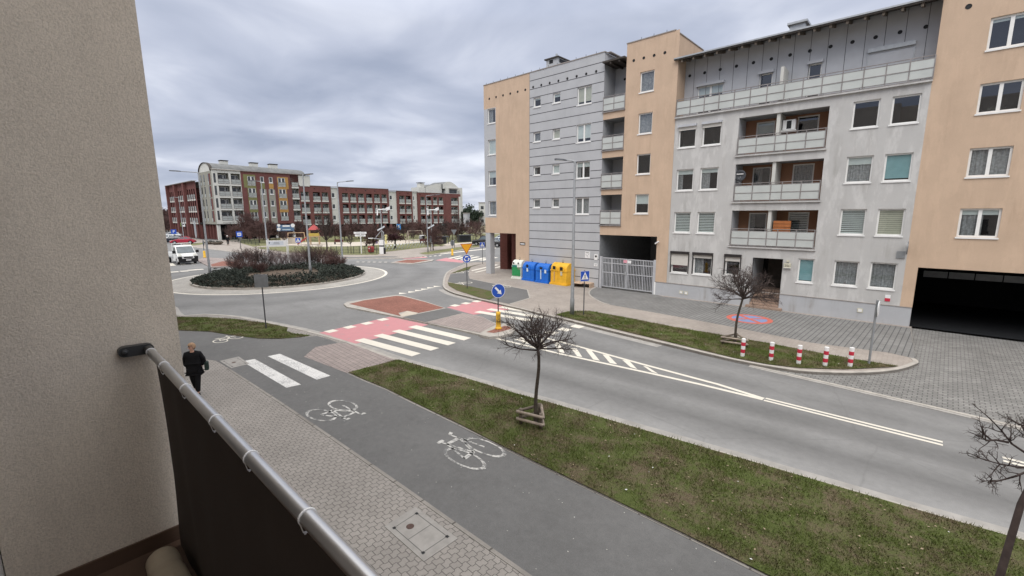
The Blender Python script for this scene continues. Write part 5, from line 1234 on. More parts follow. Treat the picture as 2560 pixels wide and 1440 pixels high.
# rolled beige mat lying by the screen
o = thing('rolled_mat', 'rolled up beige mat lying on the balcony floor against the dark screen', 'mat', (-2.72, 0.27, ZF + 0.0))
w = MB(); sp_ = []
M_['mat'] = basic('beige_mat', (0.42, 0.35, 0.26), 0.9, var=0.12, vs=8)
w.lathe([(0.012, 0.04), (0.03, 0.012), (0.056, 0.0), (0.068, 0.02), (0.071, 0.1), (0.066, 0.135), (0.072, 0.17), (0.075, 0.3), (0.069, 0.34), (0.075, 0.38), (0.076, 0.6), (0.07, 0.9)], (0, 0, 0.077), M_['mat'], 22, 'x'); w.build('roll', o, True)

# ---------------------------------------------------------------- poles, signs, lamps and street furniture
def pole(b, z0, z1, r=0.03, mat=None, x=0, y=0): b.tube([(x, y, z0), (x, y, z1)], r, mat or M_['darkpole'], 10)
def plate_poly(b, poly, mat, y0, y1):      # 2D polygon (x,z) as a plate between two y values, facing -y
    b.extr([(p_[0], y0, p_[1]) for p_ in poly], (0, y1 - y0, 0), mat)
def face_poly(b, poly, mat, y): b.face([(p_[0], y, p_[1]) for p_ in poly], mat)
def rrect(w_, h_, r=0.05, n=4):
    pts = []
    for cx_, cz, a in ((w_ / 2 - r, h_ / 2 - r, 0), (-w_ / 2 + r, h_ / 2 - r, 90), (-w_ / 2 + r, -h_ / 2 + r, 180), (w_ / 2 - r, -h_ / 2 + r, 270)):
        for i in range(n + 1): an = math.radians(a + 90 * i / n); pts.append((cx_ + r * math.cos(an), cz + r * math.sin(an)))
    return pts
def circle(r, n=28, cx_=0, cz=0): return [(cx_ + r * math.cos(2 * math.pi * i / n), cz + r * math.sin(2 * math.pi * i / n)) for i in range(n)]
def sh(poly, dx, dz): return [(p_[0] + dx, p_[1] + dz) for p_ in poly]
def face_to(ang): return math.radians(ang)     # signs are built facing -y; rotate about z
def crossing_sign(name, label, base, ztop, rot, s=0.6, group='blue pedestrian crossing signs'):
    o = thing(name, label, 'road sign', base, rot, group); b = MB(); pole(b, 0, ztop + 0.04); b.build('pole', o); zc_ = ztop - s / 2
    b = MB(); plate_poly(b, sh(rrect(s, s), 0, zc_), M_['signback'], -0.035, -0.05); face_poly(b, sh(rrect(s, s), 0, zc_), M_['white'], -0.0505); face_poly(b, sh(rrect(s * 0.95, s * 0.95, 0.04), 0, zc_), M_['signblue'], -0.052); p_ = b.build('sign_plate', o, fix=False)
    b = MB(); h = s * 0.40
    face_poly(b, sh([(0, h), (-h * 0.98, -h * 0.82), (h * 0.98, -h * 0.82)], 0, zc_), M_['white'], -0.0535)
    k = s * 0.5
    for poly in (circle(0.06 * k, 10, 0.0, 0.36 * k), [(-0.08 * k, 0.28 * k), (0.10 * k, 0.26 * k), (0.06 * k, -0.05 * k), (-0.07 * k, -0.05 * k)], [(-0.07 * k, -0.03 * k), (0.02 * k, -0.05 * k), (-0.18 * k, -0.55 * k), (-0.28 * k, -0.52 * k)], [(-0.02 * k, -0.03 * k), (0.06 * k, -0.05 * k), (0.26 * k, -0.5 * k), (0.16 * k, -0.55 * k)], [(0.08 * k, 0.24 * k), (0.10 * k, 0.16 * k), (0.27 * k, -0.02 * k), (0.22 * k, -0.06 * k)], [(-0.07 * k, 0.26 * k), (-0.24 * k, 0.02 * k), (-0.18 * k, 0.0)]):
        face_poly(b, sh(poly, 0, zc_), M_['black'], -0.055)
    for i in range(4): face_poly(b, sh([(-0.55 * k + i * 0.3 * k, -0.58 * k), (-0.38 * k + i * 0.3 * k, -0.58 * k), (-0.36 * k + i * 0.3 * k, -0.64 * k), (-0.55 * k + i * 0.3 * k, -0.64 * k)], 0, zc_), M_['black'], -0.055)
    b.build('pictogram', o, fix=False); return o
B = lambda px, py: G(px, py)
p = B(1459, 788); crossing_sign('crossing_sign', 'blue pedestrian crossing sign on a thin pole right of the tall street lamp', p, height(p, 677), math.radians(66))
p = B(1206.5, 660); crossing_sign('crossing_sign', 'blue pedestrian crossing sign standing by the corner column behind the yield sign', p, height(p, 605.5), math.radians(38))
p = B(746, 614); crossing_sign('crossing_sign', 'small blue pedestrian crossing sign behind the roundabout bushes near the playground', p, height(p, 594.5), math.radians(66), 0.9)
# yield over roundabout sign
p = B(1168, 722); zt = height(p, 609.5); o = thing('yield_sign', 'orange yellow yield triangle above a round blue roundabout sign on one pole', 'road sign', p, math.radians(58))
b = MB(); pole(b, 0, zt - 0.1); b.build('pole', o)
b = MB(); tr_ = lambda s: [(0, -s * 0.58), (s * 0.5, s * 0.29), (-s * 0.5, s * 0.29)]
zc_ = zt - 0.27; plate_poly(b, sh(tr_(0.95), 0, zc_), M_['signback'], -0.035, -0.05); face_poly(b, sh(tr_(0.95), 0, zc_), M_['signred'], -0.0505); face_poly(b, sh(tr_(0.80), 0, zc_), M_['signyellow'], -0.053); b.build('yield_plate', o, fix=False)
b = MB(); zc_ = zt - 1.15; plate_poly(b, sh(circle(0.33), 0, zc_), M_['signback'], -0.035, -0.05); face_poly(b, sh(circle(0.33), 0, zc_), M_['white'], -0.0505); face_poly(b, sh(circle(0.31), 0, zc_), M_['signblue'], -0.0525)
for k in range(3):
    a0 = math.radians(90 + k * 120); arc = []
    for i in range(8): a = a0 + math.radians(-40 + 62 * i / 7); arc.append((0.215 * math.cos(a), 0.215 * math.sin(a)))
    for i in range(7, -1, -1): a = a0 + math.radians(-40 + 62 * i / 7); arc.append((0.14 * math.cos(a), 0.14 * math.sin(a)))
    face_poly(b, sh(arc, 0, zc_), M_['white'], -0.055); a = a0 + math.radians(20); a2 = a0 + math.radians(60)
    face_poly(b, sh([(0.265 * math.cos(a), 0.265 * math.sin(a)), (0.09 * math.cos(a), 0.09 * math.sin(a)), (0.18 * math.cos(a2), 0.18 * math.sin(a2))], 0, zc_), M_['white'], -0.055)
b.build('roundabout_plate', o, fix=False)
# keep right sign on the yellow bollard of the island
p = B(1246, 824); p.z = 0.036; o = thing('keep_right_bollard', 'yellow island bollard carrying a round blue sign with a white arrow pointing down right', 'road sign', p, math.radians(64))
zb = height(p, 779) - 0.036; zt = height(p, 709) - 0.036
b = MB(); b.lathe([(0.17, 0), (0.17, 0.06), (0.14, 0.10), (0.125, 0.12), (0.125, 0.2), (0.115, zb - 0.06), (0.095, zb)], (0, 0, 0), M_['bollard_y'], 18); body = b.build('bollard_body', o, True)
b = MB()
for a in (-2.1, -1.57, -1.05, 0.0, 3.14): b.obox((0.118 * math.cos(a), 0.118 * math.sin(a), 0.52), Vector((math.cos(a), math.sin(a), 0)) * 0.006, Vector((-math.sin(a), math.cos(a), 0)) * 0.012, (0, 0, 0.26), M_['black'])
b.build('slots', body)
b = MB(); pole(b, zb, zt - 0.1); b.build('pole', o)
b = MB(); r_ = 0.36; zc_ = zt - r_; plate_poly(b, sh(circle(r_), 0, zc_), M_['signback'], -0.035, -0.05); face_poly(b, sh(circle(r_), 0, zc_), M_['white'], -0.0505); face_poly(b, sh(circle(r_ * 0.94), 0, zc_), M_['signblue'], -0.0525)
u = Vector((math.cos(math.radians(-48)), math.sin(math.radians(-48)))); v = Vector((-u.y, u.x))
ar = [(-0.25, 0.05), (0.04, 0.05), (0.04, 0.13), (0.25, 0), (0.04, -0.13), (0.04, -0.05), (-0.25, -0.05)]
face_poly(b, sh([tuple(u * a + v * c_) for a, c_ in ar], 0, zc_), M_['white'], -0.055); b.build('sign_plate', o, fix=False)
# other yellow bollards
def ybollard(label, base, ytop, sign_y=None):
    o = thing('island_bollard', label, 'bollard', base, 0, 'yellow traffic island bollards'); h = height(base, ytop)
    b = MB(); b.lathe([(0.2, 0), (0.2, 0.08), (0.15, 0.14), (0.14, h - 0.08), (0.11, h)], (0, 0, 0), M_['bollard_y'], 14); b.build('bollard_body', o, True)
    if sign_y:
        zt = height(base, sign_y); b = MB(); pole(b, h, zt - 0.1, 0.035); b.build('pole', o); b = MB(); plate_poly(b, sh(circle(0.42), 0, zt - 0.42), M_['signback'], 0.03, 0.05); b.build('sign_back', o)
    return o
ybollard('yellow island bollard with a grey round sign back beside the white van', B(512, 644), 627, 600); ybollard('yellow bollard on the far island left of the yield sign', B(1131, 638.5), 622, 600)
# plain post with grey sign backs in the left verge, signs seen from behind
p = B(665.5, 822); zt = height(p, 686); o = thing('sign_post', 'dark post in the left verge with a square grey sign seen from behind', 'road sign', p, math.radians(60 + 180 - 14))
b = MB(); pole(b, 0, zt); b.build('pole', o); b = MB(); plate_poly(b, sh(rrect(0.66, 0.66), 0, zt - 0.33), M_['signback'], 0.03, 0.06) ; plate_poly(b, sh(rrect(0.60, 0.60), 0, zt - 0.33), M_['signback'], -0.05, -0.035); b.box(-0.33, 0.33, 0.0, 0.029, zt - 0.2, zt - 0.16, M_['polegrey']); b.build('sign_back', o)
p = B(2172, 911); p.z = 0.03; zt = height(p, 752); o = thing('sign_post', 'grey post by the end bollard with a round sign seen edge-on', 'road sign', p, math.radians(88))
b = MB(); pole(b, 0, zt, 0.04, M_['polegrey']); b.build('pole', o); b = MB(); plate_poly(b, sh(circle(0.31), 0, zt - 0.33), M_['white'], -0.075, -0.06); plate_poly(b, sh(circle(0.31), 0, zt - 0.33), M_['signback'], -0.06, -0.04); b.build('sign_plate', o)
# small poles far away
def far_sign(name, label, px, py, top, mat, w_, h_, glyph=None, rot=66, group=None, shape=None):
    p = B(px, py); zt = height(p, top); o = thing(name, label, 'road sign', p, math.radians(rot), group); b = MB(); pole(b, 0, zt - 0.05, 0.05, M_['darkpole']); b.build('pole', o)
    b = MB(); poly = sh(shape or rrect(w_, h_, 0.06), 0, zt - h_ / 2); plate_poly(b, poly, M_['signback'], -0.04, -0.06); face_poly(b, poly, mat, -0.062)
    b.build('sign_plate', o, fix=False)
    if glyph == 'P':
        t_ = text_mesh('P', h_ * 0.85, M_['white'], 'letter', o, (0, -0.07, zt - h_ / 2))
    if glyph == 'bus':
        b = MB(); face_poly(b, sh(rrect(w_ * 0.62, h_ * 0.5, 0.05), 0, zt - h_ / 2), M_['white'], -0.066); face_poly(b, sh(rrect(w_ * 0.5, h_ * 0.18, 0.03), 0, zt - h_ * 0.48), M_['signblue'], -0.07); b.build('bus_symbol', o, fix=False)
    return o
far_sign('parking_sign', 'blue parking sign with a white P above the parked cars at far left', 438, 606, 573.5, M_['signblue'], 0.95, 0.95, 'P')
far_sign('bus_stop_sign', 'blue bus stop sign with a white bus on the pavement behind the roundabout', 602, 622, 578.5, M_['signblue'], 0.9, 0.95, 'bus')
far_sign('small_sign', 'small blue square sign by the arcade behind the bus stop sign', 586, 600, 572, M_['signblue'], 0.9, 0.9)
far_sign('yield_sign', 'grey back of a yield triangle on a pole behind the orange yield sign', 1136, 619, 574, M_['signback'], 1.0, 0.95, shape=[(0, -0.47), (0.5, 0.47), (-0.5, 0.47)], rot=40)
far_sign('twin_sign', 'narrow grey sign beside the slim lamp at the end of the bike racks', 1077, 627, 590, M_['signback'], 0.4, 0.95, rot=30)
# signpost with white direction boards
p = B(904, 634); zt = height(p, 579); o = thing('direction_signpost', 'white direction signpost with two stacked boards behind the roundabout', 'signpost', p, math.radians(40)); b = MB(); pole(b, 0, zt, 0.07, M_['white']); b.build('pole', o)
for k, (w_, dz) in enumerate(((1.9, 0.17), (1.6, 0.55))): b = MB(); b.box(-w_ / 2, w_ / 2, -0.11, -0.08, zt - dz - 0.15, zt - dz + 0.13, M_['white']); bd = b.build('direction_board', o); b = MB(); b.box(-w_ * 0.3, w_ * 0.35, -0.113, -0.1105, zt - dz - 0.04, zt - dz + 0.02, M_['polegrey']); b.build('lettering', bd)
# white notice board on legs in the planting
pl, pr = B(678, 680), B(714, 680); pl = Vector((-45.5, 14.6, 0.1)); 
p = G(697, 668); zt = height(p, 600); o = thing('notice_board', 'white notice board on tall white legs among the roundabout bushes', 'notice board', p, math.radians(62)); 
b = MB(); b.box(-0.95, 0.95, -0.08, 0.0, zt - 0.72, zt - 0.04, M_['white']); b.box(-0.8, 0.7, -0.085, -0.081, zt - 0.56, zt - 0.14, basic('pale_board', (0.62, 0.66, 0.72))); b.box(-0.25, 0.25, -0.089, -0.0855, zt - 0.3, zt - 0.26, M_['polegrey']); b.box(-0.3, 0.3, -0.089, -0.0855, zt - 0.43, zt - 0.38, M_['polegrey']); b.box(-0.74, -0.66, -0.089, -0.0855, zt - 0.38, zt - 0.2, M_['black']); b.build('board', o)
for x, y in ((-0.98, 0), (0.98, 0), (0.98, 1.0), (-0.98, 1.0)): b = MB(); b.box(x - 0.04, x + 0.04, y - 0.04, y + 0.04, 0, zt + (0.1 if y else 0), M_['white']); b.build('leg', o)
# lamps
def lamp(label, base, ytop, rot, arm=1.3, z0=0.0, head=0.75, slim=False, tilt=0.08, arms=((1, 0),)):
    base = Vector((base.x, base.y, z0)); h = height(base, ytop) - z0; o = thing('street_lamp', label, 'street lamp', base, rot, 'grey street lamps')
    r = 0.06 if slim else 0.085
    b = MB(); b.lathe([(r * 1.5, 0), (r * 1.5, 0.9), (r * 1.2, 1.0), (r * 0.62, h - 0.05), (r * 0.5, h)], (0, 0, 0), M_['polegrey'], 14); b.build('pole', o, True)
    for sx, sy in arms:
        b = MB(); b.tube([(0, 0, h - 0.12), (sx * 0.12, sy * 0.12, h + 0.0), (sx * arm, sy * arm, h + arm * tilt)], [0.045, 0.04, 0.032], M_['polegrey'], 8); b.build('arm', o, True)
        d_ = Vector((sx, sy, tilt)).normalized(); s_ = Vector((-sy, sx, 0)); c_ = Vector((sx * arm, sy * arm, h + arm * tilt)); b = MB(); st_ = []
        for u_, w_, t_, q_ in ((-0.05, 0.05, 0.03, 0), (0.15, 0.12, 0.05, 0.01), (0.5, 0.15, 0.045, 0.02), (head, 0.10, 0.02, 0.03)):
            k_ = c_ + d_ * u_; st_ += [k_ + s_ * w_ + Vector((0, 0, -0.03)), k_ + s_ * w_ * 0.7 + Vector((0, 0, t_ + q_)), k_ - s_ * w_ * 0.7 + Vector((0, 0, t_ + q_)), k_ - s_ * w_ + Vector((0, 0, -0.03))]
        fs = [(0, 1, 2, 3), (12, 13, 14, 15)] + [(i * 4 + j, i * 4 + (j + 1) % 4, i * 4 + 4 + (j + 1) % 4, i * 4 + 4 + j) for i in range(3) for j in range(4)]
        b.add(st_, fs, M_['darkpole']); hd = b.build('lamp_head', o)
        b = MB(); b.face([tuple(c_ + d_ * a + s_ * w_ + Vector((0, 0, -0.034))) for a, w_ in ((0.12, 0.09), (0.55, 0.11), (0.55, -0.11), (0.12, -0.09))], M_['lamp_clear']); b.build('lens', hd, fix=False)
    return o
lamp('tall grey street lamp with a flat head in front of the ribbed grey wall', B(1430, 787), 402, math.radians(215), 0.5, 0.0, 0.62)
lamp('grey street lamp rising from the left end of the roundabout planting', B(526, 692), 431, math.radians(222), 1.6, 0.0, 1.0, tilt=0.06)
lamp('grey street lamp rising from the middle of the roundabout planting, head to the right', B(777, 690), 437, math.radians(42), 0.15, 0.0, 0.8)
lamp('grey street lamp at the right end of the roundabout planting', B(857, 662), 455.5, math.radians(48), 1.0, 0.0, 0.8)
lamp('grey street lamp behind the roundabout beside the notice board', B(671, 645), 453.5, math.radians(222), 0.6, 0.0, 0.9)
lamp('slim grey lamp standing on the pavement near the bike racks', B(1070, 631), 489, math.radians(55), 1.3, 0.0, 0.8, slim=True)
lamp('slim grey lamp behind the red parked car', B(461, 606), 494, math.radians(200), 1.5, 0.0, 0.8, slim=True)
def hybrid(label, px, py, top):
    base = B(px, py); h = height(base, top); o = thing('solar_lamp', label, 'street lamp', base, math.radians(60), 'solar lamps with small wind wheels')
    b = MB(); b.tube([(0, 0, 0), (0, 0, h)], [0.11, 0.06], M_['galv'], 8); b.build('pole', o)
    b = MB(); b.obox((-0.1, -0.2, h - 2.9), (0.55, 0, 0.3), (0, 0.35, 0.1), (0.0, 0.006, -0.018), M_['galv']); b.build('solar_panel', o)
    b = MB(); b.tube([(0, 0, h - 4.6), (-1.5, 0, h - 4.4)], 0.05, M_['galv'], 6); b.box(-2.1, -1.4, -0.15, 0.15, h - 4.47, h - 4.35, M_['white']); b.build('lamp_head', o)
    b = MB(); b.tube([(-0.5, 0, h), (0.9, 0, h + 0.05)], 0.09, M_['white'], 6); b.obox((1.1, 0, h + 0.15), (0.3, 0, 0.1), (0, 0.02, 0), (0, 0, 0.25), M_['white'])
    for k in range(3): a = k * 2.094 + 0.3; b.bar((-0.5, 0, h), (-0.55, math.cos(a) * 0.9, h + math.sin(a) * 0.9), 0.16, 0.03, M_['white'])
    b.build('wind_wheel', o); return o
hybrid('solar lamp with a white wind wheel in front of the long brick block', 957, 628, 524); hybrid('solar lamp with a small wind wheel near the right end of the brick blocks', 1080, 617, 525)
# bollards
bz = [((1856, 890), 846.5), ((1927, 900.5), 855), ((1996, 909), 861), ((2062, 914), 865), ((2124.7, 915.5), 867)]
lb = ['red and white bollard beside the young tree, leftmost of the row', 'red and white bollard second from the young tree', 'red and white bollard in the middle of the row of five', 'red and white bollard second from the grey sign post', 'red and white bollard nearest the grey sign post']
p = G(*bz[0][0], 0.03); hb = height(p, 846.5) - 0.03; b0 = thing('bollard', lb[0], 'bollard', p, 0, 'red and white bollards in the verge'); r = 0.078; k = hb / 5
b = MB(); b.lathe([(r, 0), (r, hb - 0.004), (r * 0.9, hb)], (0, 0, 0), M_['white'], 18); b.build('post', b0)
for i in (1, 3): b = MB(); b.lathe([(r + 0.003, k * i), (r + 0.003, k * (i + 1))], (0, 0, 0), M_['bollard_r'], 18); b.build('red_band', b0)
for (q, t_), l_ in zip(bz[1:], lb[1:]): dup(b0, G(*q, 0.03), random.Random(q[0]).uniform(0, 3), l_)
# recycling bins along the wall
def bin_profile(d_, h, n=10):
    pts = [(0.0, 0.12), (0.02, h * 0.66)]
    for i in range(n + 1): a = math.pi * i / n; pts.append((d_ / 2 - (d_ / 2 - 0.03) * math.cos(a), h * 0.70 + h * 0.30 * math.sin(a)))
    return pts + [(d_ - 0.02, h * 0.66), (d_, 0.12)]
def recycle_bin(label, base, w_, d_, h, mat, lobes, openings, rot=0.0, stickers=(), ridge=True):
    o = thing('recycling_bin', label, 'recycling bin', base, rot, 'recycling bins along the grey wall'); b = MB()
    b.extr([(-w_ / 2 + 0.03, y, z) for y, z in bin_profile(d_, h)], (w_ - 0.06, 0, 0), mat); b.build('bin_body', o)
    b = MB(); b.box(-w_ / 2 - 0.04, w_ / 2 + 0.04, -0.08, d_ + 0.06, 0.0, 0.13, mat); b.box(-w_ / 2 + 0.0, w_ / 2 - 0.0, -0.04, d_ + 0.03, 0.131, 0.17, mat); b.build('base_skirt', o)
    b = MB(); b.box(-w_ / 2 - 0.005, -w_ / 2 + 0.029, -0.005, d_, h * 0.64, h * 0.69, mat); b.box(w_ / 2 - 0.029, w_ / 2 + 0.005, -0.005, d_, h * 0.64, h * 0.69, mat); b.box(-w_ / 2 + 0.03, w_ / 2 - 0.03, -0.03, 0.005, h * 0.63, h * 0.66, mat); b.build('rim', o)
    for lx, lw in lobes:   # arched hoods round the openings
        b = MB(); pts = [(lx - lw / 2, h * 0.66)] + [(lx - lw / 2 * math.cos(math.pi * i / 12), h * 0.70 + lw * 0.5 * math.sin(math.pi * i / 12)) for i in range(13)] + [(lx + lw / 2, h * 0.66)]
        b.extr([(x, -0.05, z) for x, z in pts], (0, 0.35, 0), mat); b.build('hood', o)
        b = MB(); b.box(lx - 0.02 - lw / 2, lx + 0.02 - lw / 2, -0.012, 0.02, 0.18, h * 0.63, mat); b.box(lx - 0.02 + lw / 2, lx + 0.02 + lw / 2, -0.012, 0.02, 0.18, h * 0.63, mat); b.build('rib', o)
    for (x, z, ww, hh, kind) in openings:
        b = MB(); poly = circle(ww / 2, 16, x, z) if kind == 'o' else ([(x - ww / 2, z - hh / 2), (x + ww / 2, z - hh / 2), (x + ww / 2, z + hh / 2), (x - ww / 2, z + hh / 2)] if kind == 'r' else [(x - ww * 0.5, z), (x - ww * 0.25, z - hh * 0.5), (x + ww * 0.25, z - hh * 0.5), (x + ww * 0.5, z), (x + ww * 0.25, z + hh * 0.5), (x - ww * 0.25, z + hh * 0.5)])
        face_poly(b, poly, M_['black'], -0.054); b.build('opening', o, fix=False)
    for (x, z, ww, hh, m) in stickers: b = MB(); b.box(x - ww / 2, x + ww / 2, -0.058, -0.0, z - hh / 2, z + hh / 2, m); b.build('sticker', o)
    b = MB(); b.box(-0.04, 0.04, d_ / 2 - 0.04, d_ / 2 + 0.04, h - 0.02, h + 0.06, M_['darkpole'])
    b.tube([(0.09 * math.cos(a), d_ / 2, h + 0.14 + 0.09 * math.sin(a)) for a in np.linspace(-1.4, 4.5, 12)], 0.012, M_['darkpole'], 5); b.build('lifting_hook', o); return o
def binbase(pl, pr, back=0.0): a, c_ = B(*pl), B(*pr); m = (a + c_) / 2; return m, (c_ - a).length, math.atan2(c_.y - a.y, c_.x - a.x)
m, w_, r_ = binbase((1279, 695.5), (1304, 698)); 
recycle_bin('white and green glass recycling bin, leftmost in the row by the wall', m, w_ * 0.96, 1.0, 1.68, M_['bin_white'], [], [(-0.28, 1.42, 0.17, 0, 'o'), (0.22, 1.42, 0.17, 0, 'o')], r_, [(-0.02, 0.66, w_ * 0.8, 0.78, M_['bin_green']), (-0.2, 1.15, w_ * 0.45, 0.17, basic('dark_green', (0.03, 0.2, 0.16))), (0.25, 0.95, 0.22, 0.2, M_['blindcream'])])
m, w_, r_ = binbase((1304.5, 699.5), (1336, 704)); bw = w_
recycle_bin('blue recycling bin with a keyhole opening, next to the white and green bin', m, w_ * 0.92, 1.1, 1.62, M_['bin_blue'], [(-0.05, 0.62)], [(-0.05, 1.3, 0.3, 0.26, 'k')], r_, [(-0.05, 0.96, 0.16, 0.3, M_['sticker'])])
m, w_, r_ = binbase((1337, 705), (1372, 709.5))
recycle_bin('blue recycling bin with a slot opening, next to the yellow bin', m, w_ * 0.92, 1.1, 1.62, M_['bin_blue'], [(-0.08, 0.62)], [(-0.05, 1.26, 0.30, 0.17, 'r')], r_, [(-0.08, 0.72, 0.07, 0.8, M_['sticker']), (0.4, 1.0, 0.17, 0.28, M_['sticker'])])
m, w_, r_ = binbase((1375, 709.5), (1417, 715.5))
recycle_bin('wide yellow recycling bin with two square openings, rightmost of the row', m, w_ * 0.96, 1.15, 1.80, M_['bin_yellow'], [(-0.42, 0.62), (0.33, 0.62)], [(-0.42, 1.40, 0.30, 0.28, 'r'), (0.33, 1.36, 0.30, 0.28, 'r')], r_, [(0.33, 0.98, 0.16, 0.32, M_['blindcream']), (-0.42, 0.7, 0.05, 0.75, M_['play_wood'])])
p = B(1453, 718); o = thing('cardboard_box', 'open flattened cardboard box on the paving right of the yellow bin', 'box', p + Vector((0, 0.0, 0)), 0.1); b = MB(); b.box(-0.75, 0.75, 0, 0.9, 0.30, 0.34, M_['card']); b.box(0.7, 0.75, 0, 0.9, 0, 0.298, M_['card']); b.box(-0.75, -0.7, 0, 0.9, 0, 0.298, M_['card']); b.box(-0.69, 0.69, 0.86, 0.9, 0, 0.298, M_['card']); b.build('box_body', o); b = MB(); b.obox((-0.3, -0.12, 0.33), (0.45, 0, 0), (0, 0.14, 0.02), (0, 0, 0.006), M_['card']); b.build('flap', o)
# concrete and iron covers
def cover(name, label, quad, z, lidsplit, rnd):
    c_ = sum((Vector(q) for q in quad), Vector((0, 0, 0))) / 4; o = thing(name, label, 'manhole cover', (c_.x, c_.y, 0)); Q = [Vector(q) - Vector((c_.x, c_.y, 0)) for q in quad]
    m = basic('cover_concrete', (0.33, 0.315, 0.295), 0.9, var=0.12, vs=5, obj=False); b = MB(); b.extr([(q.x, q.y, z) for q in Q], (0, 0, -0.05), m); b.build('frame', o)
    b = MB(); L = lambda u_, v_: Q[0].lerp(Q[1], u_).lerp(Q[3].lerp(Q[2], u_), v_)
    def line(a, e, wd): 
        a, e = Vector(a), Vector(e); d_ = (e - a).normalized(); n_ = Vector((-d_.y, d_.x, 0)) * wd; b.face([(q.x, q.y, z + 0.002) for q in (a - n_, e - n_, e + n_, a + n_)], M_['black'])
    i_ = 0.14
    for u0, v0, u1, v1 in ((i_, i_, 1 - i_, i_), (1 - i_, i_, 1 - i_, 1 - i_), (1 - i_, 1 - i_, i_, 1 - i_), (i_, 1 - i_, i_, i_)) + (((0.5, i_, 0.5, 1 - i_),) if lidsplit else ()): line(L(u0, v0), L(u1, v1), 0.005)
    for u_, v_ in ((i_, i_), (1 - i_, i_), (1 - i_, 1 - i_), (i_, 1 - i_)): line(L(u_ - 0.02, v_), L(u_ + 0.03, v_), 0.028)
    b.build('joints', o, fix=False)
    b = MB(); q = L(0.3 if lidsplit else 0.5, 0.45); b.lathe([(0.075, z), (0.075, z + 0.004), (0.05, z + 0.006), (0.02, z + 0.004)], (q.x, q.y, 0), basic('rusty_lid', (0.11, 0.07, 0.06), 0.8, 0.3, var=0.3, vs=30), 16); b.build('iron_lid', o); return o
cover('access_cover', 'large two part concrete access cover with a small iron lid in the near pavement', PX([(961, 1317), (1060, 1405), (1145, 1347), (1038, 1268)]), 0.012, True, 0)
cover('access_cover', 'smaller concrete access cover at the edge of the worn zebra stripe', PX([(549, 903), (578, 921), (624, 910), (597, 892)]), 0.013, False, 0)
p = B(2473, 921); p.z = Z_ROAD + 0.012; o = thing('manhole_cover', 'round iron manhole cover in the grey driveway paving', 'manhole cover', p); b = MB(); b.lathe([(0.42, 0), (0.42, 0.008), (0.35, 0.009)], (0, 0, 0), M_['greypave2'], 24); b.lathe([(0.43, 0), (0.43, 0.004)], (0, 0, 0), M_['railing'], 24); b.build('lid', o)
# tree guards of peeled logs
def guard(label, c, rot, r=0.62, h=0.55, n=3):
    o = thing('tree_guard', label, 'tree guard', c, rot, 'log tree guards'); P_ = [Vector((r * math.cos(2 * math.pi * i / n), r * math.sin(2 * math.pi * i / n), 0)) for i in range(n)]
    for q in P_: b = MB(); b.tube([q - Vector((0, 0, 0.03)), q + Vector((0, 0, h))], 0.05, M_['oldwood'], 8); b.build('post', o, True)
    for i in range(n):
        a, e = P_[i], P_[(i + 1) % n]; d_ = (e - a).normalized() * 0.1; off = a.cross(Vector((0, 0, 1))).normalized() * 0.0
        for z in (h * 0.35, h * 0.82): b = MB(); out_ = (a + e).normalized() * 0.06; b.tube([a - d_ + out_ + Vector((0, 0, z)), e + d_ + out_ + Vector((0, 0, z))], 0.042, M_['log'] if z > 0 and i != 1 else M_['oldwood'], 8); b.build('log_rail', o, True)
    return o
p = B(1334, 1062); p.z = 0.03; guard('weathered log guard round the foot of the nearest young tree', p, math.radians(-17), 0.36, 0.46)
p = B(1836, 862); p.z = 0.03; guard('log guard round the young tree beside the red and white bollards', p, math.radians(-20), 0.5, 0.4)
# bike racks, kiosk, red bin, benches, fences
p0, p1 = B(966, 628), B(1066, 614.5); proto = None
for k in range(14):
    q = p0.lerp(p1, k / 13)
    if not proto:
        proto = thing('bike_stand', 'slanted steel bike stand with a white cap in the row behind the roundabout', 'bike stand', q, math.radians(60), 'bike stands in a row'); b = MB(); b.tube([(-0.25, 0, 0), (0.15, 0, 0.75)], 0.05, M_['galv'], 6); b.build('stem', proto); b = MB(); b.obox((0.2, 0, 0.85), (0.14, 0, 0), (0, 0.1, 0), (0, 0, 0.09), M_['white']); b.build('cap', proto)
    else: dup(proto, q, math.radians(60))
p = B(955, 634.5); zt = height(p, 600); o = thing('payment_terminal', 'tall white rental terminal standing left of the bike stands', 'terminal', p, math.radians(35)); b = MB(); b.box(-0.32, 0.32, -0.15, 0.15, 0, zt * 0.52, M_['white']); b.box(-0.32, 0.32, -0.15, 0.15, zt * 0.62, zt, M_['white']); b.box(-0.31, 0.31, -0.14, 0.14, zt * 0.52, zt * 0.62, M_['black']); b.box(0.33, 0.5, -0.15, 0.25, 0, zt * 0.42, M_['black']); b.build('case', o); b = MB(); b.tube([(0.42, 0.0, 0), (0.42, 0.0, zt + 1.1), (0.1, 0, zt + 1.4), (-0.8, 0, zt + 0.4)], 0.05, M_['galv'], 6); b.build('post', o)
p = B(928, 633); o = thing('litter_bin', 'bright red litter bin on the grass left of the white terminal', 'bin', p, 0.5); b = MB(); b.lathe([(0.35, 0.1), (0.45, 0.3), (0.46, 0.9), (0.38, 1.05)], (0, 0, 0), M_['play_red'], 12); b.build('bin_body', o, True); b = MB(); b.lathe([(0.1, -0.47), (0.1, -0.46)], (0, 0, 0.75), M_['white'], 10, 'y'); b.build('sticker', o)
M_['maroon'] = basic('maroon_wood', (0.10, 0.028, 0.026), 0.7)
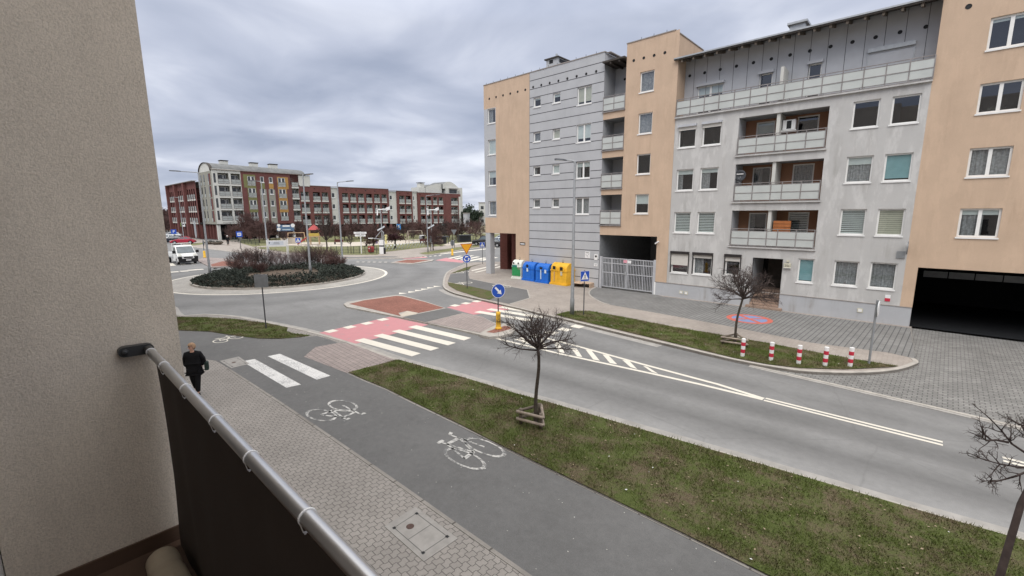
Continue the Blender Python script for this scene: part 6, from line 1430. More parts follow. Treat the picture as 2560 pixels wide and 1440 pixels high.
def bench(label, px, py, rot=0.6):
    o = thing('park_bench', label, 'bench', B(px, py), rot, 'dark park benches'); b = MB(); b.box(-0.9, 0.9, -0.25, 0.25, 0.42, 0.48, M_['maroon'] if 'red' in label else M_['oldwood']); b.build('seat', o); b = MB(); b.box(-0.9, 0.9, 0.22, 0.28, 0.5, 0.95, M_['maroon'] if 'red' in label else M_['oldwood']); b.build('backrest', o)
    for x in (-0.7, 0.7): b = MB(); b.box(x - 0.04, x + 0.04, -0.22, 0.26, 0, 0.415, M_['darkpole']); b.build('leg', o)
bench('dark bench on the sand left of the wide playground trees', 925, 615.5); bench('dark red bench on the sand left of the direction signpost', 846, 611); bench('dark red bench at the right end of the bike stands', 1061, 610); bench('dark bench with a shelter board at the right of the bike stands', 1096, 611)
def shelter(label, px, py):
    o = thing('bike_shelter', label, 'shelter', B(px, py), math.radians(65)); b = MB(); b.box(-1.6, 1.6, -0.8, 0.8, 1.35, 1.5, M_['darkpole']); b.build('roof', o); b = MB(); b.box(-1.5, 1.5, 0.7, 0.78, 0, 1.345, M_['darkpole']); b.build('panel', o)
    for x in (-1.5, 1.5): b = MB(); b.box(x - 0.05, x + 0.05, -0.75, -0.65, 0, 1.345, M_['darkpole']); b.build('post', o)
shelter('low dark shelter in the park right of the bike stands', 1100, 610); shelter('low dark shelter in the park behind the yield sign', 1163, 605)
def fence(label, px0, px1, n, h=0.9):
    a, e = B(*px0), B(*px1); o = thing('park_fence', label, 'fence', a, math.atan2(e.y - a.y, e.x - a.x)); Lg = (e - a).length
    for i in range(n + 1): b = MB(); x = Lg * i / n; b.box(x - 0.03, x + 0.03, -0.03, 0.03, 0, h, M_['fence']); b.build('post', o)
    b = MB(); 
    for z in (0.15, h * 0.5, h - 0.05): b.box(0, Lg, -0.012, 0.012, z - 0.015, z + 0.015, M_['fence'])
    x = 0.2
    while x < Lg: b.box(x - 0.006, x + 0.006, -0.008, 0.008, 0.1, h - 0.05, M_['fence']); x += 0.25
    b.build('mesh_panel', o); return o
fence('dark low wire fence along the park edge behind the roundabout', (828, 633.5), (956, 634), 9, 1.1)
fence('dark low fence along the grass beside the arcade at left', (566, 602), (648, 614), 10, 1.0)
# totem, banners, playground
def banner(label, px, py, top, bot, w_, mat, rot=66):
    p = B(px, py); z1, z0 = height(p, top), height(p, bot); o = thing('banner', label, 'banner', p, math.radians(rot)); b = MB(); pole(b, 0, z1 + 0.1, 0.06, M_['galv'], x=-w_ / 2); b.build('pole', o); b = MB(); b.box(-w_ / 2 + 0.06, w_ / 2, -0.05, 0, z0, z1, mat); b.build('cloth', o)
    b = MB(); b.box(-w_ * 0.15, w_ * 0.2, -0.053, -0.051, z0 + (z1 - z0) * 0.35, z0 + (z1 - z0) * 0.8, M_['sticker']); b.build('lettering', o)
banner('tall bright blue banner at the corner of the arcade under the cream balconies', 555, 596, 561, 580, 1.1, M_['banner_blue']); banner('bright blue banner under the long brick block above the dark red tree', 998, 597, 560, 575, 0.95, M_['banner_blue']); banner('teal banner by the dark arcade below the right brick block', 1110, 592, 560, 573, 0.9, basic('teal_cloth', (0.08, 0.25, 0.24)))
p = B(716, 604); z0, z1 = height(p, 577.5), height(p, 562); o = thing('hoarding', 'slate blue hoarding with white pictures hanging over the playground fence', 'hoarding', p, math.radians(75)); b = MB(); b.box(-1.6, 1.7, -0.05, 0, z0, z1, basic('slate_blue', (0.10, 0.17, 0.28))); b.build('panel', o)
for x, dz, r_ in ((-1.25, -0.25, 0.35), (1.5, 0.5, 0.4), (-1.2, 0.55, 0.3)): b = MB(); face_poly(b, circle(r_, 12, x, (z0 + z1) / 2 + dz), M_['white'], -0.056); b.build('picture', o, fix=False)
b = MB(); b.box(-0.5, 0.9, -0.057, -0.054, (z0 + z1) / 2 + 0.25, (z0 + z1) / 2 + 0.55, M_['white']); b.box(-0.6, 1.0, -0.057, -0.054, (z0 + z1) / 2 - 0.45, (z0 + z1) / 2 - 0.3, M_['sticker']); b.build('lettering', o)
for x in (-1.4, 1.5): b = MB(); b.tube([(x, 0.05, 0), (x, 0.05, z1)], 0.05, M_['oldwood'], 6); b.build('post', o)
def swing(label, px, py, top, mat, rot, L_=3.2):
    p = B(px, py); h = height(p, top); o = thing('swing', label, 'swing', p, math.radians(rot))
    for s in (-1, 1):
        for q in (-1, 1): b = MB(); b.tube([(s * L_ / 2 + s * 0.1, q * 0.9, 0), (s * L_ / 2 - s * 0.1, 0, h)], 0.07, mat, 6); b.build('leg', o)
    b = MB(); b.tube([(-L_ / 2, 0, h), (L_ / 2, 0, h)], 0.07, mat, 6); b.build('crossbar', o)
    for x in (-0.7, 0.7): b = MB(); b.tube([(x - 0.2, 0, h), (x - 0.2, 0, 0.5)], 0.015, M_['darkpole'], 4); b.tube([(x + 0.2, 0, h), (x + 0.2, 0, 0.5)], 0.015, M_['darkpole'], 4); b.box(x - 0.25, x + 0.25, -0.12, 0.12, 0.45, 0.5, M_['black']); b.build('swing_seat', o)
swing('pale A-frame swing standing on the sand right of the dark red tree', 1038, 607, 577, M_['log'], 80); swing('orange wooden A-frame swing behind the small crossing sign', 742, 606, 582, M_['play_wood'], 70)
p = B(788, 611); h = height(p, 560); o = thing('play_tower', 'red and yellow playground tower with a slide', 'playground tower', p, math.radians(60)); H1 = h
for x in (-0.8, 0.8):
    for y in (-0.8, 0.8): b = MB(); b.tube([(x, y, 0), (x, y, H1 * 0.75)], 0.08, M_['play_wood'], 6); b.build('post', o)
b = MB(); b.box(-0.95, 0.95, -0.95, 0.95, H1 * 0.38, H1 * 0.42, M_['play_wood']); b.build('platform', o)
b = MB(); b.add([(-1.1, -1.1, H1 * 0.72), (1.1, -1.1, H1 * 0.72), (1.1, 1.1, H1 * 0.72), (-1.1, 1.1, H1 * 0.72), (0, 0, H1)], [(0, 1, 4), (1, 2, 4), (2, 3, 4), (3, 0, 4), (0, 3, 2, 1)], M_['play_red']); b.build('roof', o)
b = MB(); b.box(-0.95, 0.95, -0.98, -0.9, H1 * 0.42, H1 * 0.56, M_['play_yellow']); b.box(-0.98, -0.9, -0.9, 0.9, H1 * 0.42, H1 * 0.56, M_['play_red']); b.build('side_panel', o)
b = MB(); b.obox((-1.9, -0.3, H1 * 0.22), (1.15, 0, H1 * 0.2), (0, 0.32, 0), (0.03, 0, -0.03), M_['play_red']); b.obox((-1.9, -0.63, H1 * 0.25), (1.15, 0, H1 * 0.2), (0, 0.03, 0), (0, 0, 0.15), M_['play_red']); b.build('slide', o)
p = B(729, 609.5); o = thing('sandbox_wall', 'low pale wooden box wall on the playground behind the notice board', 'play wall', p, math.radians(60)); b = MB(); b.box(-1.9, 1.9, -0.06, 0.06, 0, 1.15, M_['sand']); b.box(-1.95, 1.95, -0.09, 0.09, 1.15, 1.22, M_['play_wood']); b.build('panel', o)
p = B(1023, 606); 
for (px, py, top, lab, m) in ((965.5, 609, 587, 'pale yellow play column left of the dark red tree', 'pale_yellow'), (942, 609, 585, 'slim purple play column left of the yellow column', 'play_violet')):
    p = B(px, py); h = height(p, top); o = thing('play_column', lab, 'play post', p); b = MB(); b.lathe([(0.2, 0), (0.2, h * 0.9), (0.28, h * 0.92), (0.2, h)], (0, 0, 0), basic(m, (0.66, 0.60, 0.28) if m[0] == 'p' and m[1] == 'a' else (0.16, 0.13, 0.25)), 10); b.build('post', o)
p = B(551, 596); z1 = height(p, 570); o = thing('advert_panel', 'white advertising panel beside the blue banner under the arcade', 'panel', B(546, 595.5), math.radians(75)); b = MB(); b.box(-0.45, 0.45, -0.12, 0.12, 0.2, z1, M_['white']); b.box(-0.35, 0.35, -0.13, -0.121, 0.9, z1 - 0.5, M_['greycloth']); b.build('panel', o)
p = B(493, 585); o = thing('hanging_board', 'tall grey eight sided board hanging at the brick arcade', 'sign', (-128.5, 27.8, 0), 0); b = MB(); b.extr([(-0.75, -0.05, 0.9), (-0.75, -0.05, 3.6), (-0.45, -0.05, 4.4), (0.45, -0.05, 4.4), (0.75, -0.05, 3.6), (0.75, -0.05, 0.9), (0.45, -0.05, 0.3), (-0.45, -0.05, 0.3)], (0, 0.08, 0), M_['galv']); b.build('board', o)
for px, py, lab in ((525, 610.5, 'low dark planter box on the pavement left'), (544, 611.5, 'low dark planter box on the pavement right')): 
    o = thing('planter', 'dark round planter with low plants, %s of the pair by the motorcyclist' % ('left' if px < 530 else 'right'), 'planter', B(px, py), 0.2); b = MB(); b.lathe([(0.6, 0), (1.0, 0.35), (1.05, 0.5), (0.9, 0.5)], (0, 0, 0), M_['oldwood'], 14); b.build('bowl', o); b = MB(); rg = random.Random(px)
    for i in range(60): a, r_ = rg.uniform(0, 6.3), rg.uniform(0, 0.8); q = Vector((r_ * math.cos(a), r_ * math.sin(a), 0.45)); b.face([q, q + Vector((rg.uniform(-.15, .15), rg.uniform(-.15, .15), rg.uniform(.1, .35))), q + Vector((0.1, 0.05, 0.1))], M_['juniper'])
    b.build('plants', o, fix=False)

p = G(740, 832); o = thing('drain_grate', 'dark iron drain grate at the kerb gap by the tip of the left verge', 'drain', (p.x, p.y, Z_ROAD + 0.004), 0.25)
b = MB(); b.box(-0.3, 0.3, -0.2, 0.2, 0, 0.012, M_['darkpole'])
for i in range(7): b.box(-0.25 + i * 0.075, -0.21 + i * 0.075, -0.17, 0.17, 0.012, 0.016, M_['black'])
b.build('grate', o)
# ---------------------------------------------------------------- bare trees, bushes, ground cover
def twig_tree(seed, h_fork, r_trunk, R, Hc, limbs, sub, fine, up=0.25, droop=0.0, mat='twig', wob=0.05, lean=(0, 0), limb_el=(0, 80), thin=1.0, tips=2, ns=3):
    """trunk and crown meshes of a bare round-crowned tree standing at the origin"""
    rg = random.Random(seed); T = MB(); C = MB(); m = M_[mat]
    pts = []; n = 7
    for i in range(n + 1):
        u = i / n; pts.append(Vector((lean[0] * u + wob * math.sin(u * 5 + seed) * u, lean[1] * u + wob * math.cos(u * 4 + seed) * u * (1 - u) * 2, h_fork * u)))
    T.tube([pts[0] - Vector((0, 0, 0.1))] + pts, [r_trunk * 1.35, r_trunk * 1.2] + [r_trunk * (1 - 0.28 * i / n) for i in range(1, n + 1)], M_['bark'], 8)
    top = pts[-1]
    def branch(p, d, L, r, lvl):
        k = 4 if lvl == 0 else 3; q = [p]; dd = d.copy()
        for i in range(k):
            dd = (dd + Vector((rg.uniform(-1, 1), rg.uniform(-1, 1), rg.uniform(-1, 1))) * (0.22 if lvl else 0.16) + Vector((0, 0, up if lvl else up * 0.5 - droop))* 0.35).normalized()
            q.append(q[-1] + dd * L / k)
        C.tube(q, [r * (1 - 0.7 * i / k) for i in range(k + 1)], m, ns if lvl else 5, cap=False)
        if lvl == 0: cnt = sub
        elif lvl == 1: cnt = fine
        elif lvl == 2: cnt = tips
        else: return
        for j in range(cnt):
            u = rg.uniform(0.3 if lvl == 0 else 0.2, 1.0); i = min(int(u * k), k - 1); b = q[i].lerp(q[i + 1], u * k - i)
            ax = (q[i + 1] - q[i]).normalized(); s = ax.orthogonal().normalized(); s.rotate(Matrix.Rotation(rg.uniform(0, 6.283), 3, ax))
            nd = (ax * rg.uniform(0.5, 0.9) + s * rg.uniform(0.5, 0.95)).normalized()
            branch(b, nd, L * rg.uniform(0.34, 0.58) * (1.05 - 0.3 * u), r * 0.52 * thin, lvl + 1)
    for i in range(limbs):
        az = 2 * math.pi * (i * 0.618) + rg.uniform(-0.2, 0.2); el = math.radians(limb_el[0] + (limb_el[1] - limb_el[0]) * (((i + 0.5) / limbs) ** 1.25))
        d = Vector((math.cos(az) * math.cos(el), math.sin(az) * math.cos(el), math.sin(el)))
        L = 1 / math.sqrt((math.cos(el) / R) ** 2 + (math.sin(el) / Hc) ** 2) * rg.uniform(0.8, 1.05)
        branch(top - Vector((0, 0, rg.uniform(0, 0.12))), d, L * 0.86, r_trunk * 0.5, 0)
    return T, C
def plant_tree(name, label, base, meshes, rot=0.0, scale=1.0, group=None, z0=None):
    o = thing(name, label, 'tree', base, rot, group); o.scale = (scale,) * 3 if not hasattr(scale, '__len__') else scale
    link('trunk', meshes[0], o); link('crown', meshes[1], o); return o
def meshes(T, C): return T.mesh('trunk', True), C.mesh('crown', fix=False)
# near young tree by the log guard
p = G(1340, 1058); p.z = 0.03; hf = height(p, 868)
plant_tree('young_tree', 'young bare tree with an umbrella crown inside the log guard on the near grass verge', p, meshes(*twig_tree(4, hf, 0.058, 1.36, 1.28, 20, 11, 6, up=0.12, limb_el=(5, 80), wob=0.09, thin=0.68, tips=2)), math.radians(20))
p = G(1836, 858); p.z = 0.03; hf = height(p, 742)
plant_tree('young_tree', 'young bare tree with a flat umbrella crown beside the red and white bollards', p, meshes(*twig_tree(9, hf, 0.058, 1.7, 1.5, 20, 11, 7, up=0.12, limb_el=(6, 80), wob=0.08, lean=(0.12, 0.0), thin=0.85, tips=2)), math.radians(0))
# leaning tree at the lower right corner
p = G(2425, 1655); p.z = 0.03
def at_depth(px, py, dep): return Vector(tuple(ray(px, py) * dep + np.array([0, 0, CAM_H])))
rg = random.Random(21); T = MB(); C = MB(); dp = depth(p)
tk = [p - p, at_depth(2500, 1440, dp) - p, at_depth(2552, 1262, dp + 0.05) - p, at_depth(2605, 1150, dp + 0.1) - p]
T.tube(tk, [0.055, 0.043, 0.038, 0.03], M_['twig'], 9)
def rtree(q, r, lvl):
    C.tube(q, [r * (1 - 0.65 * i / (len(q) - 1)) for i in range(len(q))], M_['twig'], 5 if lvl == 0 else 4, cap=False)
    if lvl > 2: return
    for j in range((8, 4, 3)[lvl]):
        u = rg.uniform(0.25, 1.0); k = len(q) - 1; i = min(int(u * k), k - 1); b = q[i].lerp(q[i + 1], u * k - i); ax = (q[i + 1] - q[i]).normalized()
        s = ax.orthogonal().normalized(); s.rotate(Matrix.Rotation(rg.uniform(0, 6.283), 3, ax)); d = (ax * 0.6 + s * 0.75 + Vector((0, 0, 0.15))).normalized(); L = (0.22, 0.10, 0.055)[lvl] * rg.uniform(0.6, 1.3)
        pts = [b]
        for _ in range(3): d = (d + Vector((rg.uniform(-1, 1), rg.uniform(-1, 1), rg.uniform(-1, 1))) * 0.3).normalized(); pts.append(pts[-1] + d * L / 3)
        rtree(pts, r * 0.5, lvl + 1)
for pix in ([(2605, 1160), (2530, 1110), (2505, 1078), (2474, 1045)], [(2600, 1172), (2545, 1168), (2500, 1160), (2462, 1150)], [(2600, 1165), (2540, 1190), (2505, 1200), (2470, 1206)], [(2602, 1155), (2570, 1090), (2552, 1060), (2545, 1062)], [(2520, 1106), (2490, 1100), (2466, 1102), (2452, 1090)]):
    rtree([at_depth(x, y, dp + 0.1 + 0.12 * rg.uniform(-1, 1)) - p for x, y in pix], 0.017, 0)
for k in range(7):     # the part of the crown outside the picture
    a = rg.uniform(-0.6, 1.4); d = Vector((math.cos(a), math.sin(a) * 0.9, rg.uniform(0.1, 0.9))).normalized(); b = tk[3]
    rtree([b, b + d * 0.3, b + d * 0.62 + Vector((0, 0, 0.05)), b + d * 0.9 + Vector((0, 0, 0.12))], 0.022, 0)
o = thing('young_tree', 'leaning dark bare tree cut by the lower right corner, on the near verge', 'tree', p); T.build('trunk', o, True); C.build('crown', o, fix=False)

# park trees behind the roundabout
KIND = {
 'round': meshes(*twig_tree(31, 1.9, 0.09, 1.7, 1.9, 14, 9, 8, up=0.15, limb_el=(-15, 85), mat='twigred', tips=3)),
 'open': meshes(*twig_tree(32, 1.7, 0.15, 2.6, 4.2, 11, 9, 7, up=0.5, limb_el=(20, 85), mat='twig', tips=3)),
 'slim': meshes(*twig_tree(33, 2.4, 0.08, 1.6, 3.2, 10, 8, 6, up=0.5, limb_el=(20, 88), mat='twig', tips=2)),
 'dense': meshes(*twig_tree(34, 1.2, 0.12, 2.8, 3.0, 18, 11, 9, up=0.3, limb_el=(0, 85), mat='twigred', tips=3, thin=1.1)),
}
KH = {'round': 3.9, 'open': 6.2, 'slim': 5.8, 'dense': 4.4}
def park_tree(kind, px, py, top, label, wid=None, name='bare_tree'):
    p = B(px, py); s = height(p, top) / KH[kind]
    return plant_tree(name, label, p, KIND[kind], random.Random(px).uniform(0, 6), (s * (wid or 1), s * (wid or 1), s), 'bare trees in the park')
park_tree('open', 818, 630, 520, 'large open bare tree on the park edge right of the playground tower', 0.8)
park_tree('dense', 625, 605, 515, 'reddish bare tree in front of the cream and brick corner building', 0.6)
park_tree('dense', 649, 607, 545, 'dense reddish bare tree left of the notice board')
park_tree('open', 711, 611, 572, 'small bare tree with a forked dark trunk behind the notice board', 0.9)
park_tree('slim', 878, 634, 575, 'slim bare tree left of the direction signpost')
park_tree('dense', 935, 624, 551, 'broad dark bare tree behind the direction signpost', 0.85)
park_tree('slim', 1035, 614, 565, 'thin dark bare tree in front of the pale swing')
park_tree('dense', 1083, 626, 560, 'bare tree with a reddish crown beside the slim lamp', 0.75)
park_tree('slim', 1111, 608, 562, 'small bare tree beside the sandy path', 0.9)
park_tree('slim', 1146, 606, 515, 'tall thin bare tree in front of the vaulted end block', 0.75)
park_tree('round', 1190, 612, 551, 'round headed bare tree by the park pavement right of the yield sign')
park_tree('round', 1175, 602, 545, 'round headed bare tree behind the dark shelter')
park_tree('round', 1201, 599, 545, 'round headed bare tree behind the dark parked car')
park_tree('round', 1131, 604, 548, 'round headed bare tree left of the thin tall tree')
park_tree('open', 1155, 601, 543, 'spreading bare tree behind the low dark shelter')
rg = random.Random(5)
for i, px in enumerate((575, 596, 612, 636, 660, 675, 690, 704, 745, 758, 772, 838, 851, 862, 880, 897, 912, 926, 945, 962, 985, 1010, 1028, 1055, 1072, 1086, 1098, 1112, 1124, 1140)):
    park_tree('dense' if i % 3 else 'open', px, 600 + rg.uniform(-3, 3) - (px - 560) * 0.004, 552 + rg.uniform(-9, 8), 'reddish brown bare tree of the row in front of the dark arcades', rg.uniform(0.85, 1.15))
# dark red leaved tree and an evergreen
def leaf_crown(seed, n, rad, mat, size, squash=(1, 1, 1), lumps=7):
    r = np.random.default_rng(seed); cs = r.normal(0, 0.45, (lumps, 3)) ; c = cs[r.integers(0, lumps, n)] + r.normal(0, 0.27, (n, 3)); c = c * np.array(squash) * rad
    a = r.normal(0, 1, (n, 3)); a /= np.linalg.norm(a, axis=1)[:, None]; b_ = np.cross(a, r.normal(0, 1, (n, 3))); b_ /= np.linalg.norm(b_, axis=1)[:, None]
    sz = size * r.uniform(0.6, 1.4, (n, 1)); v = np.stack([c - a * sz, c + b_ * sz * 0.45, c + a * sz, c - b_ * sz * 0.45], 1).reshape(-1, 3)
    return v, np.arange(n * 4).reshape(-1, 4)
def quick_mesh(name, v, f, mat):
    me = bpy.data.meshes.new(name); k = f.shape[1]; me.vertices.add(len(v)); me.vertices.foreach_set('co', np.asarray(v, dtype=np.float32).ravel())
    me.loops.add(f.size); me.loops.foreach_set('vertex_index', f.ravel().astype(np.int32)); me.polygons.add(len(f)); me.polygons.foreach_set('loop_start', (np.arange(len(f)) * k).astype(np.int32))
    try: me.polygons.foreach_set('loop_total', np.full(len(f), k, dtype=np.int32))
    except Exception: pass
    me.materials.append(mat); me.update(calc_edges=True); return me
p = B(988, 621); h = height(p, 573); o = thing('dark_red_tree', 'small dark red leaved tree behind the bike stands', 'tree', p)
v, f = leaf_crown(3, 1500, 1.15, None, 0.13, (1, 1, 0.75)); v[:, 2] += h * 0.62; link('crown', quick_mesh('crown', v, f, M_['darkred_leaf']), o); b = MB(); b.tube([(0, 0, 0), (0.1, 0, h * 0.4), (0.0, 0.05, h * 0.75)], [0.16, 0.12, 0.04], M_['bark'], 7)
for k in range(8): a = k * 0.785; b.tube([(0.05, 0, h * 0.45), (math.cos(a) * 1.1, math.sin(a) * 1.1, h * (0.5 + 0.05 * (k % 4)))], [0.05, 0.015], M_['bark'], 4)
b.build('trunk', o, True)
def conifer(label, px, dist, ztop, seed, w_=3.0, cat='tree'):
    d_ = ray(px, 536) * dist; o = thing('pine_tree', label, cat, (d_[0], d_[1], 0), 0, 'dark pines beyond the park')
    v, f = leaf_crown(seed, 1100, w_, None, 0.5, (1, 1, 1.0), 9); v[:, 2] = v[:, 2] + ztop - w_ * 1.3; link('crown', quick_mesh('crown', v, f, M_['pine']), o); b = MB(); b.tube([(0, 0, 0), (0.2, 0, ztop - w_)], [0.35, 0.2], M_['bark'], 6); b.build('trunk', o)
for i, (px, dist, zt, w_, lab) in enumerate(((1168, 210, 9.6, 3.4, 'tallest dark pine in the gap right of the far row'), (1163, 205, 8.0, 3.0, 'dark pine touching the right end of the far row'), (1178, 215, 8.0, 3.2, 'dark pine right of the tallest pine'), (1187, 215, 7.2, 2.6, 'low dark pine left of the pale concrete block'), (1193, 218, 7.6, 2.2, 'dark pine touching the pale concrete block'), (1174, 205, 5.6, 3.0, 'lowest dark pine in the gap below the others'))):
    conifer(lab, px, dist, zt, 60 + i, w_)
for i, (px, dist, zt) in enumerate(((409, 150, 9.5), (416, 155, 8.6), (424, 140, 6.5), (404, 130, 6.0), (431, 138, 5.5))):
    d_ = ray(px, 536) * dist; plant_tree('bare_tree', 'bare tree at the far left behind the brick side wing', Vector((d_[0], d_[1], 0)), KIND['dense'], i, zt / KH['dense'], 'far bare trees at left')
# far tree line closing the horizon
v, f = [], []
rr = np.random.default_rng(8); n = 9000
ang = rr.uniform(math.radians(-100), math.radians(60), n); dd = rr.uniform(330, 420, n); hh = rr.uniform(0, 1, n) ** 1.5 * (5.5 + 2.5 * np.sin(ang * 23) + 1.5 * np.sin(ang * 71))
c = np.stack([np.sin(ang) * dd, np.cos(ang) * dd, hh + 0.2], 1); a = rr.normal(0, 1, (n, 3)); b_ = rr.normal(0, 1, (n, 3)); a *= 2.2 / np.linalg.norm(a, axis=1)[:, None]; b_ *= 1.4 / np.linalg.norm(b_, axis=1)[:, None]
v = np.stack([c - a, c + b_, c + a, c - b_], 1).reshape(-1, 3)
struct(link('far_woods', quick_mesh('far_woods', v, np.arange(n * 4).reshape(-1, 4), M_['pine'])), 'stuff')

# roundabout planting: creeping juniper ring and bare bushes
rr = np.random.default_rng(12); N = 17000
th = rr.uniform(0, 2 * math.pi, N); rad = np.sqrt(rr.uniform(3.2 ** 2, 7.25 ** 2, N))
edge = 7.2 + 0.22 * np.sin(th * 9) + 0.18 * np.sin(th * 23 + 1); rad = np.minimum(rad, edge)
hump = 0.36 + 0.16 * np.sin(th * 7 + rad * 2) + 0.14 * np.sin(th * 13 - rad * 3.1) + 0.1 * np.sin(th * 29 + rad * 5)
prof = np.clip((7.45 - rad) / 1.3, 0.12, 1) * np.clip(hump + 0.18, 0.15, 1)
hz = prof * 0.85 * rr.uniform(0, 1, N) ** 0.45 + 0.05
c = np.stack([RCX + rad * np.cos(th), RCY + rad * np.sin(th), hz], 1)
dirv = np.stack([np.cos(th) * 0.7, np.sin(th) * 0.7, np.full(N, 0.35)], 1) + rr.normal(0, 0.55, (N, 3)); dirv /= np.linalg.norm(dirv, axis=1)[:, None]
sd_ = np.cross(dirv, rr.normal(0, 1, (N, 3))); sd_ /= np.linalg.norm(sd_, axis=1)[:, None]; L = rr.uniform(0.10, 0.26, (N, 1))
v = np.stack([c - sd_ * 0.045, c + dirv * L * 0.6 - sd_ * 0.05, c + dirv * L, c + dirv * L * 0.6 + sd_ * 0.05, ], 1).reshape(-1, 3)
struct(link('juniper_cover', quick_mesh('juniper_cover', v, np.arange(N * 4).reshape(-1, 4), M_['juniper'])), 'stuff')
def bush_mesh(seed, H, R, n, mat):
    rg = random.Random(seed); b = MB(); m = M_[mat]
    for i in range(n):
        a = rg.uniform(0, 6.283); r0 = rg.uniform(0, 0.16); p0 = Vector((r0 * math.cos(a), r0 * math.sin(a), 0)); el = math.radians(rg.uniform(48, 88)); d = Vector((math.cos(a) * math.cos(el), math.sin(a) * math.cos(el), math.sin(el))); L = H * rg.uniform(0.7, 1.05)
        q = [p0]
        for k in range(4): d = (d + Vector((rg.uniform(-1, 1), rg.uniform(-1, 1), rg.uniform(-0.6, 0.8))) * 0.16).normalized(); q.append(q[-1] + d * L / 4)
        b.tube(q, [0.026, 0.02, 0.015, 0.01, 0.005], m, 4, cap=False)
        for j in range(9):
            u = rg.uniform(0.3, 1); i2 = min(int(u * 4), 3); s = q[i2].lerp(q[i2 + 1], u * 4 - i2); dd = (d + Vector((rg.uniform(-1, 1), rg.uniform(-1, 1), rg.uniform(-0.2, 0.9)))).normalized(); l2 = rg.uniform(0.25, 0.6)
            e = s + dd * l2; b.tube([s, e], [0.009, 0.004], m, 3, cap=False)
            for t_ in range(4):
                w_ = s.lerp(e, rg.uniform(0.3, 1)); d3 = (dd + Vector((rg.uniform(-1, 1), rg.uniform(-1, 1), rg.uniform(-0.5, 1)))).normalized(); b.tube([w_, w_ + d3 * rg.uniform(0.1, 0.26)], [0.006, 0.003], m, 3, cap=False)
    return b.mesh('stems', fix=False)
bm_ = [bush_mesh(51, 2.0, 1, 22, 'twigred'), bush_mesh(52, 1.75, 1, 24, 'twig'), bush_mesh(53, 2.1, 1, 20, 'twiggrey')]
rg = random.Random(77)
lows = bush_mesh(54, 1.05, 1, 20, 'twigred')
k = 0
for (px, py, top, kind) in ((592, 664, 628, 0), (612, 668, 622, 1), (634, 672, 621, 0), (655, 676, 624, 1), (676, 673, 627, 2), (697, 677, 628, 2), (718, 675, 627, 2), (738, 673, 626, 2), (759, 672, 626, 0), (782, 670, 622, 1), (803, 668, 618, 0), (822, 664, 620, 0), (840, 662, 632, 1), (605, 660, 628, 2), (640, 660, 622, 1), (690, 658, 622, 2), (745, 658, 620, 2), (795, 658, 612, 0), (830, 658, 622, 1), (575, 664, 640, 0), (770, 660, 614, 1)):
    p = B(px, py); p.z = 0.12; s = (height(p, top) - 0.12) / (2.05, 1.8, 2.15)[kind]
    o = thing('bare_bush', 'bare brown bush in the middle of the roundabout planting', 'bush', p, rg.uniform(0, 6), 'bare bushes on the roundabout'); o.scale = (s * 1.1, s * 1.1, s); link('stems', bm_[kind], o)
for (px, py) in ((585, 678), (603, 682), (622, 684), (640, 685), (655, 685), (822, 674), (840, 672), (856, 668)):
    p = B(px, py); p.z = 0.1; o = thing('bare_bush', 'low dark red twiggy bush at the front edge of the roundabout bushes', 'bush', p, rg.uniform(0, 6), 'low red bushes on the roundabout'); s = rg.uniform(0.75, 1.0); o.scale = (s * 1.2, s * 1.2, s); link('stems', lows, o)

# grass blades and litter on the verges
def inside(poly, P):
    x, y = P[:, 0], P[:, 1]; r = np.zeros(len(P), bool); n = len(poly)
    for i in range(n):
        x0, y0 = poly[i][0], poly[i][1]; x1, y1 = poly[(i + 1) % n][0], poly[(i + 1) % n][1]
        if y0 == y1: continue
        c = ((y0 > y) != (y1 > y)) & (x < (x1 - x0) * (y - y0) / (y1 - y0) + x0); r ^= c
    return r
def blades(name, poly, n, hmin, hmax, wd, mat, z, seed, xmax=6.5):
    r = np.random.default_rng(seed); a = np.array([(p_[0], p_[1]) for p_ in poly]); lo, hi = a.min(0), a.max(0); hi[0] = min(hi[0], xmax)
    P = r.uniform(lo, hi, (n * 3, 2)); P = P[inside(poly, P)]
    clump = np.sin(P[:, 0] * 3.1 + np.sin(P[:, 1] * 2.3) * 2) * np.sin(P[:, 1] * 3.7 + np.sin(P[:, 0] * 1.9) * 2); P = P[r.uniform(-0.9, 1, len(P)) < clump + 0.35][:n]; m = len(P)
    an = r.uniform(0, 6.283, m); h = r.uniform(hmin, hmax, m); base = np.c_[P, np.full(m, z)]; s = np.c_[np.cos(an), np.sin(an), np.zeros(m)] * wd
    tip = base + np.c_[r.normal(0, 0.6, (m, 2)) * h[:, None], h]
    v = np.stack([base - s, base + s, tip], 1).reshape(-1, 3); return struct(link(name, quick_mesh(name, v, np.arange(m * 3).reshape(-1, 3), mat)), 'stuff')
M_['blade'] = grass_mat('grass_blades', (0.066, 0.094, 0.020), (0.12, 0.145, 0.040), (0.15, 0.12, 0.072), 0.47)
blades('grass', near_verge, 85000, 0.02, 0.085, 0.007, M_['blade'], 0.025, 1)
blades('grass', left_verge, 14000, 0.03, 0.08, 0.010, M_['blade'], 0.025, 2)
blades('grass', far_strip, 26000, 0.03, 0.09, 0.010, M_['blade'], 0.025, 3, 3)
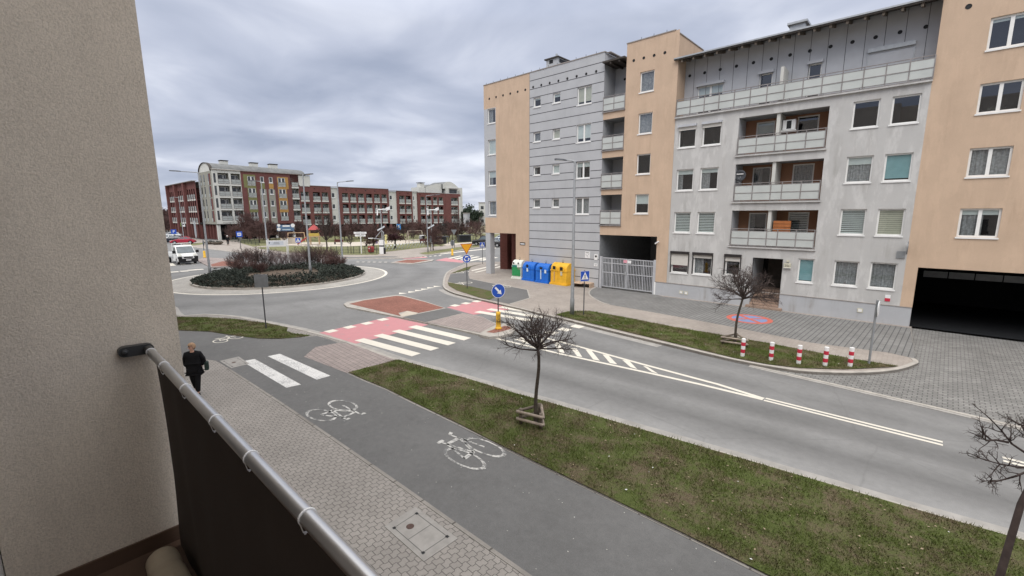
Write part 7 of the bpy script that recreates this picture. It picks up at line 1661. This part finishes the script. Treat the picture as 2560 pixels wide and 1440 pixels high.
def litter(name, polys, n, mat, seed, z, smin=0.012, smax=0.04, xmax=5):
    r = np.random.default_rng(seed); V = []
    for poly in polys:
        a = np.array([(p_[0], p_[1]) for p_ in poly]); lo, hi = a.min(0), a.max(0); hi[0] = min(hi[0], xmax); lo[0] = max(lo[0], -26); P = r.uniform(lo, hi, (n * 3, 2)); P = P[inside(poly, P)][:n]
        for q in P: 
            s = r.uniform(smin, smax); t_ = r.uniform(0, 6.28); u = np.array([math.cos(t_), math.sin(t_), r.uniform(-0.2, 0.2)]) * s; w_ = np.array([-math.sin(t_), math.cos(t_), r.uniform(-0.2, 0.2)]) * s * 0.6; c = np.array([q[0], q[1], z + 0.006]); V += [c - u, c + w_, c + u * 0.9, c - w_]
    V = np.array(V); return struct(link(name, quick_mesh(name, V, np.arange(len(V)).reshape(-1, 4), mat)), 'stuff')
litter('dry_leaves', [near_verge], 380, basic('dry_leaf', (0.33, 0.26, 0.18), 0.9, var=0.3, vs=20, obj=False), 4, 0.05, 0.012, 0.034)
litter('paper_scraps', [near_verge, far_strip], 26, M_['white'], 5, 0.06, 0.010, 0.034)
litter('pale_grit', [cyc_in_w[::-1] + cyc_out_w], 170, basic('pale_grit', (0.55, 0.54, 0.5), 0.9, obj=False), 6, 0.006, 0.006, 0.02)
# ---------------------------------------------------------------- vehicles
def wheel(par, x, y, r, w_, side):
    b = MB(); b.lathe([(r * 0.62, -w_ / 2), (r * 0.95, -w_ / 2), (r, -w_ * 0.3), (r, w_ * 0.3), (r * 0.95, w_ / 2), (r * 0.62, w_ / 2)], (0, 0, 0), M_['tyre'], 20, 'y'); o = b.build('wheel', par, True); o.location = (x, y, r)
    b = MB(); b.lathe([(r * 0.6, -0.01), (r * 0.58, 0.02), (r * 0.2, 0.03)] if side > 0 else [(r * 0.2, -0.03), (r * 0.58, -0.02), (r * 0.6, 0.01)], (0, side * w_ * 0.42, 0), M_['hub'], 16, 'y'); b.build('rim', o)
def arc(cx_, r, n=8): return [(cx_ + r * math.cos(math.pi * i / n), 0.28 + r * math.sin(math.pi * i / n)) for i in range(n + 1)]
def car(label, loc, rot, paint, L=4.1, W=1.72, H=1.45, hood=0.86, style='hatch', group='parked cars', name='parked_car'):
    """front towards +x"""
    o = thing(name, label, 'car', loc, rot, group); xf, xr = L * 0.31, -L * 0.31; rw = 0.31
    if style == 'beetle':
        top = [(L / 2, 0.5), (L / 2 - 0.06, 0.66), (L * 0.40, 0.80), (L * 0.30, 0.90), (L * 0.19, 0.98), (0, 0.98), (-L * 0.25, 0.97), (-L * 0.36, 0.88), (-L * 0.44, 0.72), (-L / 2, 0.5)]
        gh = [(L * 0.21, 0.96), (L * 0.10, 1.28), (0.0, 1.44), (-L * 0.07, 1.48), (-L * 0.16, 1.45), (-L * 0.26, 1.28), (-L * 0.36, 0.98)]
    elif style == 'suv':
        top = [(L / 2, 0.55), (L / 2 - 0.05, 0.9), (L * 0.36, 1.0), (L * 0.23, 1.06), (-L * 0.3, 1.08), (-L / 2 + 0.05, 1.02), (-L / 2, 0.6)]
        gh = [(L * 0.24, 1.05), (L * 0.09, H - 0.04), (-L * 0.05, H), (-L * 0.36, H - 0.05), (-L * 0.47, 1.05)]
    else:
        top = [(L / 2, 0.5), (L / 2 - 0.06, 0.7), (L * 0.38, hood - 0.02), (L * 0.22, hood + 0.06), (-L * 0.3, hood + 0.10), (-L / 2 + 0.06, hood + 0.05), (-L / 2, 0.55)]
        gh = [(L * 0.25, hood + 0.04), (L * 0.06, H - 0.04), (-L * 0.06, H), (-L * 0.28, H - 0.05), (-L * 0.45, hood + 0.08)]
    low = [(-L / 2 + 0.03, 0.28)] + arc(xr, rw + 0.06)[::-1] + arc(xf, rw + 0.06)[::-1] + [(L / 2 - 0.03, 0.28)]
    poly = top + low; b = MB(); b.extr([(x, -W / 2, z) for x, z in poly], (0, W, 0), paint); body = b.build('body', o)
    bv = body.modifiers.new('bevel', 'BEVEL'); bv.width = 0.07; bv.segments = 2; bv.limit_method = 'ANGLE'; bv.angle_limit = math.radians(60)
    k = 0.80; b = MB(); zt, zb = max(z for _, z in gh), min(z for _, z in gh); hw = lambda z: W / 2 * 0.94 * (1 - (1 - k) * (z - zb) / (zt - zb))
    n = len(gh); vs = [(x, -hw(z), z) for x, z in gh] + [(x, hw(z), z) for x, z in gh]
    b.add(vs, [tuple(range(n)), tuple(range(2 * n - 1, n - 1, -1))] + [(i, i + 1, n + i + 1, n + i) for i in range(n - 1)], paint); cab = b.build('cabin', o)
    b = MB(); cx_ = sum(x for x, _ in gh) / n; cz = zb + (zt - zb) * 0.55
    for s in (-1, 1):
        xs_ = sorted(x for x, _ in gh); mid = (xs_[0] + xs_[-1]) / 2 - 0.05
        ins = [(cx_ + (x - cx_) * 0.86, cz + (z - cz) * 0.74) for x, z in gh]; fr_ = [q for q in ins if q[0] > mid + 0.04]; re = [q for q in ins if q[0] < mid - 0.04]; ztop = max(z for _, z in ins) - 0.03; zlo = min(z for _, z in ins)
        for side_poly, xm in ((fr_ + [(mid + 0.04, ztop), (mid + 0.04, zlo)], 1), (([(mid - 0.04, zlo), (mid - 0.04, ztop)] + re), 0)):
            b = MB()
            if len(side_poly) > 2: b.face([(x, s * (hw(z) + 0.006), z) for x, z in side_poly], M_['carglass']); b.build('side_window', cab, fix=False)
    b = MB()
    for (p0, p1) in ((gh[0], gh[1]), (gh[-1], gh[-2])):
        b = MB()
        d_ = Vector((p1[0] - p0[0], p1[1] - p0[1])); nn = Vector((d_.y, -d_.x)).normalized() * 0.007; nn = nn if nn.x * (1 if p0[0] > 0 else -1) > 0 else -nn
        a = (p0[0] + d_.x * 0.10 + nn.x, p0[1] + d_.y * 0.10 + nn.y); c = (p0[0] + d_.x * 0.92 + nn.x, p0[1] + d_.y * 0.92 + nn.y); b.face([(a[0], -hw(a[1]) * 0.9, a[1]), (a[0], hw(a[1]) * 0.9, a[1]), (c[0], hw(c[1]) * 0.88, c[1]), (c[0], -hw(c[1]) * 0.88, c[1])], M_['carglass']); b.build('windscreen', cab, fix=False)
    for x in (xf, xr):
        for s in (-1, 1): wheel(o, x, s * (W / 2 - 0.11), rw, 0.2, s)
    for s in (-1, 1): b = MB(); b.lathe([(0.05, L / 2 - 0.16), (0.11, L / 2 - 0.02), (0.06, L / 2 + 0.005)], (0, s * W * 0.36, 0.66), M_['lamp_clear'], 10, 'x'); b.build('headlight', o)
    b = MB(); b.box(L / 2 - 0.03, L / 2 + 0.02, -W * 0.42, W * 0.42, 0.3, 0.48, M_['black']); b.build('bumper', o); b = MB(); b.box(-L / 2 - 0.02, -L / 2 + 0.03, -W * 0.42, W * 0.42, 0.3, 0.48, M_['black']); b.build('bumper', o)
    for s in (-1, 1): b = MB(); b.box(-L / 2 - 0.012, -L / 2 + 0.03, s * W * 0.38 - 0.08, s * W * 0.38 + 0.08, 0.62, 0.8, M_['play_red']); b.build('tail_light', o)
    return o
def ground_pt(px, py): p = B(px, py); p.z = Z_ROAD; return p
car('red rounded hatchback parked behind the white van', Vector((*ground_pt(459, 609.5)[:2], -0.01)), math.radians(-112), carpaint('paint_red', (0.36, 0.015, 0.04)), 4.15, 1.75, 1.48, style='beetle')
car('dark blue black hatchback parked behind the red car', Vector((*ground_pt(434, 606)[:2], -0.01)), math.radians(-118), carpaint('paint_navy', (0.014, 0.017, 0.03)), 4.1, 1.75, 1.46)
car('white car half hidden by the balcony wall behind the dark hatchback', Vector((*ground_pt(420, 603)[:2], -0.01)), math.radians(-120), carpaint('paint_white', (0.75, 0.76, 0.77)), 4.3, 1.75, 1.5)
car('pale car under the parking sign at far left', Vector((*ground_pt(430, 595)[:2], -0.01)), math.radians(-115), carpaint('paint_pale', (0.7, 0.72, 0.74)), 4.4, 1.78, 1.5)
car('black off-road car parked left of the corner column', Vector((*ground_pt(1210, 613)[:2], -0.01)), math.radians(-140), carpaint('paint_black', (0.012, 0.014, 0.018)), 4.3, 1.8, 1.75, style='suv')
car('dark low car seen behind the corner column', Vector((*ground_pt(1228, 616)[:2], -0.05)), math.radians(-150), carpaint('paint_dark', (0.02, 0.02, 0.024)), 4.2, 1.75, 1.42)
car('silver hatchback right of the corner column', Vector((*ground_pt(1243, 612.5)[:2], -0.05)), math.radians(-150), carpaint('paint_silver', (0.62, 0.64, 0.66)), 4.2, 1.75, 1.5)
car('silver estate car behind the silver hatchback', Vector((*ground_pt(1252, 605)[:2], -0.05)), math.radians(-150), carpaint('paint_silver2', (0.5, 0.52, 0.55)), 4.4, 1.75, 1.52)
# white flatbed van driving towards the roundabout
p = ground_pt(457, 655.5); pw = carpaint('paint_van', (0.80, 0.81, 0.80)); o = thing('white_van', 'white drop-side van with a black bumper driving to the roundabout', 'van', p, math.radians(2)); V = o
W = 2.0; prof = [(2.55, 0.42), (2.6, 0.8), (2.5, 1.08), (2.02, 1.32), (1.25, 2.12), (1.0, 2.22), (0.4, 2.24), (0.35, 0.42)]
prof = prof[:-1] + [(0.35, 0.42), (1.25, 0.42)] + [(1.72 + 0.42 * math.cos(math.pi - math.pi * i / 8), 0.36 + 0.42 * math.sin(math.pi * i / 8)) for i in range(9)]
b = MB(); vs = [(x, -(W / 2 - 0.14 * max(0, (z - 1.2)) / 1.0), z) for x, z in prof]; n = len(vs); vs += [(x, -y, z) for x, y, z in vs]
b.add(vs, [tuple(range(n)), tuple(range(2 * n - 1, n - 1, -1))] + [(i, (i + 1) % n, n + (i + 1) % n, n + i) for i in range(n)], pw); body = b.build('cab', o)
bv = body.modifiers.new('bevel', 'BEVEL'); bv.width = 0.05; bv.segments = 2; bv.limit_method = 'ANGLE'; bv.angle_limit = math.radians(50)
b = MB(); b.face([(2.00, -0.88, 1.37), (2.00, 0.88, 1.37), (1.30, 0.78, 2.10), (1.30, -0.78, 2.10)], M_['carglass'])
for q in b.v: pass
b.v = [(x + 0.02, y, z + 0.02) for x, y, z in b.v]; b.build('windscreen', o, fix=False)
b = MB()
for s in (-1, 1): b = MB(); b.face([(1.85, s * 0.985, 1.36), (1.25, s * 0.90, 2.02), (0.55, s * 0.89, 2.05), (0.55, s * 0.985, 1.36)], M_['carglass']); b.build('side_window', o, fix=False)
b = MB(); b.box(2.5, 2.68, -0.98, 0.98, 0.32, 0.72, M_['black']); b.box(2.45, 2.66, -1.0, -0.62, 0.72, 0.98, M_['black']); b.box(2.45, 2.66, 0.62, 1.0, 0.72, 0.98, M_['black']); b.build('bumper', o)
b = MB(); b.box(2.58, 2.67, -0.58, 0.58, 0.74, 1.02, pw); b.box(2.672, 2.68, -0.46, 0.46, 0.79, 0.95, M_['black']); b.build('grille', o)
b = MB(); b.box(2.682, 2.695, -0.26, 0.26, 0.50, 0.62, M_['white']); b.build('number_plate', o)
for s in (-1, 1):
    b = MB(); b.obox((2.42, s * 0.76, 1.15), (0.10, 0, 0.02), (0, 0.17, 0), (-0.03, 0, 0.12), M_['lamp_clear']); b.build('headlight', o)
    b = MB(); b.box(1.75, 1.95, s * 1.18 - 0.14, s * 1.18 + 0.14, 1.35, 1.68, M_['black']); b.tube([(1.85, s * 0.97, 1.42), (1.85, s * 1.1, 1.45)], 0.03, M_['black'], 6); b.build('wing_mirror', o)
b = MB(); b.box(-3.0, 0.25, -1.02, 1.02, 0.75, 0.88, M_['galv']); b.box(-3.0, 0.25, -1.05, -1.0, 0.88, 1.3, pw); b.box(-3.0, 0.25, 1.0, 1.05, 0.88, 1.3, pw); b.box(-3.05, -3.0, -1.05, 1.05, 0.88, 1.3, pw); b.build('flatbed', o)
b = MB(); 
for y in (-0.95, 0.0, 0.95): b.box(0.2, 0.26, y - 0.03, y + 0.03, 0.88, 2.48, pw)
for z in (2.15, 2.44): b.box(0.2, 0.26, -0.95, 0.95, z, z + 0.05, pw)
b.build('headboard_rack', o)
for x in (1.72, -2.0):
    for s in (-1, 1): wheel(o, x, s * 0.86, 0.35, 0.22, s)

# ---------------------------------------------------------------- people
def skin_mesh(name, verts, edges, radii, root, mat, sub=2):
    me = bpy.data.meshes.new(name); me.from_pydata([tuple(v) for v in verts], edges, []); ob = bpy.data.objects.new('tmp', me); COL.objects.link(ob)
    ob.modifiers.new('skin', 'SKIN'); sv = me.skin_vertices
    if not len(sv): me.skin_vertices.new() if hasattr(me.skin_vertices, 'new') else None
    for i, r in enumerate(radii): d = me.skin_vertices[0].data[i]; d.radius = r if hasattr(r, '__len__') else (r, r); d.use_root = (i == root)
    s = ob.modifiers.new('sub', 'SUBSURF'); s.levels = sub; s.render_levels = sub
    dg = bpy.context.evaluated_depsgraph_get(); dg.update(); out = bpy.data.meshes.new_from_object(ob.evaluated_get(dg)); bpy.data.objects.remove(ob)
    out.materials.clear(); out.materials.append(mat); out.polygons.foreach_set('use_smooth', [True] * len(out.polygons)); return out
class Sk:
    def __init__(s): s.v = []; s.e = []; s.r = []
    def add(s, p, r, par=None):
        s.v.append(Vector(p)); s.r.append(r)
        if par is not None: s.e.append((par, len(s.v) - 1))
        return len(s.v) - 1
    def chain(s, par, pts):
        for p, r in pts: par = s.add(p, r, par)
        return par
def hand(S, wrist, p, d, side, k):
    """palm with four fingers and a thumb; d = direction of the hand"""
    d = Vector(d).normalized(); w_ = Vector((0, 1, 0)) if abs(d.y) < 0.8 else Vector((1, 0, 0)); w_ = (w_ - d * w_.dot(d)).normalized(); c = d.cross(w_)
    p = Vector(p); palm = S.add(p + d * 0.05 * k, (0.028 * k, 0.02 * k), wrist); pal2 = S.add(p + d * 0.085 * k, (0.03 * k, 0.018 * k), palm)
    for i, L in enumerate((0.062, 0.072, 0.068, 0.052)):
        o_ = w_ * (0.030 - 0.02 * i) * k; b = p + d * 0.10 * k + o_
        S.chain(pal2, [(b, 0.0088 * k), (b + (d * 0.55 + c * 0.15).normalized() * L * 0.55 * k, 0.0082 * k), (b + (d * 0.8 + c * 0.6).normalized() * L * k, 0.0068 * k)])
    S.chain(palm, [(p + d * 0.05 * k + w_ * 0.035 * k, 0.011 * k), (p + d * 0.085 * k + w_ * 0.05 * k + c * 0.015 * k, 0.009 * k), (p + d * 0.11 * k + w_ * 0.05 * k + c * 0.025 * k, 0.0075 * k)])
def person(label, base, rot, H=1.66, cloth='blackcloth', trousers='blackcloth', stride=0.16, head_turn=0.0, hairm='hair', helmet=False, arms='pocket', name='person', fit=1.0):
    """faces -y; x to the figure's left is +x as seen from behind"""
    k = H / 1.66; o = thing(name, label, 'person', base, rot); S = Sk(); P = lambda x, y, z: (x * k, y * k, z * k)
    pelvis = S.add(P(0, 0, 0.88), (0.125 * k, 0.095 * k)); waist = S.add(P(0, 0.0, 1.03), (0.115 * k, 0.085 * k), pelvis); chest = S.add(P(0, 0.0, 1.22), (0.135 * k, 0.095 * k), waist); up = S.add(P(0, 0.01, 1.34), (0.11 * k, 0.08 * k), chest)
    neck = S.add(P(0, 0.0, 1.42), 0.052 * k, up); neck2 = S.add(P(0, -0.015, 1.47), 0.048 * k, neck); hd = S.add(P(0, -0.025, 1.525), (0.066 * k, 0.072 * k), neck2); hd2 = S.add(P(0, -0.012, 1.585), (0.072 * k, 0.085 * k), hd); S.add(P(0, -0.005, 1.635), (0.052 * k, 0.062 * k), hd2)
    J = Sk(); jp = J.add(P(0, 0, 0.86), (0.185 * k * fit, 0.15 * k)); J.add(P(0, 0, 0.76), (0.19 * k * fit, 0.155 * k), jp); jw = J.add(P(0, 0.0, 1.05), (0.175 * k * fit, 0.14 * k), jp); jc = J.add(P(0, 0.0, 1.24), (0.185 * k * fit, 0.14 * k), jw); ju = J.add(P(0, 0.012, 1.36), (0.13 * k, 0.105 * k), jc); J.add(P(0, 0.0, 1.44), (0.085 * k, 0.085 * k), ju)
    T_ = Sk(); tp = T_.add(P(0, 0, 0.88), (0.155 * k, 0.12 * k))
    for s in (-1, 1):
        dy = -stride * s * 0.9; sh_ = S.add(P(s * 0.165, 0.01, 1.345), 0.058 * k, up)
        if arms == 'pocket': el, wr = P(s * 0.275, 0.06, 1.09), P(s * 0.20, 0.0, 0.93)
        elif arms == 'bag' and s > 0: el, wr = P(s * 0.285, 0.03, 1.08), P(s * 0.27, -0.05, 0.86)
        elif arms == 'bag': el, wr = P(s * 0.285, 0.05, 1.09), P(s * 0.205, -0.11, 0.96)
        else: el, wr = P(s * 0.25, -0.02, 1.08), P(s * 0.25, -0.12, 0.86)
        e_ = S.add(el, 0.042 * k, sh_); w_ = S.add(wr, 0.028 * k, e_); hand(S, w_, wr, Vector(wr) - Vector(el), s, k)
        js = J.add(P(s * 0.18, 0.012, 1.345), 0.085 * k, ju); je = J.add(el, 0.075 * k, js); J.add(Vector(el).lerp(Vector(wr), 0.5), 0.066 * k, je); J.add(Vector(el).lerp(Vector(wr), 0.97), 0.056 * k, len(J.v) - 1)
        hip, kn, an, toe = P(s * 0.095, 0, 0.83), P(s * 0.095, dy * 0.55 - 0.02, 0.47), P(s * 0.085, dy + (0.05 if dy > 0 else 0), 0.085), P(s * 0.10, dy - 0.13, 0.035)
        h_ = S.add(hip, 0.085 * k, pelvis); n_ = S.add(kn, 0.055 * k, h_); a_ = S.add(an, 0.036 * k, n_); S.add(toe, (0.035 * k, 0.026 * k), a_)
        h2 = T_.add(hip, 0.105 * k, tp); n2 = T_.add(kn, 0.083 * k, h2); T_.add(Vector(an) + Vector((0, 0.0, 0.03)), 0.066 * k, n2)
    link('body', skin_mesh('body', S.v, S.e, S.r, pelvis, M_['skin']), o); link('jacket', skin_mesh('jacket', J.v, J.e, J.r, jp, M_[cloth]), o); link('trousers', skin_mesh('trousers', T_.v, T_.e, T_.r, tp, M_[trousers]), o)
    for s in (-1, 1):
        dy = -stride * s * 0.9; b = MB(); y0 = dy * k + (0.05 * k if dy > 0 else 0); b.add([(s * 0.09 * k + dx * k, y0 + yy * k, zz * k) for yy, hw, ht in ((0.07, 0.032, 0.09), (-0.02, 0.042, 0.095), (-0.12, 0.045, 0.06), (-0.19, 0.028, 0.035)) for dx, zz in ((-hw, 0.0), (hw, 0.0), (hw * 0.8, ht), (-hw * 0.8, ht))], [(0, 1, 2, 3), (15, 14, 13, 12)] + [(i * 4 + j, i * 4 + (j + 1) % 4, i * 4 + 4 + (j + 1) % 4, i * 4 + 4 + j) for i in range(3) for j in range(4)], M_['black']); b.build('shoe', o, True)
    # head details: hair or helmet, eyes, nose, mouth, ears, turned to one side
    e_ = bpy.data.objects.new('head_features', None); bpy.data.objects.remove(e_)
    R = Matrix.Rotation(head_turn, 3, 'Z'); c = Vector(P(0, -0.012, 1.575)); q = lambda x, y, z: c + R @ Vector((x * k, y * k, z * k))
    def blob(name, ctr, rx, ry, rz, mat, cut=None, n=12):
        b = MB(); vs = []; m = 9
        for i in range(m):
            ph = math.pi * i / (m - 1)
            for j in range(n): t_ = 2 * math.pi * j / n; v = Vector((math.sin(ph) * math.cos(t_) * rx, math.sin(ph) * math.sin(t_) * ry, math.cos(ph) * rz)) * k; vs.append(Vector(ctr) + R @ v)
        fs = [(i * n + j, i * n + (j + 1) % n, (i + 1) * n + (j + 1) % n, (i + 1) * n + j) for i in range(m - 1) for j in range(n)]
        if cut: fs = [f_ for f_ in fs if cut(sum(((R.transposed() @ (vs[i] - c)) for i in f_), Vector((0, 0, 0))) / 4 / k)]
        b.add(vs, fs, mat); return b.build(name, o, True)
    if helmet: blob('helmet', c + Vector((0, 0.005, 0.02)), 0.135, 0.15, 0.14, M_['white'], lambda v: not (v.y < -0.08 and -0.05 < v.z < 0.05) and v.z > -0.09)
    else: blob('hair', c + Vector((0, 0.012 * k, 0.018 * k)), 0.104, 0.116, 0.126, M_[hairm], lambda v: v.z > 0.048 if v.y < -0.03 else (v.z > -0.02 if v.y < 0.03 else v.z > -0.085), 18)
    b = MB(); a = [q(-0.012, -0.088, 0.012), q(0.012, -0.088, 0.012), q(0.015, -0.088, -0.022), q(-0.015, -0.088, -0.022), q(0, -0.118, -0.018)]; b.add(a, [(0, 1, 4), (1, 2, 4), (2, 3, 4), (3, 0, 4)], M_['skin']); b.build('nose', o)
    for s in (-1, 1): blob('eye', q(s * 0.03, -0.082, 0.014), 0.012, 0.008, 0.006, M_['black'], n=8); blob('ear', q(s * 0.083, 0.0, 0.0), 0.012, 0.022, 0.032, M_['skin'], n=8)
    blob('mouth', q(0, -0.082, -0.045), 0.024, 0.008, 0.005, M_['play_red'], n=8)
    return o
p = G(494, 985); ang = math.atan2(-p.x, -p.y)       # turned towards the camera
pz = person('woman with short fair hair in a black coat walking on the pavement below the balcony', p, math.radians(58), 1.70, arms='pocket', head_turn=-0.65, stride=0.17, fit=1.25)
o = thing('shoulder_bag', 'dark green bag hanging at the left hip of the woman in black', 'bag', p + Matrix.Rotation(math.radians(58), 3, 'Z') @ Vector((0.33, 0.05, 0.80)), math.radians(58) + 0.3)
b = MB(); b.extr([(-0.05, -0.13, 0.0), (-0.05, 0.15, 0.0), (-0.05, 0.13, 0.27), (-0.05, -0.1, 0.27)], (0.12, 0, 0), M_['greenbag']); bo = b.build('bag_body', o); bv = bo.modifiers.new('bevel', 'BEVEL'); bv.width = 0.03; bv.segments = 2
b = MB(); b.tube([(0, -0.08, 0.26), (-0.02, -0.06, 0.42), (-0.12, -0.03, 0.56), (-0.02, 0.08, 0.42), (0, 0.11, 0.26)], 0.012, M_['black'], 6); b.build('strap', o)
person('motorcyclist in black with a white helmet standing behind the roundabout', B(570.5, 613), math.radians(75), 1.80, helmet=True, arms='front', stride=0.05)
person('person in a grey jacket standing at the swing on the sand', B(1052, 609), math.radians(40), 1.75, cloth='greycloth', arms='front', stride=0.06, hairm='black')
person('person in dark clothes beside the one in the grey jacket', B(1059, 608), math.radians(60), 1.72, arms='pocket', stride=0.05, hairm='black')
